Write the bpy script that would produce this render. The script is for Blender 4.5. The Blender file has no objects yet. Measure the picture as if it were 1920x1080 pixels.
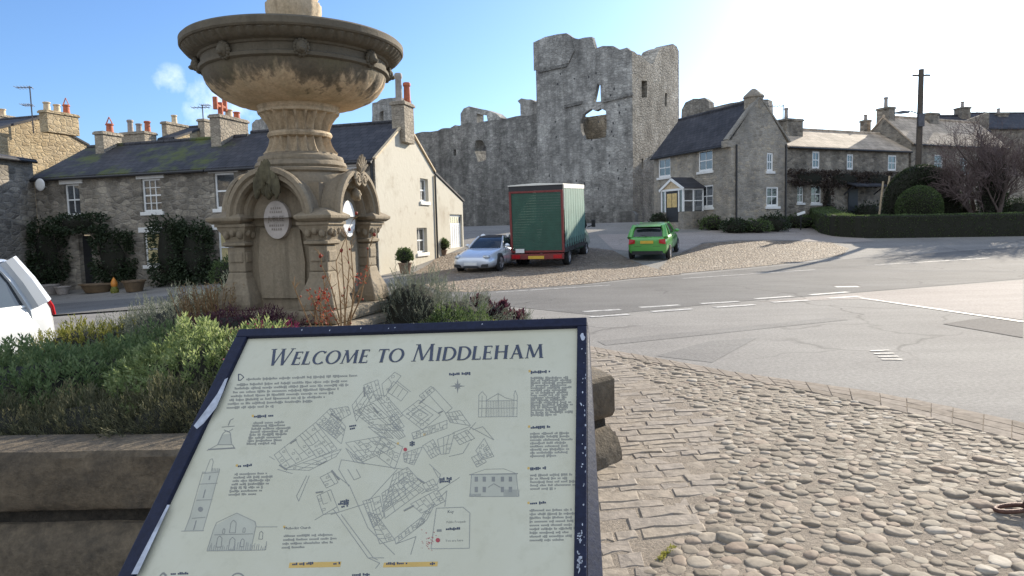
import bpy, bmesh, math, random
from mathutils import Vector, Matrix, noise
from mathutils.geometry import tessellate_polygon, delaunay_2d_cdt
R = math.radians
PI = math.pi
V = Vector
sc = bpy.context.scene
COL = sc.collection
random.seed(11)
rnd = random.random
def ru(a, b): return a + (b - a) * random.random()

# ------------------------------------------------------------------ camera
EYE, FL = 1.65, 1280.0
PIT, ROL = math.atan(.0859), .025
_f = V((0, math.cos(PIT), -math.sin(PIT)))
_r0, _u0 = V((1, 0, 0)), V((0, math.sin(PIT), math.cos(PIT)))
_r = (_r0 * math.cos(ROL) - _u0 * math.sin(ROL))
_u = (_r0 * math.sin(ROL) + _u0 * math.cos(ROL))
CAM = V((0, 0, EYE))
cd = bpy.data.cameras.new('camera'); cam = bpy.data.objects.new('camera', cd); COL.objects.link(cam)
cd.sensor_width = 36; cd.lens = 24; cd.clip_end = 3000; cd.clip_start = .05
mw = Matrix((( _r.x, _u.x, -_f.x, CAM.x), (_r.y, _u.y, -_f.y, CAM.y), (_r.z, _u.z, -_f.z, CAM.z), (0, 0, 0, 1)))
cam.matrix_world = mw
sc.camera = cam
def ray(px, py): return _f + _r * ((px - 960) / FL) + _u * ((540 - py) / FL)
def at_y(px, py, y): d = ray(px, py); return CAM + d * (y / d.y)
def at_z(px, py, z): d = ray(px, py); return CAM + d * ((z - EYE) / d.z)

# ------------------------------------------------------------------ sun, sky
SAZ, SEL = R(41), R(23)
SD = V((math.sin(SAZ) * math.cos(SEL), math.cos(SAZ) * math.cos(SEL), math.sin(SEL)))
sl = bpy.data.lights.new('sun', 'SUN'); sun = bpy.data.objects.new('sun', sl); COL.objects.link(sun)
sl.energy = 4.5; sl.angle = R(.53); sl.color = (1, .9, .74)
sun.rotation_euler = (-SD).to_track_quat('-Z', 'Y').to_euler(); sun.location = SD * 100
sc.view_settings.view_transform = 'Standard'; sc.view_settings.look = 'None'
sc.view_settings.exposure = 1.02; sc.view_settings.gamma = 1; sc.view_settings.use_curve_mapping = False
SKYTINT = (.56, .74, 1.0); FILLCLOUDC = (4.15, 4.7, 5.5)
w = bpy.data.worlds.new('World'); sc.world = w; w.use_nodes = True
nt = w.node_tree
bg = nt.nodes['Background']; bg.inputs[1].default_value = .11
sky = nt.nodes.new('ShaderNodeTexSky'); sky.sky_type = 'NISHITA'; sky.sun_disc = False
sky.sun_elevation = SEL; sky.sun_rotation = SAZ; sky.air_density = 1.0; sky.dust_density = 1.2; sky.ozone_density = 1.6; sky.altitude = 150

# ------------------------------------------------------------------ node helpers
def N(nt, t, ins=None, **props):
    n = nt.nodes.new(t)
    for k, v in props.items(): setattr(n, k, v)
    for k, v in (ins or {}).items():
        if isinstance(v, bpy.types.NodeSocket): nt.links.new(v, n.inputs[k])
        else: n.inputs[k].default_value = v
    return n
def c4(c): return (c[0], c[1], c[2], 1)
def mixc(nt, f, a, b, blend='MIX'):
    n = nt.nodes.new('ShaderNodeMix'); n.data_type = 'RGBA'; n.blend_type = blend
    for i, v in ((0, f), (6, a), (7, b)):
        if isinstance(v, bpy.types.NodeSocket): nt.links.new(v, n.inputs[i])
        else: n.inputs[i].default_value = v if i == 0 else c4(v)
    return n.outputs[2]
def ramp(nt, f, stops, interp='LINEAR'):
    n = nt.nodes.new('ShaderNodeValToRGB'); nt.links.new(f, n.inputs[0]); cr = n.color_ramp; cr.interpolation = interp
    while len(cr.elements) < len(stops): cr.elements.new(.5)
    for e, (p, c) in zip(cr.elements, stops):
        e.position = p; e.color = c4(c) if hasattr(c, '__len__') else (c, c, c, 1)
    return n.outputs[0]
def math_(nt, op, a, b=0.):
    n = nt.nodes.new('ShaderNodeMath'); n.operation = op
    for i, v in ((0, a), (1, b)):
        if isinstance(v, bpy.types.NodeSocket): nt.links.new(v, n.inputs[i])
        else: n.inputs[i].default_value = v
    return n.outputs[0]
def coords(nt, scale=(1, 1, 1), distort=0., dscale=2.):
    tc = nt.nodes.new('ShaderNodeTexCoord')
    mp = N(nt, 'ShaderNodeMapping', {'Vector': tc.outputs['Object'], 'Scale': scale})
    out = mp.outputs[0]
    if distort:
        nz = N(nt, 'ShaderNodeTexNoise', {'Vector': out, 'Scale': dscale, 'Detail': 2.})
        a = N(nt, 'ShaderNodeVectorMath', {0: nz.outputs['Color'], 1: (.5, .5, .5)}, operation='SUBTRACT')
        b = N(nt, 'ShaderNodeVectorMath', {0: a.outputs[0]}, operation='SCALE'); b.inputs['Scale'].default_value = distort
        c = N(nt, 'ShaderNodeVectorMath', {0: out, 1: b.outputs[0]}, operation='ADD'); out = c.outputs[0]
    return out
def nz(nt, scale, detail=4., rough=.6, vec=None):
    if vec is None: vec = coords(nt)
    return N(nt, 'ShaderNodeTexNoise', {'Vector': vec, 'Scale': scale, 'Detail': detail, 'Roughness': rough}).outputs['Fac']
def newmat(name):
    m = bpy.data.materials.new(name); m.use_nodes = True
    nt = m.node_tree; return m, nt, nt.nodes['Principled BSDF']
def bump(nt, bs, hgt, strength=.5, dist=.02):
    b = N(nt, 'ShaderNodeBump', {'Height': hgt, 'Strength': strength, 'Distance': dist})
    nt.links.new(b.outputs[0], bs.inputs['Normal'])
def plain(name, col, rough=.6, var=.25, vs=6., bmp=.15, metal=0., spec=.5, coat=0.):
    m, nt, bs = newmat(name)
    n = nz(nt, vs, 6.)
    c = mixc(nt, ramp(nt, n, [(.3, 0.), (.7, 1.)]), [x * (1 - var) for x in col], [min(1, x * (1 + var)) for x in col])
    nt.links.new(c, bs.inputs['Base Color'])
    bs.inputs['Roughness'].default_value = rough; bs.inputs['Metallic'].default_value = metal
    bs.inputs['Specular IOR Level'].default_value = spec; bs.inputs['Coat Weight'].default_value = coat
    if bmp: bump(nt, bs, nz(nt, vs * 6, 4.), bmp, .01)
    return m
def rubble(name, cols, mortar, scale=3., zst=1.9, edge=.05, bmp=.6, stain=None, sscale=.35, samt=.5, dist=.03, rough=.92, streak=0.):
    m, nt, bs = newmat(name)
    vec = coords(nt, (scale, scale, scale * zst), .35, 1.3)
    vo = N(nt, 'ShaderNodeTexVoronoi', {'Vector': vec, 'Scale': 1., 'Randomness': .85})
    ve = N(nt, 'ShaderNodeTexVoronoi', {'Vector': vec, 'Scale': 1., 'Randomness': .85}, feature='DISTANCE_TO_EDGE')
    sep = N(nt, 'ShaderNodeSeparateColor', {0: vo.outputs['Color']})
    k = len(cols)
    c = ramp(nt, sep.outputs[0], [(i / max(1, k - 1) * .9 + .05, cols[i]) for i in range(k)])
    fine = nz(nt, 14., 6., .7)
    c = mixc(nt, .55, c, ramp(nt, fine, [(.3, .25), (.7, .95)]), 'OVERLAY')
    e = ramp(nt, ve.outputs[0], [(0., 1.), (edge, 1.), (edge * 2.2, 0.)])
    c = mixc(nt, math_(nt, 'MULTIPLY', e, .8), c, mortar)
    if stain:
        s = ramp(nt, nz(nt, sscale, 5., .65), [(.42, 0.), (.62, 1.)])
        c = mixc(nt, math_(nt, 'MULTIPLY', s, samt), c, stain, 'MIX')
    if streak:
        k1 = N(nt, 'ShaderNodeTexNoise', {'Vector': coords(nt, (1., 1., .16)), 'Scale': .9, 'Detail': 7., 'Roughness': .68}).outputs['Fac']
        k2 = nz(nt, 1.1, 7., .72)
        c = mixc(nt, streak, c, ramp(nt, k1, [(.32, .22), (.66, .72)]), 'OVERLAY'); c = mixc(nt, streak, c, ramp(nt, k2, [(.34, .25), (.66, .75)]), 'OVERLAY')
    nt.links.new(c, bs.inputs['Base Color']); bs.inputs['Roughness'].default_value = rough
    bs.inputs['Specular IOR Level'].default_value = .25
    hh = math_(nt, 'ADD', ramp(nt, ve.outputs[0], [(0., 0.), (edge * 3, 1.)]), math_(nt, 'MULTIPLY', fine, .8))
    bump(nt, bs, hh, bmp, dist)
    return m
def slate(name, c1, c2, moss=None, sx=.32, sz=.17, rough=.75):
    m, nt, bs = newmat(name)
    tc = nt.nodes.new('ShaderNodeTexCoord'); sp = N(nt, 'ShaderNodeSeparateXYZ', {0: tc.outputs['Object']})
    cb = N(nt, 'ShaderNodeCombineXYZ', {0: sp.outputs[0], 1: math_(nt, 'MULTIPLY', sp.outputs[2], 1.9)})
    br = N(nt, 'ShaderNodeTexBrick', {'Vector': cb.outputs[0], 'Color1': c4(c1), 'Color2': c4(c2), 'Mortar': c4([x * .35 for x in c1]), 'Scale': 1., 'Mortar Size': .012, 'Brick Width': sx, 'Row Height': sz * 1.9, 'Bias': 0.})
    n = nz(nt, .9, 6., .7)
    c = mixc(nt, .6, br.outputs['Color'], ramp(nt, n, [(.3, .2), (.7, .8)]), 'OVERLAY')
    if moss:
        mm = ramp(nt, nz(nt, .55, 5., .7), [(.52, 0.), (.66, 1.)])
        c = mixc(nt, math_(nt, 'MULTIPLY', mm, .75), c, moss)
    nt.links.new(c, bs.inputs['Base Color']); bs.inputs['Roughness'].default_value = rough; bs.inputs['Specular IOR Level'].default_value = .3
    bump(nt, bs, math_(nt, 'ADD', br.outputs['Fac'], math_(nt, 'MULTIPLY', nz(nt, 9.), -.6)), -.5, .03)
    return m
def leafmat(name, cols, trans=.35, scale=30., rough=.55):
    m, nt, bs = newmat(name)
    n = N(nt, 'ShaderNodeTexNoise', {'Vector': coords(nt), 'Scale': scale, 'Detail': 2.}).outputs['Fac']
    k = len(cols)
    c = ramp(nt, n, [(.3 + .4 * i / max(1, k - 1), cols[i]) for i in range(k)])
    nt.links.new(c, bs.inputs['Base Color']); bs.inputs['Roughness'].default_value = rough; bs.inputs['Specular IOR Level'].default_value = .35
    tr = N(nt, 'ShaderNodeBsdfTranslucent', {'Color': c})
    mx = N(nt, 'ShaderNodeMixShader', {0: trans, 1: bs.outputs[0], 2: tr.outputs[0]})
    nt.links.new(mx.outputs[0], nt.nodes['Material Output'].inputs['Surface'])
    return m
def glassmat(name, tint=(.03, .035, .04), rough=.03, ior=2.5):
    m, nt, bs = newmat(name)
    n = nz(nt, 1.2, 2.)
    nt.links.new(ramp(nt, n, [(.4, tint), (.65, [x * 2.2 for x in tint])]), bs.inputs['Base Color'])
    bs.inputs['Roughness'].default_value = rough; bs.inputs['IOR'].default_value = ior
    bump(nt, bs, nz(nt, 1.5, 2.), .06, .02)
    return m

# small clouds of the sky, in the world
_tc = nt.nodes.new('ShaderNodeTexCoord')
def cloudmask(px, py, rad):
    d = ray(px, py).normalized()
    dt = N(nt, 'ShaderNodeVectorMath', {0: _tc.outputs['Generated'], 1: d}, operation='DISTANCE')
    return ramp(nt, dt.outputs['Value'], [(0., 1.), (rad, 0.)])
_cn = N(nt, 'ShaderNodeTexNoise', {'Vector': _tc.outputs['Generated'], 'Scale': 22., 'Detail': 7., 'Roughness': .6}).outputs['Fac']
_cm = None
for q in ((318, 150, .035), (405, 185, .06), (385, 215, .05), (450, 205, .05)):
    k = cloudmask(*q); _cm = k if _cm is None else math_(nt, 'MAXIMUM', _cm, k)
_cf = math_(nt, 'MULTIPLY', ramp(nt, math_(nt, 'MULTIPLY', math_(nt, 'POWER', _cm, .6), _cn), [(.30, 0.), (.55, 1.)]), .35)
_blue = mixc(nt, 1., sky.outputs[0], SKYTINT, 'MULTIPLY')
_c1 = mixc(nt, _cf, _blue, (9.5, 9.6, 10.))
# unseen bright cloud bank, added behind the camera to fill the shade
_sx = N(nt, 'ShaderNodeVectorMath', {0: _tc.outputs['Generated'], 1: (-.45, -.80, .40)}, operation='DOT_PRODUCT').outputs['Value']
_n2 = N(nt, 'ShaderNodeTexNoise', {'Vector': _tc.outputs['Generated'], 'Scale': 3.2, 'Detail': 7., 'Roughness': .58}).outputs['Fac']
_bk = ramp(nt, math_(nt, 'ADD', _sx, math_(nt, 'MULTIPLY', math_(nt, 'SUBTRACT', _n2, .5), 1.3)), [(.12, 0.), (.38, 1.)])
nt.links.new(mixc(nt, _bk, _c1, FILLCLOUDC), bg.inputs[0])

# ------------------------------------------------------------------ mesh builder
def inpoly(x, y, P):
    c = False; j = len(P) - 1
    for i in range(len(P)):
        if (P[i][1] > y) != (P[j][1] > y) and x < (P[j][0] - P[i][0]) * (y - P[i][1]) / (P[j][1] - P[i][1]) + P[i][0]: c = not c
        j = i
    return c

class MB:
    def __init__(s): s.v = []; s.f = []
    def add(s, vs, fs):
        b = len(s.v); s.v += [tuple(x) for x in vs]; s.f += [tuple(i + b for i in f) for f in fs]; return s
    def poly(s, *p): return s.add(p, [tuple(range(len(p)))])
    def box(s, x0, x1, y0, y1, z0, z1):
        return s.add([(x0, y0, z0), (x1, y0, z0), (x1, y1, z0), (x0, y1, z0), (x0, y0, z1), (x1, y0, z1), (x1, y1, z1), (x0, y1, z1)],
                     [(3, 2, 1, 0), (4, 5, 6, 7), (0, 1, 5, 4), (1, 2, 6, 5), (2, 3, 7, 6), (3, 0, 4, 7)])
    def obox(s, c, ex, ey, ez):
        c, ex, ey, ez = V(c), V(ex), V(ey), V(ez)
        return s.add([c - ex - ey - ez, c + ex - ey - ez, c + ex + ey - ez, c - ex + ey - ez, c - ex - ey + ez, c + ex - ey + ez, c + ex + ey + ez, c - ex + ey + ez],
                     [(3, 2, 1, 0), (4, 5, 6, 7), (0, 1, 5, 4), (1, 2, 6, 5), (2, 3, 7, 6), (3, 0, 4, 7)])
    def bar(s, a, b, w, h=None, up=(0, 0, 1)):
        a, b = V(a), V(b); d = b - a; L = d.length
        if L < 1e-6: return s
        d = d / L; x = d.cross(V(up))
        if x.length < 1e-4: x = d.cross(V((0, 1, 0)))
        x.normalize(); y = x.cross(d)
        return s.obox((a + b) / 2, d * (L / 2), x * (w / 2), y * ((h or w) / 2))
    def tube(s, pts, rads, n=8, cap=True):
        pts = [V(p) for p in pts]; b0 = len(s.v)
        if not hasattr(rads, '__len__'): rads = [rads] * len(pts)
        up = V((.31, .17, .93))
        for i, p in enumerate(pts):
            d = (pts[min(i + 1, len(pts) - 1)] - pts[max(i - 1, 0)])
            d = d.normalized() if d.length > 1e-9 else V((0, 0, 1))
            x = d.cross(up); x = x.normalized() if x.length > 1e-3 else d.cross(V((1, 0, 0))).normalized()
            y = d.cross(x)
            for k in range(n):
                a = 2 * PI * k / n; s.v.append(tuple(p + (x * math.cos(a) + y * math.sin(a)) * rads[i]))
        for i in range(len(pts) - 1):
            for k in range(n):
                a, b = b0 + i * n + k, b0 + i * n + (k + 1) % n; s.f.append((a, b, b + n, a + n))
        if cap:
            s.f.append(tuple(b0 + k for k in reversed(range(n)))); s.f.append(tuple(b0 + (len(pts) - 1) * n + k for k in range(n)))
        return s
    def lathe(s, prof, n=48, c=(0, 0, 0), mod=None, cap=True):
        b0 = len(s.v)
        for j, (r, z) in enumerate(prof):
            for k in range(n):
                a = 2 * PI * k / n; rr = r if mod is None else mod(r, z, a, j)
                s.v.append((c[0] + rr * math.cos(a), c[1] + rr * math.sin(a), c[2] + z))
        for j in range(len(prof) - 1):
            for k in range(n):
                a, b = b0 + j * n + k, b0 + j * n + (k + 1) % n; s.f.append((a, b, b + n, a + n))
        if cap:
            s.f.append(tuple(b0 + k for k in reversed(range(n)))); s.f.append(tuple(b0 + (len(prof) - 1) * n + k for k in range(n)))
        return s
    def plate(s, loops, o, ux, uy, th):
        """polygon (first loop) with holes, in plane o+ux*x+uy*y, extruded by vector th"""
        o, ux, uy, th = V(o), V(ux), V(uy), V(th)
        flat = [[V((p[0], p[1], 0)) for p in l] for l in loops]
        allp = [p for l in flat for p in l]; n = len(allp)
        P = [o + ux * p.x + uy * p.y for p in allp]
        if len(flat) == 1: tri = tessellate_polygon(flat)
        else:
            es, b = [], 0
            for l in flat: es += [(b + i, b + (i + 1) % len(l)) for i in range(len(l))]; b += len(l)
            vo, _e, fo, ov, _oe, _of = delaunay_2d_cdt([p.to_2d() for p in allp], es, [], 0, 1e-6)
            tri = []
            for f in fo:
                c = sum((vo[i] for i in f), V((0, 0))) / len(f)
                if inpoly(c.x, c.y, loops[0]) and not any(inpoly(c.x, c.y, l) for l in loops[1:]):
                    if all(ov[i] for i in f): tri.append(tuple(ov[i][0] for i in f))
        fs = [tuple(t) for t in tri] + [tuple(n + i for i in reversed(t)) for t in tri]
        b = 0
        for l in flat:
            m = len(l)
            for i in range(m):
                j = (i + 1) % m; fs.append((b + i, b + j, n + b + j, n + b + i))
            b += m
        return s.add(P + [p + th for p in P], fs)
    def ell(s, c, r, nu=16, nv=10, disp=0., ds=2., half=False, seed=0.):
        b0 = len(s.v); c = V(c)
        for j in range(nv + 1):
            t = (PI / 2 if half else PI) * j / nv
            for k in range(nu):
                a = 2 * PI * k / nu
                d = V((math.sin(t) * math.cos(a), math.sin(t) * math.sin(a), math.cos(t)))
                q = 1 + (disp * noise.noise(d * ds + V((seed, seed * 1.7, 3))) if disp else 0)
                s.v.append((c.x + d.x * r[0] * q, c.y + d.y * r[1] * q, c.z + d.z * r[2] * q))
        for j in range(nv):
            for k in range(nu):
                a, b = b0 + j * nu + k, b0 + j * nu + (k + 1) % nu; s.f.append((a, a + nu, b + nu, b))
        return s
    def loft(s, rings, cap=True):
        n = len(rings[0]); b0 = len(s.v)
        for r in rings: s.v += [tuple(p) for p in r]
        for i in range(len(rings) - 1):
            for k in range(n):
                a, b = b0 + i * n + k, b0 + i * n + (k + 1) % n; s.f.append((a, b, b + n, a + n))
        if cap:
            s.f.append(tuple(b0 + k for k in reversed(range(n)))); s.f.append(tuple(b0 + (len(rings) - 1) * n + k for k in range(n)))
        return s
    def build(s, name, mat, parent=None, smooth=False, bevel=0., sub=0, fix=True, ang=40):
        me = bpy.data.meshes.new(name); me.from_pydata(s.v, [], s.f); me.materials.append(mat)
        if fix:
            bm = bmesh.new(); bm.from_mesh(me); bmesh.ops.recalc_face_normals(bm, faces=bm.faces); bm.to_mesh(me); bm.free()
        o = bpy.data.objects.new(name, me); COL.objects.link(o)
        if parent: o.parent = parent
        if smooth:
            me.polygons.foreach_set('use_smooth', [True] * len(me.polygons))
            if smooth != 'all': me.set_sharp_from_angle(angle=R(ang))
        if bevel:
            b = o.modifiers.new('bevel', 'BEVEL'); b.width = bevel; b.segments = 2; b.limit_method = 'ANGLE'; b.angle_limit = R(35)
        if sub:
            b = o.modifiers.new('sub', 'SUBSURF'); b.levels = sub; b.render_levels = sub
        return o
def tag(o, label, cat, group=None, kind=None):
    if label: o['label'] = label
    if cat: o['category'] = cat
    if group: o['group'] = group
    if kind: o['kind'] = kind
    return o
def thing(name, label, cat, loc=(0, 0, 0), rz=0., group=None):
    o = bpy.data.objects.new(name, None); COL.objects.link(o); o.location = loc; o.rotation_euler = (0, 0, rz); o.empty_display_size = .1
    return tag(o, label, cat, group)
def struct(o): o['kind'] = 'structure'; return o
def copy_tree(o, parent=None):
    c = o.copy(); COL.objects.link(c)
    if parent: c.parent = parent
    for ch in list(o.children): copy_tree(ch, c)
    return c

# ------------------------------------------------------------------ terrain
def sp(x, k=1.6):
    x = x / k
    return k * (x if x > 30 else math.log1p(math.exp(x)))
def smooth(x, a, b):
    t = max(0, min(1, (x - a) / (b - a))); return t * t * (3 - 2 * t)
def hgt(x, y):
    a = .112 * (sp(y - 28) - sp(y - 45.5)) * (1 - .18 * smooth(x, 11, 19))
    b = -.06 * (sp(-6 - x, 1.2) - sp(-26 - x, 1.2)) * smooth(y, 8, 22)
    return a + b
def gp(px, py):
    d = ray(px, py); t, st = 1.5, .25
    prev = t
    while t < 150:
        p = CAM + d * t
        if p.z < hgt(p.x, p.y):
            lo, hi = prev, t
            for _ in range(30):
                m = (lo + hi) / 2; p = CAM + d * m
                if p.z < hgt(p.x, p.y): hi = m
                else: lo = m
            return CAM + d * hi
        prev = t; t += st
    return CAM + d * t
# ------------------------------------------------------------------ materials
M = {}
M['rub'] = rubble('rubble_grey', [(.13, .115, .095), (.24, .21, .17), (.34, .30, .24), (.19, .165, .13)], (.26, .235, .2), 2.6, 2.0, .05, .7, (.11, .10, .085), .5, .45, streak=.45)
M['rubtan'] = rubble('rubble_tan', [(.34, .26, .16), (.46, .36, .22), (.28, .215, .13), (.40, .32, .21)], (.40, .33, .22), 2.6, 2.0, .05, .8, (.22, .17, .11), .6, .35)
M['rubcot'] = rubble('rubble_cottage', [(.21, .185, .15), (.33, .29, .23), (.26, .235, .2), (.38, .32, .24)], (.32, .29, .25), 3.2, 2.0, .05, .5, (.21, .2, .18), .5, .5, streak=.4)
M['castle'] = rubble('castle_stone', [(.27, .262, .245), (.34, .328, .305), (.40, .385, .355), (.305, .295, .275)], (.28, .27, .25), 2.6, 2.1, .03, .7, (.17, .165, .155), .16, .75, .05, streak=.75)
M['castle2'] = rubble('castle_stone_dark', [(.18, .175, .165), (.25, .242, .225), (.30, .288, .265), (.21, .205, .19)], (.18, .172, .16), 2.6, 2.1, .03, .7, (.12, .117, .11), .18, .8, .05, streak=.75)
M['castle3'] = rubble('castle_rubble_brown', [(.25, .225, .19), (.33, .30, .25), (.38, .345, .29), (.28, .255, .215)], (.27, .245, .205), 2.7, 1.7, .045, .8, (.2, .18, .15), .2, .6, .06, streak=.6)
M['chim'] = rubble('chimney_stone', [(.26, .22, .17), (.36, .31, .24), (.30, .26, .20)], (.3, .26, .2), 4., 1.7, .05, .6, (.16, .14, .12), .8, .5)
M['slate'] = slate('slate_dark', (.040, .040, .046), (.060, .058, .064))
M['slatemoss'] = slate('slate_mossy', (.040, .040, .046), (.060, .058, .064), (.10, .12, .02))
M['stoneroof'] = slate('stone_slate_roof', (.40, .32, .235), (.50, .40, .30), None, .6, .26, .85)
M['white'] = plain('white_paint', (.78, .78, .76), .45, .06, 3., .05)
M['offwhite'] = plain('stone_white', (.72, .71, .68), .6, .08, 3., .1)
M['pot'] = plain('terracotta', (.42, .12, .06), .8, .3, 9., .2)
M['potc'] = plain('buff_clay', (.55, .43, .28), .8, .25, 9., .2)
M['potg'] = plain('grey_clay', (.3, .26, .23), .8, .25, 9., .2)
M['dark'] = plain('dark_trim', (.02, .02, .022), .5, .3, 6., .05)
M['lead'] = plain('lead_flashing', (.33, .35, .38), .55, .25, 5., .1)
M['glass'] = glassmat('window_glass', (.035, .04, .045))
M['curtain'] = plain('curtain_cloth', (.5, .42, .22), .9, .2, 14., .1)
M['iron'] = plain('aerial_metal', (.10, .10, .11), .5, .2, 6., 0, .8)
m, nt, bs = newmat('render_white'); M['render'] = m
n1 = ramp(nt, nz(nt, .55, 6., .68), [(.52, 0.), (.70, 1.)]); n2 = ramp(nt, nz(nt, 2.2, 6., .7), [(.58, 0.), (.72, 1.)])
c = mixc(nt, math_(nt, 'MULTIPLY', n1, .75), (.50, .465, .385), (.38, .335, .26)); c = mixc(nt, math_(nt, 'MULTIPLY', n2, .6), c, (.33, .27, .2))
nt.links.new(c, bs.inputs['Base Color']); bs.inputs['Roughness'].default_value = .9; bump(nt, bs, nz(nt, 5., 5.), .35, .03)
# ground materials
def tarmac(name, c1, c2, gs=140., rough=.9, patch=.35, bmp=.35):
    m, nt, bs = newmat(name)
    vec = coords(nt)
    g = N(nt, 'ShaderNodeTexNoise', {'Vector': vec, 'Scale': gs, 'Detail': 3., 'Roughness': .7}).outputs['Fac']
    b = N(nt, 'ShaderNodeTexNoise', {'Vector': vec, 'Scale': patch, 'Detail': 6., 'Roughness': .62}).outputs['Fac']
    st = N(nt, 'ShaderNodeTexNoise', {'Vector': coords(nt, (.15, 1.6, 1)), 'Scale': 1.2, 'Detail': 5., 'Roughness': .6}).outputs['Fac']
    c = ramp(nt, b, [(.3, c1), (.7, c2)])
    c = mixc(nt, .5, c, ramp(nt, g, [(.3, .18), (.7, .82)]), 'OVERLAY')
    md = N(nt, 'ShaderNodeTexNoise', {'Vector': vec, 'Scale': 24., 'Detail': 5., 'Roughness': .7}).outputs['Fac']
    c = mixc(nt, .22, c, ramp(nt, st, [(.3, .3), (.7, .7)]), 'OVERLAY'); c = mixc(nt, .5, c, ramp(nt, md, [(.3, .22), (.7, .78)]), 'OVERLAY')
    cr = N(nt, 'ShaderNodeTexVoronoi', {'Vector': coords(nt, (1, 1, 1), .9, 1.1), 'Scale': .33, 'Randomness': 1.}, feature='DISTANCE_TO_EDGE').outputs[0]
    ckm = ramp(nt, N(nt, 'ShaderNodeTexNoise', {'Vector': vec, 'Scale': .25, 'Detail': 2.}).outputs['Fac'], [(.45, 0.), (.6, 1.)])
    c = mixc(nt, math_(nt, 'MULTIPLY', math_(nt, 'MULTIPLY', ramp(nt, cr, [(0., 1.), (.006, .6), (.014, 0.)]), ckm), .6), c, [x * .4 for x in c1])
    nt.links.new(c, bs.inputs['Base Color']); bs.inputs['Roughness'].default_value = rough; bs.inputs['Specular IOR Level'].default_value = .12
    bump(nt, bs, g, bmp, .006)
    return m
M['tarmac'] = tarmac('tarmac_pale', (.19, .178, .165), (.255, .24, .22))
M['road'] = tarmac('tarmac_road', (.115, .11, .105), (.165, .158, .15))
M['tarmac2'] = tarmac('tarmac_repair', (.165, .155, .145), (.215, .205, .19))
M['patch'] = tarmac('tarmac_patch', (.115, .105, .1), (.14, .13, .12))
M['pink'] = tarmac('tarmac_pink', (.27, .235, .21), (.33, .29, .26))
m, nt, bs = newmat('gravel_cobble'); M['gravel'] = m
vec = coords(nt, (1, 1, 1), .2, 3.)
vo = N(nt, 'ShaderNodeTexVoronoi', {'Vector': vec, 'Scale': 7.5}); ve = N(nt, 'ShaderNodeTexVoronoi', {'Vector': vec, 'Scale': 7.5}, feature='DISTANCE_TO_EDGE')
sep = N(nt, 'ShaderNodeSeparateColor', {0: vo.outputs['Color']})
c = ramp(nt, sep.outputs[0], [(.05, (.16, .12, .085)), (.35, (.30, .23, .165)), (.65, (.22, .165, .12)), (.95, (.42, .35, .27))])
c = mixc(nt, ramp(nt, ve.outputs[0], [(0., .85), (.12, 0.)]), c, (.14, .115, .085))
c = mixc(nt, ramp(nt, nz(nt, .5, 5.), [(.35, 0.), (.65, .5)]), c, (.26, .195, .135))
nt.links.new(c, bs.inputs['Base Color']); bs.inputs['Roughness'].default_value = .8
bump(nt, bs, ramp(nt, ve.outputs[0], [(0., 0.), (.35, 1.)]), 1., .09)
m, nt, bs = newmat('cobble_bed'); M['bed'] = m
g = nz(nt, 60., 6., .75); b_ = nz(nt, 1.2, 5.)
c = mixc(nt, ramp(nt, b_, [(.3, 0.), (.7, 1.)]), (.22, .178, .135), (.29, .24, .185)); c = mixc(nt, .6, c, ramp(nt, g, [(.3, .1), (.7, .85)]), 'OVERLAY')
nt.links.new(c, bs.inputs['Base Color']); bs.inputs['Roughness'].default_value = .95; bump(nt, bs, g, .9, .02)
def tonemat(name, cols, rough=.6, bscale=30., bmp=.25, mot=.35, spec=.22):
    m, nt, bs = newmat(name)
    at = N(nt, 'ShaderNodeAttribute', attribute_name='tone')
    k = len(cols); c = ramp(nt, at.outputs['Fac'], [(i / (k - 1), cols[i]) for i in range(k)])
    c = mixc(nt, mot, c, ramp(nt, nz(nt, bscale, 6., .65), [(.3, .2), (.7, .85)]), 'OVERLAY')
    nt.links.new(c, bs.inputs['Base Color']); bs.inputs['Roughness'].default_value = rough; bs.inputs['Specular IOR Level'].default_value = spec
    bump(nt, bs, nz(nt, bscale * 2, 5.), bmp, .01)
    return m
M['cob'] = tonemat('cobble_stone', [(.15, .122, .09), (.225, .185, .138), (.19, .158, .12), (.275, .235, .182), (.23, .175, .13), (.34, .30, .245)], .8, 22.)
M['sett'] = tonemat('paving_stone', [(.19, .155, .115), (.255, .21, .16), (.225, .19, .155), (.29, .24, .185)], .75, 16., .6, .5)
M['kerb'] = tonemat('kerb_stone', [(.24, .202, .162), (.29, .245, .20), (.265, .226, .186), (.31, .265, .22)], .95, 16., .4, .4, .04)
M['kerbbed'] = plain('kerb_mortar', (.235, .198, .16), .95, .25, 30., .3, 0., .05)
m, nt, bs = newmat('worn_line_paint'); M['line'] = m
wv = ramp(nt, nz(nt, 6., 8., .8), [(.40, 0.), (.58, 1.)])
nt.links.new(mixc(nt, wv, (.20, .19, .18), (.50, .48, .45)), bs.inputs['Base Color']); bs.inputs['Roughness'].default_value = .7

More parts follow.
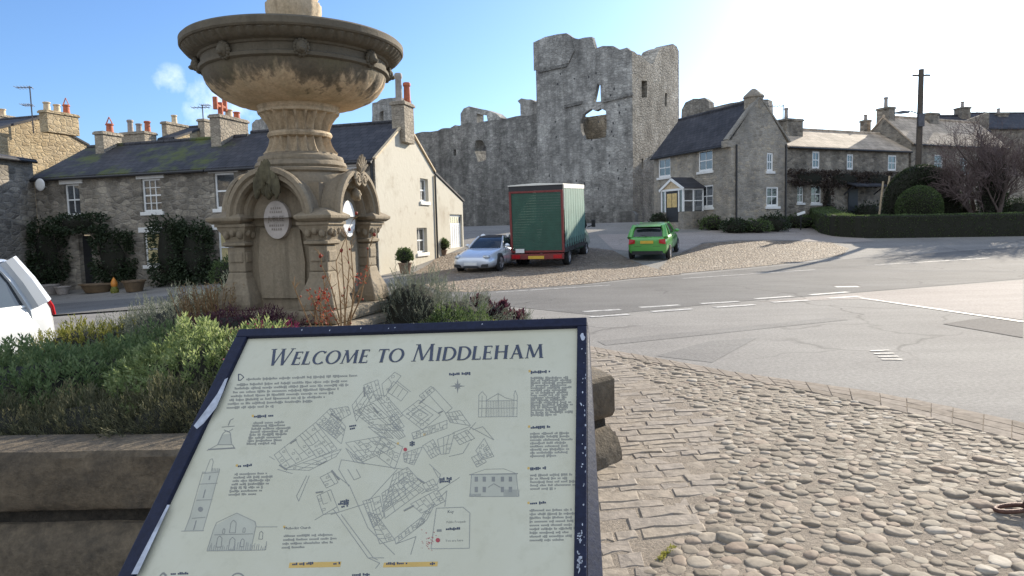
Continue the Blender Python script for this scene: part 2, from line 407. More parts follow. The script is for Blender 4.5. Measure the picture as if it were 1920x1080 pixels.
# ------------------------------------------------------------------ ground sheets
def drape(name, pts, off, mat, seg=1.2, px=True):
    P = [gp(*p) for p in pts] if px else [V((p[0], p[1], 0)) for p in pts]
    flat = [V((p.x, p.y, 0)) for p in P]
    bm = bmesh.new(); vs = [bm.verts.new(p) for p in flat]
    for t in tessellate_polygon([flat]):
        try: bm.faces.new([vs[i] for i in t])
        except ValueError: pass
    for _ in range(7):
        es = [e for e in bm.edges if e.calc_length() > seg]
        if not es: break
        bmesh.ops.subdivide_edges(bm, edges=es, cuts=1)
        bmesh.ops.triangulate(bm, faces=[f for f in bm.faces if len(f.verts) > 3])
    bmesh.ops.recalc_face_normals(bm, faces=bm.faces)
    for v in bm.verts: v.co.z = hgt(v.co.x, v.co.y) + off
    for f in bm.faces:
        if f.normal.z < 0: f.normal_flip()
    me = bpy.data.meshes.new(name); bm.to_mesh(me); bm.free(); me.materials.append(mat)
    o = bpy.data.objects.new(name, me); COL.objects.link(o); return struct(o)
def axis(a, b, fine0, fine1, cs, fs):
    out, x = [], a
    while x < b:
        out.append(x); x += fs if fine0 <= x < fine1 else cs
    return out + [b]
g = MB()
xs = axis(-600, 600, -40, 45, 40, 1.); ys = axis(-60, 900, -4, 64, 40, 1.)
g.v = [(x, y, hgt(x, y)) for y in ys for x in xs]; nx = len(xs)
g.f = [(j * nx + i, j * nx + i + 1, (j + 1) * nx + i + 1, (j + 1) * nx + i) for j in range(len(ys) - 1) for i in range(nx - 1)]
struct(g.build('ground', M['tarmac']))
far = [(1100, 534), (1280, 516), (1530, 491), (1640, 481), (1918, 462)]
near = [(1918, 523), (1600, 549), (1380, 566), (1120, 592)]
Pf = [gp(*p) for p in far]; Pn = [gp(*p) for p in near]
drape('road', [(-34, 26.5), (-16, 24.2), (-5, 22.4)] + [(p.x, p.y) for p in Pf] + [(44, 38), (44, 26)] + [(p.x, p.y) for p in Pn] + [(-1.5, 16.2), (-8, 17.4), (-34, 19.5)], .0055, M['road'], px=False)
# cobbled forecourt beyond the road, and the paler lane behind it
drape('forecourt', [(760, 518), (826, 548), (900, 548), (1100, 532.5), (1180, 523), (1278, 514.5), (1150, 470), (1090, 462), (900, 466), (826, 478)], .012, M['gravel'])
drape('cobbled_verge', [(1262, 514), (1400, 502), (1510, 490), (1580, 478), (1592, 466), (1560, 456), (1480, 452), (1380, 452), (1318, 457), (1258, 482), (1235, 503)], .012, M['gravel'])
drape('lane', [(1150, 468), (1258, 480), (1318, 455.5), (1380, 450.5), (1480, 450.5), (1575, 456), (1640, 452), (1580, 436), (1560, 424), (1450, 428), (1300, 436), (1120, 440)], .011, M['pink'])
drape('pink_tarmac', [(1918, 600), (1790, 583), (1610, 561), (1420, 566), (1600, 550), (1918, 525)], .0045, M['pink'])
drape('road_patch', [(1768, 608), (1846, 596), (1918, 606), (1918, 634)], .0078, M['patch'])
drape('drain_cover', [(1556, 534), (1600, 531), (1614, 536), (1570, 539)], .0085, M['patch'])
drape('road_patch', [(1230, 668), (1330, 640), (1420, 634), (1335, 680)], .0042, M['tarmac2'])
drape('road_patch', [(1120, 640), (1560, 596), (1590, 600), (1135, 648)], .0046, M['tarmac2'])
def line(a, b, wid):
    A, B = gp(*a), gp(*b); d = (B - A); d.z = 0; L = d.length; d.normalize(); nn = V((-d.y, d.x, 0)) * wid / 2
    return drape('road_marking', [(A.x - nn.x, A.y - nn.y), (B.x - nn.x, B.y - nn.y), (B.x + nn.x, B.y + nn.y), (A.x + nn.x, A.y + nn.y)], .0098, M['line'], 2., px=False)
for a, b, wd in [((1093, 585), (1164, 581), .17), ((1106, 595), (1180, 590), .17), ((1200, 577), (1274, 572.5), .17), ((1222, 585), (1298, 580), .17),
                 ((1314, 570), (1386, 566), .17), ((1340, 577), (1414, 572), .17), ((1416, 561), (1486, 556), .17), ((1448, 567.5), (1516, 563.5), .17),
                 ((1518, 553.5), (1590, 548), .17), ((1554, 560), (1612, 556), .17),
                 ((930, 548.5), (1145, 535), .11), ((1280, 522.5), (1528, 506), .11), ((1640, 497), (1855, 484), .11), ((1566, 538.5), (1610, 538), .3), ((1612, 559), (1918, 604), .12)]:
    line(a, b, wd)
for k in range(4): line((1632 + k * 7, 659 + k * 5.2), (1668 + k * 8, 657.5 + k * 5.8), .05)

# ------------------------------------------------------------------ foreground paving
def g0(px, py): p = at_z(px, py, 0.); return (p.x, p.y)
k_top = [g0(*p) for p in [(1080, 645), (1115, 652), (1250, 676), (1386, 701), (1500, 716), (1627, 734), (1780, 764), (1918, 794), (2200, 870)]]
k_bot = [g0(*p) for p in [(1080, 657), (1124, 664), (1250, 686), (1386, 711), (1480, 729), (1562, 746), (1737, 785), (1918, 832), (2200, 925)]]
sett_b = [g0(*p) for p in [(1105, 660), (1185, 695), (1262, 738), (1322, 777), (1352, 811), (1357, 845), (1343, 896), (1313, 956), (1271, 1016), (1205, 1080), (1150, 1140)]]
cobpoly = k_bot[::-1] + sett_b + [(.2, 2.0), (4.5, 2.0)]
settpoly = sett_b + [(-1.3, 2.1), (-.9, 4.), (-.2, 7.0), (.2, 8.4)]
P_all = [(-6, 1.0), (6.5, 1.0), k_top[-1]] + k_top[::-1] + [(.1, 9.9), (-1.9, 10.6), (-6, 9.6)]
drape('paving_bed', P_all, .006, M['bed'], .8, px=False)
def attr(o, tones):
    a = o.data.attributes.new('tone', 'FLOAT', 'POINT'); a.data.foreach_set('value', tones); return o
cb = MB(); tn = []; placed = {}
def near_ok(x, y, r):
    gx, gy = int(x / .2), int(y / .2)
    for i in range(gx - 2, gx + 3):
        for j in range(gy - 2, gy + 3):
            for (a, b, q) in placed.get((i, j), ()):
                if (a - x) ** 2 + (b - y) ** 2 < (.80 * (q + r)) ** 2: return False
    return True
random.seed(5)
tries = 0
while tries < 40000:
    tries += 1
    x = ru(.3, 6.5); y = 2.4 + (rnd() ** 1.3) * 8.0
    if not inpoly(x, y, cobpoly): continue
    big = rnd(); r = ru(.030, .048) if big < .6 else (ru(.046, .068) if big < .86 else ru(.018, .032))
    if y > 6: r *= .92
    if not near_ok(x, y, r): continue
    placed.setdefault((int(x / .2), int(y / .2)), []).append((x, y, r))
    a0 = ru(-.7, .9) + (.9 if rnd() < .2 else 0); el = ru(1.0, 1.5); hz = ru(.005, .024) * (r / .055); nu, nv = (12, 5) if y < 6 else (8, 4)
    se = ru(2., 3.2); ph = ru(0, 6); am = ru(.02, .14); t0 = rnd(); b0 = len(cb.v)
    ca, sa = math.cos(a0), math.sin(a0); tlt = ru(-.12, .12)
    for j in range(nv + 1):
        t = PI / 2 * j / nv
        for k in range(nu):
            a = 2 * PI * k / nu
            ce, s_ = math.cos(a), math.sin(a)
            q = (abs(ce) ** se + abs(s_) ** se) ** (-1 / se) * (1 + am * math.sin(2 * a + ph) + am * .6 * math.sin(3 * a + 2 * ph))
            rr = r * q * (math.sin(t) ** .62) * (1 + .09 * noise.noise(V((x * 31 + ce * 1.3, y * 31 + s_ * 1.3, t))))
            ux, uy = rr * ce * math.sqrt(el), rr * s_ / math.sqrt(el)
            cb.v.append((x + ux * ca - uy * sa, y + ux * sa + uy * ca, .003 + hz * math.cos(t) ** .7 * (1 + .35 * noise.noise(V((x * 17 + ux * 22, y * 17 + uy * 22, 2.)))) + ux * tlt * .45)); tn.append(t0)
    for j in range(nv):
        for k in range(nu):
            p_, q_ = b0 + j * nu + k, b0 + j * nu + (k + 1) % nu; cb.f.append((p_, p_ + nu, q_ + nu, q_))
struct(attr(cb.build('cobbled_pavement', M['cob'], smooth='all', fix=False), tn))
# riven stone setts between the planter and the cobbles
st = MB(); tn = []
def slab(mb, tn, P, z, tone, jit=.008, bev=.012):
    c = V((0, 0, 0))
    for p in P: c += V((p[0], p[1], 0))
    c /= len(P); tx, ty = ru(-.012, .012), ru(-.015, .03)
    top, mid = [], []
    for p in P:
        d = V((p[0], p[1], 0)) - c; L = d.length
        q = c + d * (1 - bev / L); zz = z + d.x * tx + d.y * ty + ru(-jit, jit) * .3
        top.append((q.x, q.y, zz)); mid.append((p[0], p[1], zz - .010))
    n = len(P); b = len(mb.v)
    mb.v += top + mid + [(p[0], p[1], -.02) for p in P]; tn += [tone] * (3 * n)
    mb.f.append(tuple(b + i for i in range(n)))
    for r_ in range(2):
        for i in range(n): j = (i + 1) % n; mb.f.append((b + r_ * n + i, b + (r_ + 1) * n + i, b + (r_ + 1) * n + j, b + r_ * n + j))
y = 2.1; row = 0
while y < 9.0:
    dy = ru(.085, .15); x = -1.0 + ru(0, .2); sk = .12
    while x < 2.6:
        dx = ru(.10, .42); yy = y + sk * x
        if inpoly(x + dx / 2, yy + dy / 2, settpoly):
            gpx = ru(.000, .006); n_ = 3
            bot = [(x + gpx + (dx - 2 * gpx) * i / n_, y + gpx + sk * (x + dx * i / n_) + ru(-.02, .02)) for i in range(n_ + 1)]
            tp = [(x + gpx + (dx - 2 * gpx) * i / n_ + ru(-.01, .01), y + dy - gpx + sk * (x + dx * i / n_) + ru(-.012, .012)) for i in range(n_, -1, -1)]
            slab(st, tn, bot + tp, .0085 + ru(-.0035, .006), .3 + rnd() * .5)
        x += dx
    y += dy; row += 1
struct(attr(st.build('stone_paving', M['sett'], fix=False), tn))
drape('kerb_bed', [p for p in k_bot] + [p for p in reversed(k_top)], .0085, M['kerbbed'], .6, px=False)
kb = MB(); tn = []
def along(P, step):
    out = []; pts = [V((p[0], p[1])) for p in P]
    for a, b in zip(pts, pts[1:]):
        n = max(1, int((b - a).length / .05)); out += [a.lerp(b, i / n) for i in range(n)]
    return out
T, B = along(k_top, 1), along(k_bot, 1)
def samp(L, t): f_ = t * (len(L) - 1); i = min(int(f_), len(L) - 2); return L[i].lerp(L[i + 1], f_ - i)
t = 0.; Ltot = sum((V(k_top[i + 1]) - V(k_top[i])).length for i in range(len(k_top) - 1))
while t < 1:
    dt = ru(.17, .30) / Ltot; t1 = min(1, t + dt - .003 / Ltot)
    for r0, r1 in ((.03, .34), (.36, .66), (.68, .97)):
        if rnd() < .0: continue
        P = [samp(B, t).lerp(samp(T, t), r0), samp(B, t1).lerp(samp(T, t1), r0), samp(B, t1).lerp(samp(T, t1), r1), samp(B, t).lerp(samp(T, t), r1)]
        slab(kb, tn, [(p.x, p.y) for p in P], .0145 + ru(-.0015, .0015), rnd(), .002, .004)
    t += dt
struct(attr(kb.build('kerb', M['kerb'], fix=False), tn))
# ------------------------------------------------------------------ buildings
class House:
    def __init__(s, name, label, o, X, zb=0., cat='house', group=None):
        X = V((X[0], X[1], 0)).normalized(); s.X = X; s.Y = V((-X.y, X.x, 0)); s.o = V((o[0], o[1], zb)); s.zb = zb
        s.root = thing(name, label, cat, s.o, math.atan2(X.y, X.x), group)
    def lf(s, px, py, yo=0.):       # photo pixel -> (along, up) on the plane parallel to the front
        d = ray(px, py); q = s.o + s.Y * yo; t = (q - CAM).dot(s.Y) / d.dot(s.Y); p = CAM + d * t - s.o
        return p.dot(s.X), p.z
    def lr(s, px, py, xo):          # photo pixel -> (back, up) on the gable plane
        d = ray(px, py); q = s.o + s.X * xo; t = (q - CAM).dot(s.X) / d.dot(s.X); p = CAM + d * t - s.o
        return p.dot(s.Y), p.z
    def PF(s, yo=0.): return lambda a, z, d: (a, yo + d, z)
    def PR(s, xo): return lambda a, z, d: (xo - d, a, z)
def fbox(mb, P, s0, s1, z0, z1, d0, d1):
    a, b = P(s0, z0, d0), P(s1, z1, d1)
    lo = [min(i, j) for i, j in zip(a, b)]; hi = [max(i, j) for i, j in zip(a, b)]
    return mb.box(lo[0], hi[0], lo[1], hi[1], lo[2], hi[2])
def window(H, P, b, style='sash', lintel=0, sill=1, rec=.09, fw=.07, label=None, name='window', wm=None, pane=None):
    s0, s1, z0, z1 = b; f = MB(); q = MB(); wm = wm or M['white']
    fbox(f, P, s0, s0 + fw, z0, z1, rec, rec + .07); fbox(f, P, s1 - fw, s1, z0, z1, rec, rec + .07)
    fbox(f, P, s0 + fw, s1 - fw, z1 - fw, z1, rec, rec + .07); fbox(f, P, s0 + fw, s1 - fw, z0, z0 + fw * 1.2, rec, rec + .07)
    zm = (z0 + z1) / 2
    fbox(f, P, s0 + fw, s1 - fw, zm - .03, zm + .03, rec + .004, rec + .066)
    nv, nh = {'sash': (1, 0), 'two': (2, 0), 'multi': (3, 2), 'plain': (1, 0)}[style]
    for i in range(1, nv):
        x = s0 + fw + (s1 - s0 - 2 * fw) * i / nv; fbox(f, P, x - .018, x + .018, z0 + fw * 1.2, zm - .03, rec + .01, rec + .05); fbox(f, P, x - .018, x + .018, zm + .03, z1 - fw, rec + .01, rec + .05)
    for i in range(nh):
        for a, c in ((z0 + fw, zm - .03), (zm + .03, z1 - fw)):
            if nh == 2 and i == 1: continue
            zz = (a + c) / 2; fbox(f, P, s0 + fw, s1 - fw, zz - .014, zz + .014, rec + .014, rec + .046)
    w_ = f.build(name, wm, H.root)
    if label: w_['label'] = label
    fbox(q, P, s0 + fw * .5, s1 - fw * .5, z0 + fw * .5, z1 - fw * .5, rec + .03, rec + .04); q.build('pane', pane or M['glass'], w_)
    if sill: g_ = MB(); fbox(g_, P, s0 - .10, s1 + .10, z0 - .15, z0 - .004, -.07, .12); g_.build('sill', M['offwhite'], w_, bevel=.012)
    if lintel: g_ = MB(); fbox(g_, P, s0 - .22, s1 + .22, z1 + .004, z1 + .22, -.05, .12); g_.build('lintel', M['offwhite'], w_, bevel=.012)
    return w_
def wallplate(H, P2, holes, outline, mat, th=.32, face='F', xo=0., yo=0., name='wall'):
    """outline and holes in (along, up) on the front ('F') or right gable ('R')"""
    loops = [outline] + [[(b[0], b[2]), (b[0], b[3]), (b[1], b[3]), (b[1], b[2])] for b in holes]
    mb = MB()
    if face == 'F': mb.plate(loops, (0, yo, 0), (1, 0, 0), (0, 0, 1), (0, th, 0))
    else: mb.plate(loops, (xo, 0, 0), (0, 1, 0), (0, 0, 1), (-th if face == 'R' else th, 0, 0))
    return mb.build(name, mat, H.root)
def roof(H, L, D, ze, zr, mat, ov=.18, x0=0., ox=.06, name='roof', yr=None, th=.11, x1=None):
    yr = D / 2 if yr is None else yr; sl = (zr - ze) / yr; s2 = (zr - ze) / max(.3, D - yr)
    pr = [(-ov, ze - ov * sl), (yr, zr), (D + ov, ze - ov * s2), (D + ov, ze - ov * s2 + th), (yr, zr + th * 1.2), (-ov, ze - ov * sl + th)]
    mb = MB().plate([pr], (x0 - ox, 0, 0), (0, 1, 0), (0, 0, 1), ((L if x1 is None else x1) - x0 + 2 * ox, 0, 0))
    r_ = mb.build(name, mat, H.root)
    xx = x0
    rt = MB()
    X1 = (L if x1 is None else x1)
    while xx < X1 - .1:
        e = min(X1, xx + .45); rt.tube([(xx + .008, yr, zr + th * 1.05), (e - .008, yr, zr + th * 1.05)], .12, 8); xx = e
    rt.build('ridge_tile', mat, r_)
    g_ = MB(); g_.tube([(x0, -ov - .045, ze - ov * sl + .0), (X1, -ov - .045, ze - ov * sl + .0)], .06, 8); g_.build('gutter', M['dark'], r_)
    return r_
def chimney(H, x0, x1, y0, y1, z0, z1, pots=(), mat=None, par=None):
    mb = MB().box(x0, x1, y0, y1, z0, z1 - .16).box(x0 - .06, x1 + .06, y0 - .06, y1 + .06, z1 - .157, z1 - .05).box(x0 - .02, x1 + .02, y0 - .02, y1 + .02, z1 - .047, z1)
    ch = mb.build('chimney', mat or M['chim'], par or H.root, bevel=.015)
    f = MB(); f.box(x0 - .02, x1 + .02, y0 - .02, y1 + .02, z0 + .02, z0 + .0201); 
    for (fx, fy, r_, h_, mt, kind) in pots:
        x, y = x0 + (x1 - x0) * fx, y0 + (y1 - y0) * fy
        if kind == 'h':
            p = MB().tube([(x, y, z1), (x, y, z1 + h_ * .75)], r_ * .8, 10).tube([(x, y - r_ * 2.2, z1 + h_ * .5), (x, y + r_ * 2.2, z1 + h_ * .5)], r_ * .7, 8)
            p.tube([(x, y - r_ * 2.2, z1 + h_ * .3), (x, y - r_ * 2.2, z1 + h_)], r_ * .75, 8).tube([(x, y + r_ * 2.2, z1 + h_ * .3), (x, y + r_ * 2.2, z1 + h_)], r_ * .75, 8)
        else:
            p = MB().lathe([(r_ * 1.05, 0), (r_ * .95, h_ * .1), (r_ * .85, h_ * .8), (r_ * 1.08, h_ * .84), (r_ * 1.08, h_ * .95), (r_ * .9, h_), (r_ * .7, h_ * .98), (r_ * .65, h_ * .7)], 12, (x, y, z1))
            if kind == 'cowl':
                for a in range(4): p.bar((x + r_ * math.cos(a * PI / 2), y + r_ * math.sin(a * PI / 2), z1 + h_), (x, y, z1 + h_ * 1.75), .03)
        p.build('chimney_pot', M[mt], ch, smooth=True)
    return ch
def chim_px(H, pl, pm, pr, pt, y0, z0, pots=(), mat=None, ymin=.4):
    xa, _ = H.lf(pl, pt, y0); xb, z1 = H.lf(pm, pt, y0); yb, _ = H.lr(pr, pt, xb)
    if not (y0 + .2 < yb < y0 + 4): yb = y0 + ymin + .6
    return chimney(H, xa, xb, y0, yb, z0, z1, pots, mat)
def pbox(H, x0, x1, y0, y1, face='F', off=0.):
    f = (lambda a, b: H.lf(a, b, off)) if face == 'F' else (lambda a, b: H.lr(a, b, off))
    a, b, c, d = f(x0, (y0 + y1) / 2)[0], f(x1, (y0 + y1) / 2)[0], f((x0 + x1) / 2, y1)[1], f((x0 + x1) / 2, y0)[1]
    return (min(a, b), max(a, b), c, d)

# ---- the stone terrace behind the fountain (two houses)
TX = V((.962, -.272, 0)).normalized(); TB = V((-20.97, 30.5, 0)); TL, TD = 16.56, 5.8
SB = 9.2
_q = House('tmp', 'tmp', TB, TX, -.6); SB = _q.lf(393, 360)[0]; bpy.data.objects.remove(_q.root); print('SB', SB)
HL = House('stone_cottage', 'long grey stone terraced cottage with mossy slate roof and climbers round its door', TB, TX, -.6)
hl = lambda *a: pbox(HL, *a)
wl = [hl(122, 150, 345, 404), hl(266, 302, 335, 397), hl(271, 300, 436, 497)]
door_b = hl(150, 174, 440, 540); door_b = (door_b[0], door_b[1], -.35, door_b[3])
wallplate(HL, None, wl + [door_b], [(.012, -.5), (SB, -.5), (SB, 5.06), (.012, 5.06)], M['rub'], yo=-.003)
wallplate(HL, None, [], [(0, -.5), (TD, -.5), (TD, 5.06), (TD / 2, 6.62), (0, 5.06)], M['rub'], face='L', name='gable_wall')
HL.root.children[-1]
rl = roof(HL, SB, TD, 5.0, 6.55, M['slatemoss'], x1=SB - .03)
window(HL, HL.PF(), wl[0], 'two', 1); window(HL, HL.PF(), wl[1], 'multi', 1); window(HL, HL.PF(), wl[2], 'sash', 1, pane=M['curtain'])
d_ = MB(); fbox(d_, HL.PF(), door_b[0] + .05, door_b[1] - .05, door_b[2], door_b[3] - .05, .16, .22); d_.build('door', M['dark'], HL.root)
chim_px(HL, 176, 192, 227, 245, TD / 2 - .85, 5.4, [(.5, .62, .17, .42, 'pot', 'cowl')], ymin=.9)
chim_px(HL, 392, 411, 464, 213, TD / 2 - .95, 5.4, [(.5, .22, .14, .75, 'pot', 'h'), (.5, .5, .17, .34, 'potc', 'p'), (.5, .78, .15, .32, 'pot', 'p')], ymin=1.2)
sd = MB().ell((0, 0, 0), (.27, .06, .27), 20, 8); x_, z_ = HL.lf(87, 347)
sd.v = [(a + x_, b - .3, c + z_) for a, b, c in sd.v]; sd.bar((x_, -.28, z_), (x_, 0, z_ - .1), .04)
so = sd.build('satellite_dish', M['offwhite'], None, smooth=True); so.matrix_world = Matrix.Translation(HL.o) @ Matrix.Rotation(math.atan2(TX.y, TX.x), 4, 'Z')
tag(so, 'small round white satellite dish under the slate eaves', 'satellite dish')

HR = House('stone_cottage', 'stone end cottage with whitewashed gable wall and lean-to garage', TB + TX * SB, TX, -.6)
RL = TL - SB
hr = lambda *a: pbox(HR, *a)
wr = [hr(556, 596, 318, 383), hr(409, 446, 431, 496), hr(640, 680, 312, 380), hr(402, 440, 324, 391)]
wallplate(HR, None, wr, [(.0, -.5), (RL - .02, -.5), (RL - .02, 5.03), (.0, 5.03)], M['rub'], yo=-.003)
gw = [pbox(HR, 788, 803, 335, 378, 'R', RL), pbox(HR, 782, 801, 427, 474, 'R', RL)]
wallplate(HR, None, gw, [(0, -.5), (TD, -.5), (TD, 4.95), (TD / 2, 6.72), (0, 5.05)], M['render'], face='R', xo=RL, name='gable_wall')
roof(HR, RL, TD, 5.0, 6.68, M['slate'], x0=.02, x1=RL - .04, ox=.0)
for q in wr: window(HR, HR.PF(), q, 'sash', 1, pane=M['curtain'] if q is wr[1] else None)
for q in gw: window(HR, HR.PR(RL), q, 'two', 0, rec=.14)
vg = MB().bar((RL + .02, -.1, 5.03), (RL + .02, TD / 2, 6.82), .12, .07).bar((RL + .02, TD / 2, 6.82), (RL + .02, TD + .1, 4.97), .12, .07); vg.build('verge', M['potc'], HR.root)
chim_px(HR, 733, 757, 775, 188, TD / 2 - .6, 5.9, [(.4, .3, .15, 1.15, 'potg', 'p'), (.7, .75, .15, .85, 'pot', 'p')], ymin=.7)
dp = MB().tube([(RL - .12, -.07, 4.95), (RL - .12, -.07, .3)], .05, 8); dp.build('drainpipe', M['dark'], HR.root)
lt0, lt1 = TD + .004, 9.6
gd = pbox(HR, 844, 867, 402, 464, 'R', RL + .0)
lean = [(lt0, -.2), (lt1, -.2), (lt1, 3.72), (lt0, 4.9)]
wallplate(HR, None, [gd], lean, M['render'], face='R', xo=RL, name='garage_wall')
MB().plate([[(lt0 - .0, 4.93), (lt1 + .15, 3.72), (lt1 + .15, 3.82), (lt0 - .0, 5.03)]], (RL + .05, 0, 0), (0, 1, 0), (0, 0, 1), (-4, 0, 0)).build('garage_roof', M['slate'], HR.root)
MB().plate([lean], (RL - 4, 0, 0), (0, 1, 0), (0, 0, 1), (.3, 0, 0)).box(RL - 3.7, RL - .33, lt1 - .3, lt1 - .01, -.2, 3.7).build('garage_side_wall', M['rub'], HR.root)
g_ = MB(); P = HR.PR(RL); fbox(g_, P, gd[0], gd[1], gd[2], gd[3], .10, .16)
for i in range(1, 6): x_ = gd[0] + (gd[1] - gd[0]) * i / 6; fbox(g_, P, x_ - .02, x_ + .02, gd[2], gd[3] - .5, .085, .1)
gdo = g_.build('garage_door', M['white'], HR.root)
g_ = MB()
for i in range(6): x_ = gd[0] + (gd[1] - gd[0]) * (i + .5) / 6; fbox(g_, P, x_ - .1, x_ + .1, gd[3] - .42, gd[3] - .12, .088, .099)
g_.build('door_window', M['glass'], gdo)
MB().tube([(RL + .06, TD + .02, 4.8), (RL + .06, TD + .02, .6)], .045, 8).build('drainpipe', M['dark'], HR.root)

# ---- houses at the far left
L1 = House('stone_house', 'tall shaded grey stone house wall at the end of the terrace', (-22.25, 19.3), (.113, .993), -.7)
wallplate(L1, None, [], [(0, -.6), (11.25, -.6), (11.25, 5.85), (0, 5.85)], M['rub'])
wallplate(L1, None, [], [(0.01, -.6), (3, -.6), (3, 6.0), (.01, 5.83)], M['rubtan'], face='R', xo=11.248, name='end_wall')
roof(L1, 11.2, 3, 5.85, 6.35, M['slate'], ov=.2, yr=2.9)
sl_ = MB().box(-.09, .09, -.16, -.002, -.06, .06); x_, z_ = L1.lf(72, 363)
sl_.v = [(a + x_, b, c + z_) for a, b, c in sl_.v]; sl_.build('security_light', M['white'], L1.root)
L2 = House('stone_house', 'sunlit tan stone gabled house with wide three-pot chimney', V((-27, 36, 0)) - TX * 8, TX, -.5)
wallplate(L2, None, [], [(0, 0), (6, 0), (6, 7.9), (3, 8.95), (0, 7.9)], M['rubtan'], face='R', xo=8)
wallplate(L2, None, [], [(0, 0), (7.98, 0), (7.98, 7.85), (0, 7.85)], M['rub'], yo=-.003, name='front_wall')
roof(L2, 8, 6, 7.85, 8.95, M['slate'], ov=.12)
chim_px(L2, 72, 87, 146, 205, 1.9, 8.0, [(.5, .14, .18, .45, 'potc', 'p'), (.5, .45, .18, .42, 'potc', 'p'), (.5, .75, .18, .5, 'pot', 'cowl')], M['rubtan'], 1.5)
L3 = House('stone_house', 'furthest stone house with two short pots on its gable, at far left', V((-35.3, 44, 0)) - TX * 8, TX, 0)
wallplate(L3, None, [], [(0, 0), (6, 0), (6, 8.5), (3, 9.6), (0, 8.5)], M['rubtan'], face='R', xo=8)
roof(L3, 8, 6, 8.45, 9.6, M['stoneroof'], ov=.12)
chimney(L3, 7.2, 7.96, 1.6, 4.4, 8.8, 10.3, [(.5, .45, .2, .5, 'pot', 'p'), (.5, .8, .2, .45, 'potc', 'p')])
B1 = House('stone_house', 'house hidden behind the mossy terrace roof, showing a tan gable and chimneys', V((-19.2, 40, 0)) - TX * 12, TX, 0)
bx0 = B1.lf(300, 262)[0]
wallplate(B1, None, [], [(0, 0), (5, 0), (5, 7.4), (2.5, 8.25), (0, 7.4)], M['rubtan'], face='R', xo=12)
roof(B1, 12, 5, 7.35, 8.25, M['slate'], ov=.12, x0=bx0)
wallplate(B1, None, [], [(bx0, 0), (11.98, 0), (11.98, 7.35), (bx0, 7.35)], M['rubtan'], yo=-.003, name='front_wall')
chim_px(B1, 302, 311, 355, 227, 1.2, 7.2, [(.5, .45, .17, .5, 'potc', 'p')], ymin=1.2)
B2 = House('stone_house', 'low house behind the terrace whose wide grey chimney carries three pots', V((-24.5, 38.5, 0)) - TX * 3, TX, 0)
wallplate(B2, None, [], [(0, 0), (6, 0), (6, 5.6), (0, 5.6)], M['rub'])
roof(B2, 6, 5, 5.55, 6.5, M['slate'], ov=.12)
chim_px(B2, 224, 270, 272, 245, 1.6, 5.6, [(.2, .5, .17, .75, 'potg', 'p'), (.55, .5, .17, .5, 'potg', 'p'), (.9, .5, .17, .6, 'pot', 'p')], ymin=.3)
chim_px(B1, 370, 382, 393, 222, 2., 7.6, ymin=.4)

# ---- aerials
def aerial(px, py0, py1, y, label, arms):
    a, b = at_y(px, py0, y), at_y(px, py1, y)
    a.x = b.x
    o = thing('tv_aerial', label, 'aerial', b)
    MB().tube([(0, 0, 0), (0, 0, a.z - b.z)], .035, 6).build('mast', M['iron'], o)
    h_ = a.z - b.z
    for (zf, L, dx) in arms:
        q = MB(); q.tube([(-L + dx, 0, h_ * zf), (L + dx, 0, h_ * zf)], .022, 5)
        for i in range(5): x = -L + dx + 2 * L * (i + .3) / 5; q.tube([(x, -.28, h_ * zf + .03), (x, .28, h_ * zf - .03)], .014, 4)
        q.build('antenna', M['iron'], o)
aerial(63, 161, 250, 38, 'tall thin television mast beside the three-pot chimney', [(.97, .45, -.3), (.6, .3, -.2)])
aerial(381, 196, 224, 42, 'spiky television aerial on a small grey chimney', [(.8, .55, -.1), (.95, .3, .2)])
aerial(1468, 196, 250, 46, 'slender pale television aerial beyond the cottage gable', [(.95, .6, -.5)])

# ---- the ruined castle
CX = V((.78, -.626, 0)).normalized(); CO = V((9.35, 52, 0)) - CX * 8.9
random.seed(21)
def rag(pts, j=.12, step=.5):
    out = []
    for a, b in zip(pts, pts[1:]):
        d = math.hypot(b[0] - a[0], b[1] - a[1]); n = max(1, int(d / step))
        for i in range(n):
            t = i / n; out.append((a[0] + (b[0] - a[0]) * t + (ru(-j, j) * .5 if i else 0), a[1] + (b[1] - a[1]) * t + (ru(-j, j) if i else 0)))
    return out + [pts[-1]]
CT = House('castle_tower', 'ruined grey castle keep tower with ragged top and a broken window', CO, CX, 1.0, 'castle tower')
F_ = lambda pts: [CT.lf(*p) for p in pts]
top = rag(F_([(1190, 97), (1176, 89), (1162, 93), (1150, 86), (1130, 86), (1116, 91), (1110, 69), (1085, 73), (1075, 71), (1062, 62), (1045, 64), (1022, 69), (1012, 76)]), .12)
top[0] = (8.9, top[0][1]); top[-1] = (0., top[-1][1])
holes = [rag(F_([(1113, 191), (1116, 177), (1120, 157), (1126, 160), (1127, 190), (1113, 191)]), .05)[:-1],
         rag(F_([(1088, 230), (1094, 214), (1108, 204), (1117, 208), (1126, 203), (1136, 208), (1138, 235), (1136, 257), (1112, 261), (1096, 262), (1090, 246), (1088, 230)]), .08, .4)[:-1]]
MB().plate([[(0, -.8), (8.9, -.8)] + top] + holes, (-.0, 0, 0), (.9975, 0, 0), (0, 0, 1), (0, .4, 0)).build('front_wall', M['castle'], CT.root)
G_ = lambda pts: [CT.lr(p[0], p[1], 8.9) for p in pts]
ytop = G_([(1273, 96)])[0][0]
topr = rag(G_([(1190, 97), (1200, 102), (1208, 110), (1216, 117), (1225, 119), (1231, 104), (1237, 92), (1248, 87), (1262, 82), (1269, 87), (1273, 96)]), .1, .4)
hr_ = [G_([(1203, 183), (1203, 151), (1214, 152), (1213, 183)]), G_([(1246, 199), (1247, 174), (1251, 175), (1250, 200)]), G_([(1203, 316), (1203, 297), (1206.5, 297), (1206.5, 316)])]
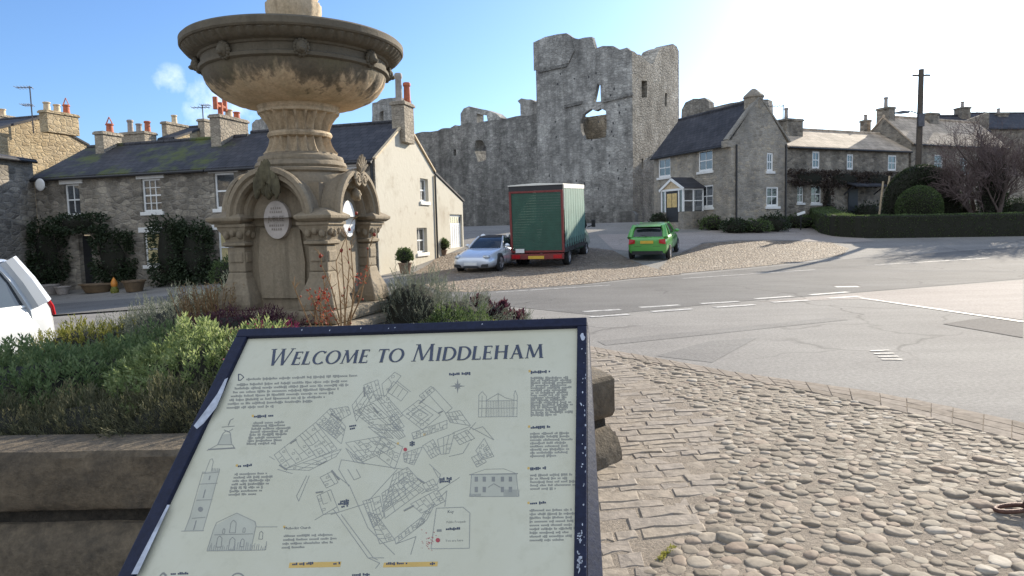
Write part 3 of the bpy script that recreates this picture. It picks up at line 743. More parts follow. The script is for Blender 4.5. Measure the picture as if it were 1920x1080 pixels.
MB().plate([[(.003, -.8), (ytop, -.8)] + [p for p in reversed(topr) if p[0] > .05] + [(.003, topr[0][1])]] + hr_, (8.896, 0, 0), (0, 1, 0), (0, 0, 1), (-1.5, 0, 0)).build('side_wall', M['castle3'], CT.root)
# the corner of the front wall shows in the side face too
MB().box(0.004, 1.2, .404, 7.4, -.8, 10.4).box(1.204, 7.39, 6.0, 7.4, -.8, 10.4).build('rear_wall', M['castle3'], CT.root)
for a, b in (((1010, 134), (1064, 122)), ((1059, 200), (1092, 192)), ((1130, 190), (1188, 176))):
    p, q = CT.lf(*a), CT.lf(*b); sc_ = MB(); sc_.plate([[(p[0], p[1] - .12), (q[0], q[1] - .12), (q[0], q[1] + .1), (p[0], p[1] + .1)]], (0, -.13, 0), (1, 0, 0), (0, 0, 1), (0, .125, 0)); sc_.build('string_course', M['castle2'], CT.root)
p, q = CT.lf(1011, 131), CT.lf(1060, 121)
tl = [(x, z) for x, z in top if x < q[0]]
MB().plate([[(-.14, p[1]), (q[0] + .35, q[1] + .05), (q[0] + .9, q[1] + .9), (q[0] + .6, max(z for x, z in tl) - .5), (q[0] + .2, max(z for x, z in tl) - .2)] + [(x - .14 if x < .2 else x - .1, z - .06) for x, z in tl]], (0, -.09, 0), (1, 0, 0), (0, 0, 1), (0, .085, 0)).build('corner_turret', M['castle'], CT.root)
pl = MB().plate([[(.0, -.8), (9.3, -.8), (9.3, 1.55), (9.0, 1.8), (0, 1.8)]], (0, -.45, 0), (1, 0, 0), (0, 0, 1), (0, .44, 0)); pl.build('plinth', M['castle2'], CT.root)
ph = MB()
random.seed(4)
for _ in range(30):
    x, z_ = ru(.4, 8.6), ru(2.2, 13); ph.plate([[(x + .07 * math.cos(a) * ru(.5, 1.2), z_ + .11 * math.sin(a) * ru(.6, 1.3)) for a in (0, 1.1, 2.2, 3.3, 4.4, 5.5)]], (0, -.012, 0), (1, 0, 0), (0, 0, 1), (0, .01, 0))
ph.build('putlog_hole', M['dark'], CT.root)
CW = House('castle_wall', 'long shaded castle curtain wall with a broken arch standing on top', CO + CX * .1 + V((0, 0, 0)) - CX * 15.6 + V((.626, .78, 0)) * 1.3, CX, 1.0, 'castle wall')
W_ = lambda pts: [CW.lf(*p) for p in pts]
wt = rag(W_([(1016, 212), (985, 217), (950, 222), (905, 228), (870, 232), (835, 240), (800, 247), (775, 252), (720, 262)]), .1)
wh = [rag(W_([(889, 280), (891, 264), (904, 263), (911, 275), (911, 300), (896, 304), (889, 280)]), .06, .4)[:-1], W_([(850, 292), (850, 280), (855, 280), (855, 292)])]
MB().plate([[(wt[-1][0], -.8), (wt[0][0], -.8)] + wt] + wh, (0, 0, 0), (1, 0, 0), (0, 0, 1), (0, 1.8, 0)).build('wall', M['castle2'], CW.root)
a0 = rag(W_([(863, 238), (862, 213), (868, 203), (878, 199), (900, 204), (928, 212), (938, 221), (932, 232), (914, 234), (911, 215), (892, 212), (893, 236), (863, 238)]), .06, .5)[:-1]
MB().plate([a0], (0, .1, 0), (1, 0, 0), (0, 0, 1), (0, 1., 0)).build('broken_arch', M['castle'], CW.root)
a1 = rag(W_([(975, 222), (974, 195), (969, 189), (976, 184), (994, 186), (1003, 191), (1012, 187), (1014, 216), (975, 222)]), .06, .5)[:-1]
MB().plate([a1], (0, .1, 0), (1, 0, 0), (0, 0, 1), (0, 1.2, 0)).build('wall_stub', M['castle'], CW.root)
q = W_([(780, 402), (1000, 400)]); MB().box(wt[-1][0], wt[0][0], -.5, -.006, -.8, q[0][1]).build('plinth', M['castle2'], CW.root)
random.seed(9)
def turret(label, y, outline, holes=(), th=1.2, mat='castle', name='castle_turret'):
    o = V((0, 0, 0)); c = at_y(outline[0][0], outline[0][1], y); T_ = House(name, label, (c.x, y), CX if mat != 'x' else (1, 0), 1.0, 'castle ruin')
    f = lambda pts: [T_.lf(*p) for p in pts]
    MB().plate([rag(f(outline + outline[:1]), .07, .5)[:-1]] + [f(h_) for h_ in holes], (0, 0, 0), (1, 0, 0), (0, 0, 1), (0, th, 0)).build('wall', M[mat], T_.root)
    return T_
turret('distant castle turret stub seen between fountain stem and roof ridge', 62, [(470, 330), (472, 232), (480, 224), (498, 221), (509, 228), (512, 330)])
T2 = turret('distant castle turret with a slit, behind the end chimney', 62, [(697, 330), (698, 193), (722, 185), (745, 182), (752, 186), (754, 330)], [[(711, 226), (712, 210), (719, 207), (719, 226)]])
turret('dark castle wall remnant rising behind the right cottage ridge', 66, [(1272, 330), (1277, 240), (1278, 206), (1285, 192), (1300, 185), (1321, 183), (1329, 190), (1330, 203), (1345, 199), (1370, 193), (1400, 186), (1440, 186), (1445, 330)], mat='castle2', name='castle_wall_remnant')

# ---- cottage on the right of the castle
KX = V((.387, -.92, 0)).normalized(); KO = V((9.6, 45.8, 0)); KL, KD, kb_ = 7.5, 4.1, 1.2
K = House('stone_cottage', 'brown stone cottage with white glazed gabled porch beside the castle', KO, KX, kb_)
kf = lambda *a: pbox(K, *a)
kw = [kf(1234, 1257, 297, 332), kf(1309, 1336, 281, 321), kf(1310, 1337, 347, 389)]
wallplate(K, None, kw, [(.012, -.5), (KL - .012, -.5), (KL - .012, 5.1), (.012, 5.1)], M['rubcot'], yo=-.003)
kg = [pbox(K, 1438, 1450, 286, 321, 'R', KL), pbox(K, 1437, 1460, 350, 387, 'R', KL), pbox(K, 1368, 1371, 312, 324, 'R', KL)][:2]
zr = 7.35
wallplate(K, None, kg, [(0, -.5), (KD, -.5), (KD, 5.1), (KD / 2 + .1, zr + .25), (KD / 2 - .1, zr + .25), (-.0, 5.1)], M['rubcot'], face='R', xo=KL, name='gable_wall')
wallplate(K, None, [], [(0, -.5), (KD, -.5), (KD, 5.1), (KD / 2, zr), (0, 5.1)], M['rubcot'], face='L', name='far_gable_wall')
roof(K, KL, KD, 5.05, zr, M['slate'], ov=.2, x0=.0, x1=KL - .32, ox=.0)
for q in kw: window(K, K.PF(), q, 'two', 0, 1, rec=.05, fw=.1)
for q in kg: window(K, K.PR(KL), q, 'two', 0, 1, rec=.05, fw=.1)
kn = MB().bar((KL - .15, -.25, 5.15), (KL - .15, KD / 2, zr + .33), .36, .1).bar((KL - .15, KD / 2, zr + .33), (KL - .15, KD + .25, 5.15), .36, .1)
kn.box(KL - .45, KL + .03, -.3, .02, 4.75, 5.12); kn.build('gable_coping', M['rubcot'], K.root)
kc = MB().lathe([(.55, 7.), (.53, 7.6), (.6, 7.65), (.58, 7.75), (.36, 7.95), (.2, 8.1), (.1, 8.16)], 10, (KL - .5, KD / 2, .0)); kc.build('chimney', M['chim'], K.root)
dp = MB().tube([(KL + .06, .35, 4.9), (KL + .06, .35, .2)], .05, 6); dp.build('drainpipe', M['dark'], K.root); MB().tube([(KL + .06, KD - .1, 5.), (KL + .06, KD - .1, .2)], .05, 6).build('drainpipe', M['dark'], K.root)
# porch: projects from the front
pz, pw = 2.35, 0
xs_ = [K.lf(1238, 380, -1.5)[0], K.lf(1302, 380, 0)[0]]
x0, x1 = K.lf(1240, 390, -1.5)[0], K.lf(1281, 390, -1.5)[0]
pb = K.lf(1260, 417, -1.5)[1]; ze_ = K.lf(1262, 358, -1.5)[1]; za = K.lf(1262, 338, -1.5)[1]; xm = (x0 + x1) / 2
pb0 = pb; po = MB().box(x0, x1, -1.48, -.01, pb - .6, pb + .62).build('porch', M['rubcot'], K.root)
pf = MB()
for x in (x0 + .04, x0 + .42, x1 - .42, x1 - .04): pf.box(x - .05, x + .05, -1.52, -1.42, pb + .622, ze_)
for y_ in (-.75, -.06):
    for x in (x0 + .04, x1 - .04): pf.box(x - .05, x + .05, y_ - .05, y_ + .05, pb + .622, ze_)
pf.box(x0 - .02, x1 + .02, -1.53, -1.41, ze_, ze_ + .12).box(x0 - .012, x0 + .1, -1.4, -.02, ze_ + .002, ze_ + .11).box(x1 - .1, x1 + .012, -1.4, -.02, ze_ + .002, ze_ + .11)
for x in (x0 + .04, x1 - .04): pf.box(x - .045, x + .045, -1.4, -.1, (pb + .62 + ze_) / 2 - .03, (pb + .62 + ze_) / 2 + .03)
pf.bar((x0 - .12, -1.56, ze_ + .05), (xm, -1.56, za + .05), .07, .14).bar((xm, -1.56, za + .05), (x1 + .12, -1.56, ze_ + .05), .07, .14)
pf.build('porch_frame', M['white'], po)
MB().plate([[(x0, ze_ + .121), (x1, ze_ + .121), (xm, za)]], (0, -1.5, 0), (1, 0, 0), (0, 0, 1), (0, .05, 0)).build('porch_gable', M['potc'], po)
for b_ in ((x0 + .03, x0 + .05, -1.4, -.05), (x1 - .05, x1 - .03, -1.4, -.05), (x0 + .1, x0 + .36, -1.47, -1.45), (x1 - .36, x1 - .1, -1.47, -1.45)): MB().box(*b_, pb + .63, ze_).build('porch_glass', M['glass'], po)
MB().plate([[(x0 - .15, ze_ + .08), (xm, za + .1), (x1 + .15, ze_ + .08), (x1 + .15, ze_ + .16), (xm, za + .19), (x0 - .15, ze_ + .16)]], (0, -1.52, 0), (1, 0, 0), (0, 0, 1), (0, 1.51, 0)).build('porch_roof', M['slate'], po)
do = MB().box(x0 + .5, x1 - .5, -1.5, -1.44, pb + .02, ze_ - .02).build('door', M['dark'], K.root)
MB().box(x0 + .6, xm - .03, -1.512, -1.503, pb + .9, ze_ - .15).box(xm + .03, x1 - .6, -1.512, -1.503, pb + .9, ze_ - .15).build('door_pane', plain('amber_glass', (.6, .42, .16), .2, .3, 6., 0), do)

# ---- terrace on the right
RX = V((.904, .428, 0)).normalized()
T = House('stone_cottage', 'low stone terrace with tan stone-slate roof and climber along its front', (17.3, 43), RX, 1.0)
tf = lambda *a: pbox(T, *a)
TLn = 11.6
tw = [tf(1523, 1537, 284, 316), tf(1588, 1600, 289, 318), tf(1665, 1681, 291, 320), tf(1521, 1540, 347, 381), tf(1495, 1507, 350, 380)]
zeT = T.lf(1560, 277)[1]
wallplate(T, None, tw, [(.0, -.4), (TLn, -.4), (TLn, zeT + .1), (0., zeT + .1)], M['rub'])
roof(T, TLn, 4.6, zeT, zeT + 1.35, M['stoneroof'], ov=.2)
for q in tw[:3]: window(T, T.PF(), q, 'two', 0, 0, rec=.03, fw=.10)
for q in tw[3:]: window(T, T.PF(), q, 'two', 0, 1, rec=.06, fw=.06, wm=M['white'])
chim_px(T, 1476, 1506, 1511, 223, 1.2, zeT + .6, [(.35, .5, .13, .75, 'potg', 'p')], M['rub'], ymin=.5)
a, b = T.lf(1580, 343), T.lf(1640, 347)
MB().plate([[(-.0, 0), (-1.0, -.3), (-1.0, -.22), (0, .1)]], (a[0], -.003, a[1]), (0, 1, 0), (0, 0, 1), (b[0] - a[0], 0, 0)).bar((a[0] + .1, -.05, a[1] - .75), (a[0] + .1, -.85, a[1] - .2), .07).bar((b[0] - .1, -.05, a[1] - .75), (b[0] - .1, -.85, a[1] - .2), .07).build('porch_canopy', M['slate'], T.root)
MB().box(a[0] + .5, a[0] + 1.4, -.06, -.005, -.2, a[1] - .35).build('door', M['dark'], T.root)
R3 = House('stone_house', 'taller stone house with sunlit roof and small chimney on its left gable', (27.9, 47.9), RX, 1.2)
zR = R3.lf(1713, 267)[1]; zRr = zR + 2.0
wr3 = [pbox(R3, 1752, 1768, 290, 322), pbox(R3, 1800, 1814, 296, 324)]
wallplate(R3, None, wr3, [(.012, -.4), (11, -.4), (11, zR + .1), (.012, zR + .1)], M['rub'], yo=-.003)
wallplate(R3, None, [], [(0, -.4), (4.3, -.4), (4.3, zR), (2.15, zRr), (0, zR)], M['rub'], face='L', name='gable_wall')
roof(R3, 11, 4.3, zR, zRr, M['stoneroof'], ov=.18)
for q in wr3: window(R3, R3.PF(), q, 'sash', 0, 1, rec=.04)
chimney(R3, .03, .7, 1.75, 2.75, zRr - .5, zRr + .75, [(.5, .5, .14, .75, 'potg', 'p')], M['rub'])
chimney(R3, .05, .5, 3.5, 4.1, zRr - 1.2, zRr + .1, [(.5, .5, .13, .4, 'potg', 'p')], M['rub'])
chimney(R3, 4.5, 5.6, 1.7, 2.6, zRr - .4, zRr + .55, [], M['rub'])
R4 = House('stone_house', 'dark house beyond the bare tree with a stepped roofline', at_y(1786, 300, 56), (1, .12), 1.6)
R4.root.location.z = 1.6; R4.o.z = 1.6
o4 = [R4.lf(1775, 420)[0], R4.lf(1848, 420)[0]]; zz = [R4.lf(1762, 232)[1], R4.lf(1847, 210)[1]]
wallplate(R4, None, [], [(o4[0], -.5), (o4[1], -.5), (o4[1], zz[1]), (o4[0], zz[0] - .2)], M['rub'])
roof(R4, 0, 4, zz[0] - .6, zz[1] - .1, M['slate'], x0=o4[0] - .5, x1=o4[1])
chimney(R4, R4.lf(1830, 220)[0], R4.lf(1847, 220)[0], 1.5, 2.4, zz[1] - .6, zz[1] + .7, [(.5, .5, .14, .5, 'potg', 'p')], M['rub'])
R5 = House('stone_house', 'furthest dark house at the edge behind the bare tree, chimney on its gable', at_y(1851, 300, 62), (1, .12), 1.7)
R5.root.location.z = 1.7; R5.o.z = 1.7
zz = R5.lf(1880, 238)[1]; xe = R5.lf(1990, 300)[0]
wallplate(R5, None, [], [(0, -.5), (xe, -.5), (xe, zz), (0, zz)], M['rub'])
roof(R5, xe, 5, zz - .1, zz + 1.5, M['slate'])
chimney(R5, R5.lf(1866, 230)[0], R5.lf(1886, 230)[0], 1.8, 2.8, zz, R5.lf(1870, 224)[1], [(.5, .5, .14, .4, 'potg', 'p')], M['rub'])
chimney(R5, R5.lf(1903, 230)[0], R5.lf(1922, 230)[0], 1.8, 2.8, zz, R5.lf(1910, 205)[1], [(.4, .5, .15, .5, 'potg', 'p')], M['rub'])
# ------------------------------------------------------------------ raised planter
PC = V((-1.91, 5.98, 0)); PA = 2.70
m, nt, bs = newmat('planter_stone'); M['planter'] = m
n1, n2, n3 = nz(nt, 1.3, 6., .7), nz(nt, 5., 6., .7), nz(nt, 26., 5., .7)
c = mixc(nt, ramp(nt, n1, [(.35, 0.), (.65, 1.)]), (.08, .062, .042), (.145, .112, .074))
c = mixc(nt, ramp(nt, n2, [(.45, 0.), (.7, .8)]), c, (.04, .033, .025)); c = mixc(nt, .5, c, ramp(nt, n3, [(.3, .2), (.7, .85)]), 'OVERLAY')
nt.links.new(c, bs.inputs['Base Color']); bs.inputs['Roughness'].default_value = .95; bump(nt, bs, math_(nt, 'ADD', n2, math_(nt, 'MULTIPLY', n3, .5)), .8, .03)
m, nt, bs = newmat('soil'); M['soil'] = m
nt.links.new(ramp(nt, nz(nt, 18., 6., .7), [(.3, (.012, .010, .007)), (.7, (.05, .04, .028))]), bs.inputs['Base Color']); bs.inputs['Roughness'].default_value = 1.; bump(nt, bs, nz(nt, 30., 5.), 1., .03)
pl = thing('stone_planter', 'low octagonal stone planter wall full of shrubs round the fountain', 'planter', PC)
def octo(a, z, wob=0.):
    out = []
    P = [V((math.cos(PI / 8 + k * PI / 4), math.sin(PI / 8 + k * PI / 4), 0)) / math.cos(PI / 8) for k in range(8)]
    P[7] = V((.96, -.462, 0)); P[0] = V((.66, .70, 0)); P[1] = V((.25, 1.02, 0)); P = [p * a for p in P]
    for k in range(8):
        A, B = P[k], P[(k + 1) % 8]
        for i in range(24):
            p = A.lerp(B, i / 24); q = 1 + (noise.noise(V((p.x * 2.2, p.y * 2.2, z * 5))) * .006 + noise.noise(V((p.x * 7, p.y * 7, z * 9))) * .003) * wob
            out.append((p.x * q, p.y * q, z + wob * noise.noise(V((p.x * 1.5, p.y * 1.5, 7.1))) * .010))
    return out
wl_ = MB().loft([octo(PA + .07, -.05, 1), octo(PA + .065, .08, 1), octo(PA + .04, .17, 1), octo(PA + .0, .222, 1.5), octo(PA - .01, .24, 2.5), octo(PA - .06, .246, 1.5), octo(PA - .07, .252, 1.5)], False)
wl_.build('lower_course', M['planter'], pl, smooth=True)
g_ = MB().loft([octo(PA - .035, .24, 2), octo(PA - .04, .325, 2)], False); g_.build('recessed_joint', M['soil'], pl)
cp = MB().loft([octo(PA - .3, .315, 1), octo(PA - .01, .312, 1), octo(PA + .012, .325, 2.5), octo(PA + .02, .36, 1), octo(PA + .012, .5, 1), octo(PA + .012, .585, 1.3), octo(PA - .012, .612, 1.5), octo(PA - .10, .62, 1.5), octo(PA - .30, .615, 1.5), octo(PA - .31, .45)], False)
cp.build('coping', M['planter'], pl, smooth=True)
so_ = MB(); rr_ = [0, .8, 1.4, 2.0, 2.45]; zz_ = [.9, .86, .76, .62, .56]
so_.lathe([(max(.01, r), z) for r, z in zip(rr_, zz_)][::-1], 32, cap=False); so_.build('soil', M['soil'], pl, smooth=True)

# ------------------------------------------------------------------ fountain
m, nt, bs = newmat('fountain_stone'); M['fount'] = m
tc = nt.nodes.new('ShaderNodeTexCoord'); spz = N(nt, 'ShaderNodeSeparateXYZ', {0: tc.outputs['Object']})
n1, n2, n3 = nz(nt, 2.4, 6., .7), nz(nt, 9., 6., .7), nz(nt, 40., 5., .7)
streak = N(nt, 'ShaderNodeTexNoise', {'Vector': coords(nt, (6, 6, .8)), 'Scale': 1.5, 'Detail': 5., 'Roughness': .65}).outputs['Fac']
c = mixc(nt, ramp(nt, n2, [(.3, 0.), (.7, 1.)]), (.42, .32, .205), (.50, .40, .275))
c = mixc(nt, ramp(nt, streak, [(.50, 0.), (.68, .75)]), c, (.17, .125, .075)); c = mixc(nt, ramp(nt, n1, [(.54, 0.), (.72, .6)]), c, (.13, .115, .06))
c = mixc(nt, .35, c, ramp(nt, n3, [(.3, .2), (.7, .85)]), 'OVERLAY')
nt.links.new(c, bs.inputs['Base Color']); bs.inputs['Roughness'].default_value = .9; bump(nt, bs, math_(nt, 'ADD', n3, n2), .5, .012)
def variant(src, name, col, amt):
    m = src.copy(); m.name = name; nt = m.node_tree; bs = nt.nodes['Principled BSDF']; s = bs.inputs['Base Color'].links[0].from_socket
    nt.links.new(mixc(nt, amt, s, col), bs.inputs['Base Color']); return m
M['fbase'] = variant(M['fount'], 'fountain_stone_grey', (.115, .098, .072), .66)
M['fdark'] = variant(M['fount'], 'fountain_stone_blackened', (.058, .052, .038), .85)
M['moss'] = plain('mossy_stone', (.095, .082, .048), 1., .5, 12., .5)
M['plaque'] = plain('plaque_stone', (.42, .37, .33), .8, .12, 18., .2); M['plaquew'] = plain('plaque_pale', (.62, .62, .63), .5, .06, 5., .05)
# bowl: dark staining on its upper half (grime that runs down from the rim)
m, nt, bs = newmat('bowl_stone'); M['bowl'] = m
spz = N(nt, 'ShaderNodeSeparateXYZ', {0: nt.nodes.new('ShaderNodeTexCoord').outputs['Object']})
n2, n3 = nz(nt, 9., 6., .7), nz(nt, 40., 5., .7)
streak = N(nt, 'ShaderNodeTexNoise', {'Vector': coords(nt, (5, 5, .9)), 'Scale': 1.4, 'Detail': 6., 'Roughness': .65}).outputs['Fac']
edge = math_(nt, 'ADD', math_(nt, 'MULTIPLY', math_(nt, 'SUBTRACT', spz.outputs[2], 1.90), 5.5), math_(nt, 'MULTIPLY', math_(nt, 'SUBTRACT', streak, .5), 3.2))
c = mixc(nt, ramp(nt, n2, [(.3, 0.), (.7, 1.)]), (.46, .33, .20), (.55, .42, .27))
c = mixc(nt, ramp(nt, edge, [(-.0, 0.), (.2, .6), (.5, .93)]), c, (.075, .062, .042))
c = mixc(nt, ramp(nt, nz(nt, 3., 5.), [(.5, 0.), (.7, .4)]), c, (.15, .13, .06)); c = mixc(nt, .35, c, ramp(nt, n3, [(.3, .2), (.7, .85)]), 'OVERLAY')
nt.links.new(c, bs.inputs['Base Color']); bs.inputs['Roughness'].default_value = .9; bump(nt, bs, math_(nt, 'ADD', n3, n2), .5, .012)
FZ = .93
FO = thing('stone_fountain', 'carved sandstone drinking fountain with wide stained bowl on an arched pedestal', 'fountain', (-1.80, 6.0, FZ), R(-14))
Z = lambda z: z - FZ
hs = .54
MB().box(-.70, .70, -.70, .70, -.35, .0).box(-.62, .62, -.62, .62, .003, .11).build('base_step', M['fbase'], FO, bevel=.03)
core = MB().box(-.40, .40, -.40, .40, .1, Z(1.78)); core.build('pedestal_core', M['fbase'], FO, bevel=.01)
for sx in (-1, 1):
    for sy in (-1, 1):
        cx, cy = sx * .43, sy * .43; q = MB()
        q.loft([[(cx - r, cy - r, z), (cx + r, cy - r, z), (cx + r, cy + r, z), (cx - r, cy + r, z)] for z, r in [(.11, .18), (.16, .185), (.24, .165), (.31, .13), (.37, .105), (.42, .095)]])
        q.box(cx - .093, cx + .093, cy - .093, cy + .093, .421, Z(1.56))
        q.box(cx - .075, cx + .075, cy - .105, cy + .105, .5, Z(1.52)).box(cx - .105, cx + .105, cy - .075, cy + .075, .5, Z(1.52))
        q.build('corner_pier', M['fbase'], FO, bevel=.012)
for sx in (-1, 1):
    for sy in (-1, 1):
        q = MB(); cx, cy = sx * .43, sy * .43
        q.loft([[(cx - r, cy - r, Z(z)), (cx + r, cy - r, Z(z)), (cx + r, cy + r, Z(z)), (cx - r, cy + r, Z(z))] for z, r in [(1.562, .1), (1.575, .122), (1.595, .122), (1.605, .1), (1.66, .115), (1.70, .145), (1.725, .15), (1.726, .165), (1.75, .165)]])
        for a in range(12):
            t = a * PI / 6; q.ell((cx + .125 * math.cos(t) * (1.15 if a % 3 else 1), cy + .125 * math.sin(t) * (1.15 if a % 3 else 1), Z(1.66 + .02 * (a % 2))), (.03, .03, .036), 8, 6)
        q.build('capital', M['fbase'], FO, smooth=True)
for sx in (-1, 1):
    for sy in (-1, 1):
        cx, cy = sx * .46, sy * .46; imp = MB()
        imp.loft([[(cx - r_, cy - r_, Z(z)), (cx + r_, cy - r_, Z(z)), (cx + r_, cy + r_, Z(z)), (cx - r_, cy + r_, Z(z))] for z, r_ in [(1.752, .15), (1.775, .185), (1.80, .19), (1.83, .13), (1.86, .05)]])
        imp.build('impost', M['fbase'], FO, bevel=.006)
# crossing barrel hoods with their recessed moulded arches
def arch_pts(a, b, n=22, z0=0.): return [(a * math.cos(PI * i / n), z0 + b * math.sin(PI * i / n)) for i in range(n + 1)]
zi = Z(1.79)
def face_frame(k):
    a = k * PI / 2; nrm = V((math.sin(a), -math.cos(a), 0)); ux = V((math.cos(a), math.sin(a), 0)); return nrm, ux
for k in range(4):
    nrm, ux = face_frame(k); hb = MB()
    out = arch_pts(.40, .38, 26); 
    steps = [(.62, .435, .485), (.60, .455, .505), (.565, .45, .50), (.55, .415, .465)]
    hb.loft([[tuple(nrm * .0 + ux * x * .985 + V((0, 0, zi + z * .985))) for x, z in out], [tuple(nrm * .55 + ux * x + V((0, 0, zi + z))) for x, z in out]], False)
    prev = None
    prof = [(.55, 0.395, 0.375), (.555, 0.425, 0.405), (.585, 0.430, 0.410), (.61, 0.420, 0.400), (.612, 0.385, 0.365), (.585, 0.370, 0.350), (.585, 0.340, 0.320), (.55, 0.325, 0.305), (.50, 0.320, 0.300), (.50, 0.290, 0.270), (.47, 0.275, 0.255), (.42, 0.265, 0.245)]
    rings = [[tuple(nrm * d + ux * x + V((0, 0, zi + z))) for x, z in arch_pts(a, b, 26)] for d, a, b in prof]
    for r0, r1 in zip(rings, rings[1:]):
        b0 = len(hb.v); hb.v += r0 + r1; n = len(r0)
        hb.f += [(b0 + i, b0 + i + 1, b0 + n + i + 1, b0 + n + i) for i in range(n - 1)]
    hb.build('arch_hood', M['fbase'], FO, smooth=True, ang=50)
    bk = MB(); pts = arch_pts(.28, .26, 26); b0 = len(bk.v)
    bk.v += [tuple(nrm * .425 + ux * x + V((0, 0, zi + z))) for x, z in pts]; bk.f.append(tuple(range(len(pts))))
    bk.poly(*[tuple(nrm * .425 + ux * x + V((0, 0, z))) for x, z in ((-.31, zi), (.31, zi), (.31, zi - .06), (-.31, zi - .06))])
    # recessed panel with a pointed shield outline under the plaque
    sh = [(-.22, .2), (.22, .2), (.24, .5), (.2, .78), (-.2, .78), (-.24, .5)]
    bk.plate([sh], nrm * .43, ux, V((0, 0, 1)), -nrm * .02)
    bk.build('niche_panel', M['fbase'], FO)
    pq = MB(); cz = Z(1.775)
    ring = [(.128 * math.cos(2 * PI * i / 40), .155 * math.sin(2 * PI * i / 40)) for i in range(40)]
    pq.plate([ring], nrm * .475 + V((0, 0, cz)), ux, V((0, 0, 1)), -nrm * .05)
    pqo = pq.build('plaque', M['plaque'] if k == 0 else M['plaquew'], FO, bevel=.006)
    if k == 0:
        for txt, sz, dz in (('JUBILEE', .058, -.012),):
            cu = bpy.data.curves.new('t', 'FONT'); cu.body = txt; cu.size = sz; cu.align_x = 'CENTER'; cu.resolution_u = 2
            to = bpy.data.objects.new('t', cu); me = bpy.data.meshes.new_from_object(to); bpy.data.objects.remove(to)
            q = MB(); q.v = [tuple(nrm * .478 + ux * v.co.x * .86 + V((0, 0, cz + dz + v.co.y * 1.1))) for v in me.vertices]; q.f = [tuple(p.vertices) for p in me.polygons]
            q.build('inscription', plain('carved_letter', (.2, .17, .15), .9, .2, 20., 0), pqo)
    if k == 0:
        q = MB(); random.seed(66)
        for zz0, n_ in ((.085, 5), (.055, 6), (-.055, 7), (-.085, 5)):
            for i in range(n_): x_ = (i - (n_ - 1) / 2) * .022; q.plate([[(x_ - .007, zz0), (x_ + .006, zz0 + ru(-.002, .002)), (x_ + ru(.0, .007), zz0 + .018), (x_ - .004, zz0 + .018)]], nrm * .4795 + V((0, 0, cz)), ux, V((0, 0, 1)), -nrm * .002)
        q.build('worn_carving', plain('carved_letter_worn', (.26, .225, .195), .9, .2, 20., 0), pqo)
    ks = MB()
    if k in (2, 3): continue
    if k == 0:
        for i in range(9):
            t = (i - 4) / 4; ks.ell(nrm * .60 + ux * (t * .10) + V((0, 0, zi + .37 - abs(t) * .13 + .02 * (i % 2))), (.036, .03, .09), 8, 8, .4, 4, seed=i)
        for i in range(5): ks.ell(nrm * .57 + ux * ((i - 2) * .04) + V((0, 0, zi + .21 + abs(i - 2) * .03)), (.035, .04, .07), 8, 6)
    else:
        for sx in (-1, 1):
            c0 = nrm * .615 + ux * (.062 * sx) + V((0, 0, zi + .31)); pts = []
            for i in range(30): a = i * .42; r_ = .062 - i * .0017; pts.append(c0 + ux * (r_ * math.cos(a) * sx) + V((0, 0, r_ * math.sin(a))))
            ks.tube(pts, .014, 6); ks.tube([c0, c0 + nrm * .02], .02, 10)
        for i in range(7):
            a = PI / 2 + (i - 3) * .30; L = .155 - .012 * abs(i - 3); b_ = nrm * .605 + V((0, 0, zi + .37))
            ks.tube([b_, b_ + ux * (L * .6 * math.cos(a)) + V((0, 0, L * .6 * math.sin(a))) + nrm * .02, b_ + ux * (L * math.cos(a) * 1.1) + V((0, 0, L * math.sin(a))) + nrm * .035], [.012, .022, .010], 6)
        ks.ell(nrm * .56 + V((0, 0, zi + .19)), (.05, .05, .05), 10, 8, .4, 3)
    ks.build('keystone', M['moss'] if k == 0 else M['fbase'], FO, smooth=True)
MB().box(-.40, .40, -.40, .40, Z(1.783), Z(2.07)).build('vault_core', M['fbase'], FO)
nk = [(.45, 2.040), (.45, 2.120), (.42, 2.160), (.44, 2.175), (.44, 2.195), (.37, 2.210), (.385, 2.230), (.375, 2.255), (.355, 2.270), (.36, 2.285), (.35, 2.310), (.31, 2.325), (.30, 2.340)]
for ch_ in FO.children: ch_.scale = (.87, .87, 1) if ch_.name.startswith(('impost', 'capital', 'corner')) else (.90, .90, 1)
MB().lathe([(r, Z(z)) for r, z in nk], 64, mod=lambda r, z, a, j: r * (1 + (.012 * math.sin(a * 26) if j in (6, 7, 8) else 0))).build('neck', M['fbase'], FO, smooth=True)
st1 = [(.295, 2.340), (.27, 2.370), (.25, 2.410), (.24, 2.450), (.236, 2.475)]
st2 = [(.236, 2.525), (.242, 2.560), (.258, 2.600), (.285, 2.640), (.305, 2.665), (.315, 2.685)]
flute = lambda n, d: (lambda r, z, a, j: r * (1 - d * (abs(math.sin(a * n / 2)) ** .6 - .5)))
MB().lathe([(r, Z(z)) for r, z in st1], 216, mod=flute(22, .27)).build('stem', M['fount'], FO, smooth=True, ang=60)
MB().lathe([(r, Z(z)) for r, z in st2], 216, mod=flute(22, .25)).build('stem', M['fount'], FO, smooth=True, ang=60)
MB().lathe([(.23, Z(2.47)), (.262, Z(2.48)), (.272, Z(2.50)), (.262, Z(2.52)), (.23, Z(2.53))], 64).build('stem_ring', M['fount'], FO, smooth=True)
MB().lathe([(.30, Z(2.670)), (.335, Z(2.675)), (.342, Z(2.695)), (.33, Z(2.715)), (.335, Z(2.730)), (.365, Z(2.755)), (.40, Z(2.780)), (.405, Z(2.795)), (.3, Z(2.800))], 64).build('stem_collar', M['fount'], FO, smooth=True)
bw = [(.30, 2.735), (.40, 2.74), (.52, 2.765), (.62, 2.81), (.69, 2.865), (.73, 2.92), (.748, 2.975), (.752, 3.02)]
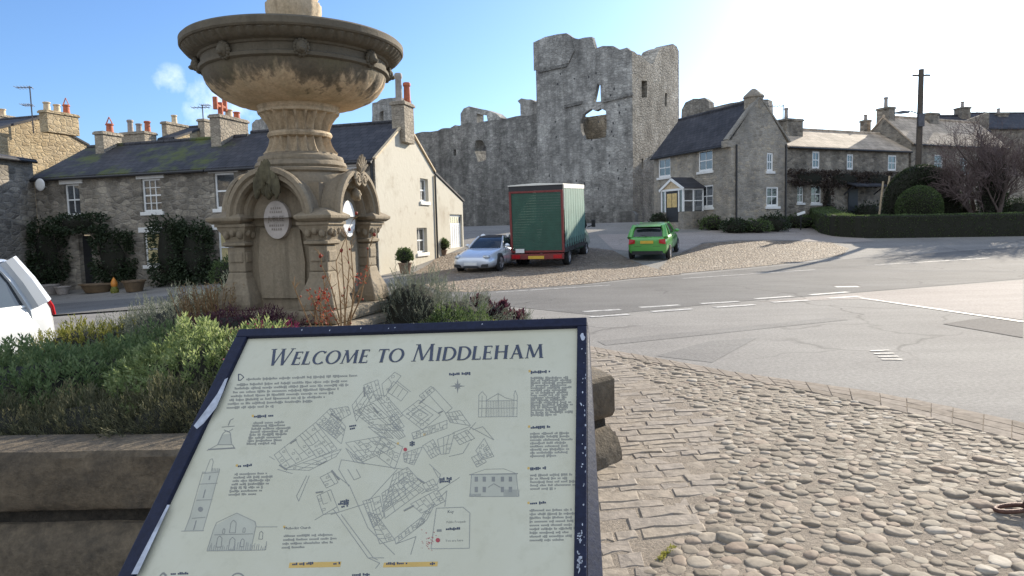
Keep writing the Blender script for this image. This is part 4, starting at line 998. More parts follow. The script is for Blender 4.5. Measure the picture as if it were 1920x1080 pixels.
def bmod(r, z, a, j):
    q = min(1, max(0, (r - .34) / .25)) * (1, 1, 1, 1, .8, .45, .15, .0)[j]
    return r * (1 + .045 * q * abs(math.sin(a * 11)) ** .5 - .035 * q)
MB().lathe([(r, Z(z)) for r, z in bw], 240, mod=bmod).build('bowl', M['bowl'], FO, smooth=True, ang=55)
fr = [(.745, 2.990), (.775, 3.005), (.777, 3.030), (.755, 3.040), (.755, 3.095), (.77, 3.100), (.778, 3.115), (.80, 3.120), (.81, 3.135)]
MB().lathe([(r, Z(z)) for r, z in fr], 96).build('frieze', M['fdark'], FO, smooth=True)
rm = [(.805, 3.120), (.83, 3.125), (.86, 3.145), (.882, 3.170), (.886, 3.180), (.90, 3.182), (.91, 3.195), (.91, 3.240), (.895, 3.255), (.83, 3.260), (.79, 3.210), (.3, 3.150)]
MB().lathe([(r, Z(z)) for r, z in rm], 288, mod=lambda r, z, a, j: r * (1 + (.010 * (1 if math.sin(a * 66) > 0 else -1) if j in (1, 2, 3) else 0))).build('rim', M['fdark'], FO, smooth=True, ang=35)
lh = MB()
lh.ell((.0, 0, 0), (.075, .07, .085), 14, 10, .15, 3).ell((.055, 0, -.02), (.05, .042, .036), 10, 8).ell((.03, .035, .03), (.02, .015, .015), 6, 5).ell((.03, -.035, .03), (.02, .015, .015), 6, 5).ell((.095, 0, -.012), (.014, .016, .012), 6, 5)
for i in range(14):
    a = 2 * PI * i / 14; lh.ell((-.01, .075 * math.cos(a), .085 * math.sin(a) - .005), (.035, .028, .03), 7, 5, .3, 4, seed=i)
l0 = lh.build('lion_head', M['fdark'], FO, smooth='all'); 
for i in range(8):
    l_ = l0 if i == 0 else l0.copy()
    if i: COL.objects.link(l_)
    a = 2 * PI * (i + .75) / 8; l_.location = (.785 * math.cos(a), .785 * math.sin(a), Z(3.055)); l_.rotation_euler = (0, .2, a); l_.scale = (.62, .62, .62)
MB().lathe([(.26, Z(3.15)), (.26, Z(3.27)), (.215, Z(3.31)), (.18, Z(3.37)), (.225, Z(3.53)), (.225, Z(3.60)), (.19, Z(3.62)), (.21, Z(3.66)), (.235, Z(3.74)), (.16, Z(3.8)), (.12, Z(3.95)), (.05, Z(4.1))], 48, mod=lambda r, z, a, j: r * (1 + (.03 * math.sin(a * 14) if j in (3, 4, 5) else 0))).build('finial', M['fount'], FO, smooth=True)

# ------------------------------------------------------------------ plants
M['l_hebe'] = leafmat('leaf_hebe', [(.13, .18, .06), (.25, .31, .12), (.40, .44, .22)], .6, 25.)
M['l_hebed'] = leafmat('leaf_hebe_dark', [(.08, .125, .05), (.155, .215, .085), (.25, .30, .14)], .5, 25.)
M['l_rose'] = leafmat('leaf_rosemary', [(.06, .065, .038), (.13, .13, .07), (.22, .20, .11)], .35, 25.)
M['l_lav'] = leafmat('leaf_lavender', [(.09, .105, .08), (.17, .19, .145), (.24, .25, .18)], .3, 25.)
M['l_purple'] = leafmat('leaf_purple', [(.03, .012, .03), (.09, .03, .045), (.15, .07, .07)], .3, 25.)
M['l_pink'] = leafmat('petal_pink', [(.13, .015, .045), (.26, .03, .09), (.36, .10, .15)], .35, 25.)
M['l_gold'] = leafmat('leaf_gold', [(.10, .12, .02), (.24, .24, .05), (.38, .35, .10)], .4, 25.)
M['l_dry'] = leafmat('leaf_dry', [(.12, .07, .035), (.25, .18, .09), (.40, .31, .17)], .3, 25.)
M['l_ivy'] = leafmat('leaf_climber', [(.012, .022, .010), (.028, .045, .018), (.05, .065, .03)], .2, 14.)
M['l_box'] = leafmat('leaf_box', [(.045, .075, .026), (.085, .125, .042), (.14, .18, .07)], .35, 14.)
M['l_yew'] = leafmat('leaf_yew', [(.014, .024, .012), (.03, .045, .02), (.06, .075, .03)], .25, 10.)
M['l_red'] = leafmat('leaf_red', [(.16, .02, .01), (.32, .05, .03), (.38, .16, .08)], .3, 25.)
M['twig'] = plain('twig_bark', (.11, .085, .06), .9, .3, 20., .3)
M['twigred'] = plain('twig_red', (.22, .13, .06), .9, .3, 20., .2)
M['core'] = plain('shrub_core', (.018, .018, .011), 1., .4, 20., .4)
def leaf(mb, p, d, L, W, fold=.25):
    d = d.normalized(); s_ = d.cross(V((ru(-1, 1), ru(-1, 1), ru(-.3, 1))))
    if s_.length < 1e-3: return
    s_.normalize(); n_ = s_.cross(d); b = len(mb.v); m_ = p + d * L * .5 + n_ * (L * fold * .3)
    mb.v += [tuple(p), tuple(m_ + s_ * W / 2), tuple(p + d * L), tuple(m_ - s_ * W / 2)]; mb.f.append((b, b + 1, b + 2, b + 3))
def sprig(mb, p, d, L, n, lL, lW, spread, tufted=True):
    d = d.normalized(); a0 = ru(0, 6.28); x = d.cross(V((.2, .5, .8))).normalized(); y = d.cross(x)
    for i in range(n):
        t = (i + .5) / n; q = p + d * (L * t) + (x * ru(-1, 1) + y * ru(-1, 1)) * L * .03; a = a0 + i * 2.4
        o_ = x * math.cos(a) + y * math.sin(a); k = spread * (1.15 - .5 * t if tufted else 1)
        leaf(mb, q, d + o_ * k, lL * ru(.7, 1.2), lW)
def mound(mb, c, r, n, L, nl, lL, lW, spread=.9, up=.5, lo=-.1, jit=.25, rough=.12, seed=0.):
    c = V(c)
    for _ in range(n):
        z = ru(lo, 1); a = ru(0, 2 * PI); q = math.sqrt(max(0, 1 - z * z)); d = V((q * math.cos(a), q * math.sin(a), z))
        k = 1 + rough * 2 * noise.noise(d * 2.1 + V((seed, seed, seed))) + ru(-.10, .03)
        p = V((c.x + d.x * r[0] * k, c.y + d.y * r[1] * k, c.z + d.z * r[2] * k))
        dd = V((d.x / r[0], d.y / r[1], d.z / r[2])).normalized() + V((0, 0, up)) + V((ru(-jit, jit), ru(-jit, jit), ru(-jit, jit)))
        sprig(mb, p - dd.normalized() * L * .5, dd, L, nl, lL, lW, spread)
def shrub(name, label, cat, parts, base, mat, group=None, core=True, seed=1):
    random.seed(seed); rt = thing(name, label, cat, base, 0, group); b = V(base); fm = MB(); cm = MB()
    for (c, r, n, L, nl, lL, lW, kw) in parts:
        c = V(c) - b; mound(fm, c, r, n, L, nl, lL, lW, **kw)
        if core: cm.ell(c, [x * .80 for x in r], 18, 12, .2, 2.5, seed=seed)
    fm.build('foliage', mat, rt, fix=False)
    if core: cm.build('stems', M['core'], rt, smooth='all')
    return rt
S_ = lambda px, py, y: at_y(px, py, y)
HB = dict(spread=.9, up=.7, rough=.18)
shrub('hebe_shrub', 'bright green leafy shrub mound nearest the map board corner', 'shrub', [((-2.0, 4.5, .60), (.62, .52, .42), 1100, .11, 12, .042, .014, HB), ((-1.62, 4.55, .56), (.36, .4, .34), 420, .11, 12, .042, .014, HB)], (-1.9, 4.6, .6), M['l_hebe'], seed=1)
shrub('hebe_shrub', 'wide mid-green leafy shrub at the left end of the planter', 'shrub', [((-3.2, 4.6, .50), (.85, .65, .40), 1200, .12, 12, .046, .015, HB), ((-2.7, 5.35, .58), (.6, .5, .34), 420, .12, 12, .046, .015, HB), ((-4.0, 5.2, .42), (.6, .6, .32), 420, .12, 12, .046, .015, HB)], (-3.2, 4.8, .58), M['l_hebed'], seed=2)
RM = dict(spread=.45, up=.5, rough=.25, jit=.5)
shrub('rosemary_bush', 'scruffy olive grey rosemary along the planter front, brown-stemmed, next to the board', 'shrub', [((-1.45, 4.05, .56), (.55, .38, .30), 1000, .16, 16, .03, .006, RM), ((-1.95, 3.92, .53), (.42, .34, .23), 680, .15, 16, .03, .006, RM)], (-1.6, 4.0, .6), M['l_rose'], seed=3)
shrub('rosemary_bush', 'low dark rosemary spilling over the planter coping at its left end', 'shrub', [((-2.45, 3.93, .50), (.45, .34, .22), 760, .14, 16, .03, .006, RM), ((-3.0, 3.98, .48), (.5, .38, .22), 800, .14, 16, .03, .006, RM), ((-3.6, 4.3, .46), (.5, .4, .22), 360, .14, 16, .03, .006, RM)], (-2.8, 4.0, .6), M['l_rose'], seed=4)
LV = dict(spread=.4, up=.8, rough=.25, jit=.5)
shrub('lavender_bush', 'broad grey-green lavender bush running back beside the fountain', 'shrub', [((-2.95, 6.4, .78), (.6, .55, .32), 620, .18, 14, .035, .006, LV), ((-3.5, 6.7, .66), (.6, .5, .30), 430, .18, 14, .035, .006, LV), ((-2.75, 6.95, .82), (.45, .5, .33), 360, .18, 14, .035, .006, LV)], (-3.1, 6.5, .7), M['l_lav'], seed=5)
shrub('pale_shrub', 'pale yellow-green sunlit shrub tops beside the white car', 'shrub', [((-4.0, 6.35, .58), (.55, .3, .26), 420, .13, 12, .035, .009, LV), ((-3.75, 6.95, .56), (.45, .3, .24), 260, .13, 12, .035, .009, LV)], (-3.9, 6.5, .55), M['l_gold'], seed=6)
def stalks(name, label, cat, base, n, rad, h0, h1, mat, lm=None, nl=6, lL=.03, lW=.007, lean=.25, seed=1, th=.0035):
    random.seed(seed); rt = thing(name, label, cat, base); q = MB(); f = MB()
    for _ in range(n):
        a, r_ = ru(0, 6.28), rad * math.sqrt(rnd()); p = V((r_ * math.cos(a), r_ * math.sin(a), 0)); h = ru(h0, h1); d = V((p.x / rad * lean + ru(-.1, .1), p.y / rad * lean + ru(-.1, .1), 1))
        pts = [p, p + d * h * .5 + V((ru(-.02, .02), ru(-.02, .02), 0)), p + d * h]; q.tube(pts, [th * 1.3, th, th * .6], 4)
        if lm:
            for i in range(nl): t = 1 - .5 * i / nl; leaf(f, p + d * h * t, V((ru(-1, 1), ru(-1, 1), ru(.2, 1.2))), lL * ru(.7, 1.2), lW)
    q.build('stems', mat, rt, fix=False)
    if lm: f.build('foliage', lm, rt, fix=False)
    return rt
stalks('dry_perennial', 'dry buff and brown stalks beside the left foot of the fountain', 'plant', (-2.48, 5.62, .92), 120, .22, .16, .36, M['twigred'], M['l_dry'], 9, .035, .009, seed=7)
PK = dict(spread=.7, up=.8, rough=.25, jit=.5)
shrub('heather_clump', 'magenta pink heather clump above the board corner', 'heather', [((-1.72, 4.72, .90), (.26, .18, .11), 150, .08, 9, .026, .008, PK)], (-1.72, 4.7, .8), M['l_pink'], seed=8)
shrub('heather_clump', 'dull dark purple heather behind the pink heather', 'heather', [((-2.12, 5.2, .92), (.42, .24, .14), 280, .11, 10, .03, .009, PK)], (-2.12, 5.2, .8), M['l_purple'], seed=9)
shrub('heather_clump', 'small patch of pink heather against the board left edge', 'heather', [((-1.62, 4.2, .86), (.13, .12, .12), 90, .08, 10, .026, .008, PK)], (-1.62, 4.2, .8), M['l_pink'], seed=10)
shrub('lavender_bush', 'grey-green lavender bush right of the fountain foot', 'shrub', [((-.95, 6.35, .78), (.42, .40, .46), 560, .17, 14, .035, .006, LV), ((-.55, 6.3, .70), (.42, .38, .36), 420, .17, 14, .035, .006, LV)], (-.8, 6.3, .7), M['l_lav'], seed=12)
shrub('leafy_shrub', 'mid-green leafy shrub between lavender and golden shrub', 'shrub', [((-.5, 5.85, .62), (.4, .34, .32), 300, .13, 12, .04, .012, HB)], (-.5, 5.9, .6), M['l_box'], seed=13)
shrub('heuchera', 'dark wine-red crinkled foliage plant near the right of the planter', 'plant', [((-.28, 6.75, .70), (.30, .22, .22), 190, .09, 8, .055, .035, PK)], (-.28, 6.7, .65), M['l_purple'], seed=14)
shrub('golden_shrub', 'low golden yellow-green shrub above the board top edge', 'shrub', [((-.1, 6.0, .56), (.42, .3, .20), 420, .10, 12, .028, .008, LV)], (-.1, 6.0, .55), M['l_gold'], seed=15)
shrub('lavender_bush', 'small grey lavender sprig cluster at the right tip of the planter', 'shrub', [((.28, 6.25, .56), (.24, .25, .17), 150, .14, 12, .03, .006, LV), ((-.05, 6.6, .60), (.3, .25, .2), 200, .14, 12, .03, .006, LV)], (.2, 6.3, .55), M['l_lav'], seed=16)
# bare rose with hips in front of the fountain
random.seed(31)
rt = thing('rose_bush', 'sparse leafless rose bush with red hips before the fountain', 'rose bush', (-1.48, 4.95, .80)); q = MB(); hp = MB(); rb_ = V(rt.location)
canes = [[(640, 612), (622, 540), (604, 500), (601, 480)], [(645, 612), (650, 560), (655, 500), (648, 440), (668, 400)], [(650, 612), (665, 560), (690, 520), (690, 470), (702, 440)], [(640, 612), (638, 560), (630, 490), (655, 430)], [(652, 612), (676, 560), (688, 500)], [(636, 612), (612, 560), (606, 520)],
         [(582, 610), (560, 560), (548, 528)], [(600, 612), (590, 575), (580, 548)], [(605, 612), (600, 580), (603, 552)], [(615, 612), (612, 580), (608, 548)], [(592, 612), (590, 580), (598, 560)], [(622, 612), (612, 590), (600, 566)], [(648, 612), (645, 540), (640, 470)], [(656, 612), (664, 540), (658, 470), (663, 430)]]
for cn in canes:
    yy = ru(4.85, 5.1); pts = [S_(px, py, yy + ru(-.02, .02)) - rb_ for px, py in cn]; pts.insert(0, pts[0] + V((0, 0, -.12)))
    q.tube(pts, [.007] + [.006 - .0012 * i for i in range(len(pts) - 1)], 6)
    for a, b in zip(pts[1:], pts[2:]):
        for _ in range(3):
            t = rnd(); p = a.lerp(b, t); q.tube([p, p + V((ru(-.05, .05), ru(-.03, .03), ru(.02, .07)))], [.003, .0015], 4)
    if rnd() < .75: hp.ell(pts[-1], (.011, .011, .014), 8, 6)
    for _ in range(2): p = pts[random.randrange(1, len(pts))]; hp.ell(p + V((ru(-.03, .03), 0, ru(-.01, .03))), (.007, .007, .009), 6, 5)
q.build('canes', M['twigred'], rt); hp.build('rose_hips', M['l_red'], rt, smooth='all')
f = MB()
for (px, py, n, s_) in ((601, 480, 8, 5), (677, 520, 26, 14), (600, 560, 46, 16), (612, 590, 50, 14), (608, 555, 20, 8)):
    for _ in range(n): leaf(f, S_(px + ru(-s_, s_), py + ru(-s_, s_), 4.95) - rb_ + V((0, ru(-.06, .06), 0)), V((ru(-1, 1), ru(-1, 1), ru(-.6, 1))), ru(.02, .035), .014)
f.build('foliage', M['l_red'], rt, fix=False)
# ------------------------------------------------------------------ information board
def cv(px, py): return V(((px - 960) / FL, (540 - py) / FL, 1.))
def c2w(v): return CAM + _r * v.x + _u * v.y + _f * v.z
BTL, BTR = cv(450, 620) * 1.98, cv(1101, 598) * 1.831
e1 = (BTR - BTL); BW = e1.length; e1.normalize()
vd = V((.109, .976, 1.)); e2 = (vd - e1 * vd.dot(e1)).normalized(); e3 = e1.cross(e2)
if e3.z > 0: e3 = -e3
o_w = c2w(BTL); X1 = (c2w(BTL + e1) - o_w); X2 = (c2w(BTL + e2) - o_w); X3 = (c2w(BTL + e3) - o_w)
def bp(px, py, dz=0.):
    d = cv(px, py); t = (BTL + e3 * dz).dot(e3) / d.dot(e3); p = d * t - BTL; return (p.dot(e1), p.dot(e2))
BMAT = Matrix(((X1.x, X2.x, X3.x, o_w.x), (X1.y, X2.y, X3.y, o_w.y), (X1.z, X2.z, X3.z, o_w.z), (0, 0, 0, 1)))
BH = .80
cen = BMAT @ V((BW / 2, -BH * .5, -.05))
BO = thing('information_board', 'tilted navy-framed map board lettered Welcome to Middleham', 'map board', (cen.x, cen.y, 0))
def place(o): o.matrix_local = BO.matrix_basis.inverted() @ BMAT; return o
BO.matrix_basis = Matrix.Translation((cen.x, cen.y, 0))
m, nt, bs = newmat('navy_paint_chipped'); M['navy'] = m
n1, n2 = nz(nt, 16., 6., .7), nz(nt, 70., 4., .7)
ch = ramp(nt, math_(nt, 'ADD', math_(nt, 'MULTIPLY', n1, .7), math_(nt, 'MULTIPLY', n2, .3)), [(.66, 0.), (.69, 1.)])
c = mixc(nt, ramp(nt, n2, [(.35, 0.), (.7, 1.)]), (.007, .009, .024), (.013, .017, .042)); c = mixc(nt, ch, c, (.35, .37, .42))
nt.links.new(c, bs.inputs['Base Color']); bs.inputs['Roughness'].default_value = .5; bs.inputs['Specular IOR Level'].default_value = .22; bump(nt, bs, n2, .25, .004)
m, nt, bs = newmat('panel_print'); M['panel'] = m
n1, n2 = nz(nt, 3., 6., .65), nz(nt, 26., 5., .7)
c = mixc(nt, ramp(nt, n1, [(.35, 0.), (.65, 1.)]), (.485, .46, .335), (.53, .51, .39)); c = mixc(nt, ramp(nt, n2, [(.52, 0.), (.78, .5)]), c, (.40, .38, .27))
nt.links.new(c, bs.inputs['Base Color']); bs.inputs['Roughness'].default_value = .32; bump(nt, bs, n1, .03, .01)
M['ink'] = plain('ink_navy', (.045, .055, .085), .6, .15, 9., 0); M['ink2'] = plain('ink_grey', (.215, .212, .19), .6, .15, 9., 0)
M['ink3'] = plain('ink_light', (.265, .265, .235), .6, .15, 9., 0); M['inkw'] = plain('wash_grey', (.415, .405, .32), .6, .1, 9., 0)
M['mustard'] = plain('ink_mustard', (.55, .36, .10), .6, .1, 9., 0); M['inkred'] = plain('ink_red', (.35, .05, .06), .6, .1, 9., 0); M['chip'] = plain('bare_metal', (.38, .40, .45), .5, .3, 40., .2); M['rust'] = plain('rust', (.22, .10, .045), .9, .4, 40., .5)
fw_t, fw_s = .030, .036
il, ir, it_ = fw_s, BW - fw_s * .72, -fw_t
fr = MB()
def frbar(x0, x1, y0, y1, d): fr.box(x0, x1, y0, y1, -d, .008)
frbar(0, BW, -fw_t, 0, .05); frbar(0, il, -BH, -fw_t - .0005, .05); frbar(ir, BW, -BH, -fw_t - .0005, .05); frbar(il + .0005, ir - .0005, -BH, -BH + fw_t, .05)
place(fr.build('frame', M['navy'], BO, bevel=.003))
# flared side cheek of the casing
ck = MB().loft([[(BW + .001, -.004, -.004), (BW + .003, -.004, -.05), (BW + .001, -.006, -.05)], [(BW + .001, -BH, -.004), (BW + .034, -BH, -.05), (BW + .001, -BH, -.075)]])
place(ck.build('side_cheek', M['navy'], BO))
cp_ = MB(); random.seed(3)
def blot(mb, px, py, rx, ry, z, n=9, rot=0.):
    x, y = bp(px, py, 0); pts = []
    for i in range(n):
        a = 2 * PI * i / n; q = ru(.6, 1.25); u_, w_ = rx * q * math.cos(a), ry * q * math.sin(a); pts.append((x + u_ * math.cos(rot) - w_ * math.sin(rot), y + u_ * math.sin(rot) + w_ * math.cos(rot), z))
    mb.poly(*pts)
for _ in range(34): blot(cp_, 1094 + ru(-4, 5), ru(640, 1070), ru(.0008, .002), ru(.001, .004), .0086)
for px in (568, 620, 678, 730, 742, 905): blot(cp_, px, 628 - (px - 450) * .035 + ru(-3, 3), ru(.001, .002), ru(.002, .004), .0086)
blot(cp_, 1093, 636, .006, .013, .0086); blot(cp_, 1090, 762, .0015, .006, .0086, rot=.4)
for _ in range(26):
    t = rnd(); blot(cp_, 1086 + ru(-3, 3), ru(1000, 1080), ru(.001, .004), ru(.001, .004), .0087)
place(cp_.build('chipped_paint', M['chip'], BO, fix=False))
bl = MB(); pts = [bp(*p) for p in [(424, 715), (430, 712), (421, 738), (408, 768), (384, 798), (372, 808), (366, 802), (390, 770), (410, 742)]]; bl.poly(*[(x, y, .0086) for x, y in pts]); place(bl.build('worn_patch', M['chip'], BO, fix=False)); bl = MB()
pts = [bp(*p) for p in [(317, 950), (322, 950), (262, 1080), (250, 1080)]]; bl.poly(*[(x, y, .0088) for x, y in pts])
place(bl.build('worn_patch', M['chip'], BO, fix=False))
pn = MB().box(il - .002, ir + .002, -BH + fw_t * .5, -fw_t * .6, -.012, -.004); pno = place(pn.build('panel', M['panel'], BO))
PZ = -.004
def onp(mb, pts2, lift): mb.poly(*[(x, y, PZ + lift) for x, y in pts2])
def ptn(px, py): return bp(px, py, PZ)
def sub(mb, name, mat): o = mb.build(name, mat, pno, fix=False); return o
# title lettering: drawn capitals with serifs (stroke lists: x0,y0,x1,y1,w0,w1)
TH, TN = .19, .085
def arc(cx, cy, rx, ry, a0, a1, n=18):
    out = []
    for i in range(n):
        p, q = a0 + (a1 - a0) * i / n, a0 + (a1 - a0) * (i + 1) / n
        w = lambda a: TN + (TH - TN) * abs(math.cos(a)) ** 1.3
        out.append((cx + rx * math.cos(p), cy + ry * math.sin(p), cx + rx * math.cos(q), cy + ry * math.sin(q), w(p), w(q)))
    return out
def sf(x, y, l=.13): return (x - l, y, x + l, y, .05, .05)
GL = {
 'W': (1.36, [(.14, 1, .42, 0, TH, TH), (.42, 0, .68, .95, TN, TN), (.68, .95, .94, 0, TH, TH), (.94, 0, 1.22, 1, TN, TN), sf(.14, .98, .16), sf(.68, .98, .14), sf(1.22, .98, .14)]),
 'E': (.66, [(.15, 0, .15, 1, TH, TH), (.15, .97, .56, .97, TN, TN), (.15, .51, .48, .51, TN, TN), (.15, .03, .60, .03, TN, TN), (.57, .98, .54, .82, .05, .03), (.61, .02, .57, .20, .05, .03), (.48, .62, .48, .40, .04, .04), sf(.13, .98, .11), sf(.13, .02, .11)]),
 'L': (.64, [(.15, 0, .15, 1, TH, TH), (.15, .03, .58, .03, TN, TN), (.59, .02, .56, .22, .05, .03), sf(.15, .98), sf(.12, .02, .1)]),
 'C': (.86, arc(.48, .5, .40, .485, .75, 2 * PI - .75) + [(.77, .84, .80, .98, .06, .04), (.77, .15, .80, .03, .05, .03)]),
 'O': (1.0, arc(.5, .5, .42, .485, 0, 2 * PI, 30)),
 'M': (1.22, [(.16, 0, .26, .97, TN, TN), (.26, 1, .60, .06, TH, TH * .9), (.60, .06, .95, .97, TN, TN), (.95, 1, 1.06, 0, TH, TH), sf(.15, .02, .12), sf(1.07, .02, .14), sf(.2, .98, .1), sf(1.0, .98, .1)]),
 'T': (.76, [(.38, 0, .38, 1, TH, TH), (.05, .96, .71, .96, TN, TN), (.06, .98, .04, .80, .05, .03), (.70, .98, .72, .80, .05, .03), sf(.38, .02)]),
 'I': (.36, [(.18, 0, .18, 1, TH, TH), sf(.18, .98), sf(.18, .02)]),
 'D': (.92, [(.16, 0, .16, 1, TH, TH)] + arc(.36, .5, .47, .475, -PI / 2, PI / 2) + [(.14, .975, .38, .975, TN, TN), (.14, .025, .38, .025, TN, TN), sf(.14, .98, .1), sf(.14, .02, .1)]),
 'H': (.96, [(.18, 0, .18, 1, TH, TH), (.78, 0, .78, 1, TH, TH), (.18, .52, .78, .52, TN, TN), sf(.18, .98), sf(.18, .02), sf(.78, .98), sf(.78, .02)]),
 'A': (.92, [(.46, 1, .16, 0, TN, TN), (.44, 1, .78, 0, TH, TH), (.26, .34, .66, .34, TN, TN), sf(.15, .02, .11), sf(.79, .02, .14)]),
 ' ': (.42, [])}
TXT = [('W', 1.28)] + [(c, 1.) for c in 'ELCOME'] + [(' ', 1.), ('T', 1.), ('O', 1.), (' ', 1.), ('M', 1.28)] + [(c, 1.) for c in 'IDDLEHAM']
tw_ = sum(GL[c][0] * s + .06 for c, s in TXT)
t0, t1 = ptn(497, 686), ptn(1021, 671); base = V((t1[0] - t0[0], t1[1] - t0[1])); sc_x = base.length / tw_; bd = base.normalized(); bn = V((-bd.y, bd.x))
caph = abs(ptn(760, 655)[1] - ptn(760, 680)[1]) * 1.0
ti = MB(); x = 0; lf_ = 0
for c_, s_ in TXT:
    w_, st_ = GL[c_]
    if c_ == ' ': sub(ti, 'title_word', M['ink']); ti = MB()
    for (xa, ya, xb, yb, wa, wb) in st_:
        a, b = V((xa * sc_x * s_, ya * caph * s_)), V((xb * sc_x * s_, yb * caph * s_)); d = (b - a)
        if d.length < 1e-9: continue
        d.normalize(); n_ = V((-d.y, d.x)); k = sc_x * .5 * (1 + .15 * (s_ - 1)); lf_ += 1
        P4 = [a - n_ * wa * k, b - n_ * wb * k, b + n_ * wb * k, a + n_ * wa * k]
        onp(ti, [V(t0) + bd * (x + p.x + p.y * .0) + bn * p.y for p in P4], .0006 + .00003 * (lf_ % 23))
    x += (w_ * s_ + .06) * sc_x
sub(ti, 'title_word', M['ink'])
# ribbons, text marks
def rib(mb, pts, w, lift=.0004):
    L = [V(ptn(*p)) for p in pts]
    for i, (a, b) in enumerate(zip(L, L[1:])):
        d = b - a
        if d.length < 1e-7: continue
        d.normalize(); n_ = V((-d.y, d.x)) * w / 2; onp(mb, [a - n_, b - n_, b + n_, a + n_], lift + .00001 * (i % 9) + ru(0, .00008))
random.seed(12)
def textline(mb, p, q, hpx=4.2, pitch=3.1, bold=False):
    a, b = V(p), V(q); L = (b - a).length; d = (b - a) / L; t = 0
    wl = random.randint(2, 9)
    while t < L:
        if wl == 0: t += pitch * .9; wl = random.randint(2, 10); continue
        u = random.choice((0, 0, 0, 1, 2)); c = a + d * t; hh = hpx * (.68 if u == 0 else 1.); lo = -hpx * .28 if u == 2 else 0
        for k in ((0, .34), (.5, .8)) if not bold else ((0, .85),):
            P4 = [(c.x + d.x * pitch * k[0], c.y - lo * -1 * -1), (c.x + d.x * pitch * k[1], c.y - lo * -1 * -1), (c.x + d.x * pitch * k[1], c.y - hh), (c.x + d.x * pitch * k[0], c.y - hh)]
            onp(mb, [ptn(*p_) for p_ in P4], .0004)
        t += pitch; wl -= 1
tx, tb = MB(), MB()
for i, (xl, xr) in enumerate([(462, 670), (444, 654), (440, 652), (437, 634), (433, 625), (430, 609), (427, 585), (425, 512)]):
    yl = 716 + i * 7.2 - (0 if i else 3); textline(tx, (xl, yl), (xr, yl - (xr - xl) * .034))
def para(x0, y0, x1, n, dy, dx=0., sl=-.03, **k):
    for i in range(n): xe = x1 + ru(-8, 8) if i < n - 1 else x0 + (x1 - x0) * ru(.4, .85); textline(tx, (x0 + dx * i, y0 + dy * i), (xe + dx * i * .6, y0 + dy * i + (xe - x0) * sl), **k)
para(475, 795, 540, 8, 5.6, -1.8); para(440, 891, 503, 7, 6.4, -1.9); para(532, 1007, 630, 4, 7.2, -1.2)
para(995, 711, 1066, 16, 4.6, 0, -.02); para(994, 815, 1070, 8, 6, 0, -.02); para(994, 893, 1073, 5, 6.4, 0, -.02); para(993, 959, 1073, 9, 7, 0, -.02)
for p, q in (((476, 783), (510, 781)), ((446, 876), (470, 874)), ((995, 700), (1031, 698)), ((995, 804), (1030, 802)), ((994, 881), (1021, 879)), ((994, 946), (1022, 944)), ((548, 1060), (588, 1058)), ((625, 1059), (636, 1058)), ((724, 1059), (762, 1058)), ((806, 1059), (816, 1058)), ((842, 704), (880, 702)),
             ((655, 801), (668, 799)), ((656, 806), (666, 804)), ((768, 832), (778, 831)), ((768, 836), (776, 835)), ((824, 900), (845, 899)), ((824, 905), (843, 904)), ((638, 942), (653, 940)), ((634, 947), (652, 945)), ((640, 952), (650, 950)), ((836, 994), (862, 993)), ((320, 1078), (352, 1077)), ((660, 1080), (692, 1079))):
    textline(tb, p, q, 4.5, 3.4, True)
sub(tx, 'body_text', M['ink2']); sub(tb, 'heading_text', M['ink'])
def txt(body, px, py, hpx, mat, sl=-.03, name='caption'):
    cu = bpy.data.curves.new('t', 'FONT'); cu.body = body; cu.resolution_u = 1; to = bpy.data.objects.new('t', cu); me = bpy.data.meshes.new_from_object(to); bpy.data.objects.remove(to)
    q = MB(); q.v = [(lambda u: (u[0], u[1], PZ + .0005))(ptn(px + v.co.x * hpx * 1.25, py - v.co.y * hpx * 1.25 + v.co.x * hpx * 1.25 * sl)) for v in me.vertices]; q.f = [tuple(p.vertices) for p in me.polygons]; sub(q, name, mat)
txt('D', 445, 714, 15, M['ink']); txt('Methodist Church', 533, 993, 5.4, M['ink']); txt('Key', 839, 962, 6, M['ink']); txt('Public Footpath', 837, 981, 4.6, M['ink2']); txt('You are here', 835, 1016, 5, M['ink2'])
# yellow banners, map markers
q = MB()
for a in ([(543, 1055), (640, 1053), (638, 1063), (541, 1065)], [(720, 1055), (821, 1053), (820, 1062), (718, 1064)]): onp(q, [ptn(*p) for p in a], .0002)
for px, py in ((993, 696), (992, 800), (991, 878), (991, 943), (474, 780), (533, 988), (444, 873), (746, 832), (796, 815)): onp(q, [ptn(px - 2, py - 2), ptn(px + 2, py - 2.5), ptn(px + 2, py + 2), ptn(px - 2, py + 2)], .0003)
sub(q, 'yellow_banner', M['mustard'])
q = MB()
for px, py, r_ in ((760, 843, 3.6), (821, 1013, 4.2)): onp(q, [ptn(px + r_ * math.cos(i * .7), py + r_ * math.sin(i * .7)) for i in range(9)], .0007)
for _ in range(30): px, py = 802 + random.gauss(0, 6), 1015 + random.gauss(0, 9); onp(q, [ptn(px, py), ptn(px + ru(1, 3), py), ptn(px + 2, py + ru(1, 3))], .0007)
sub(q, 'red_marker', M['inkred'])
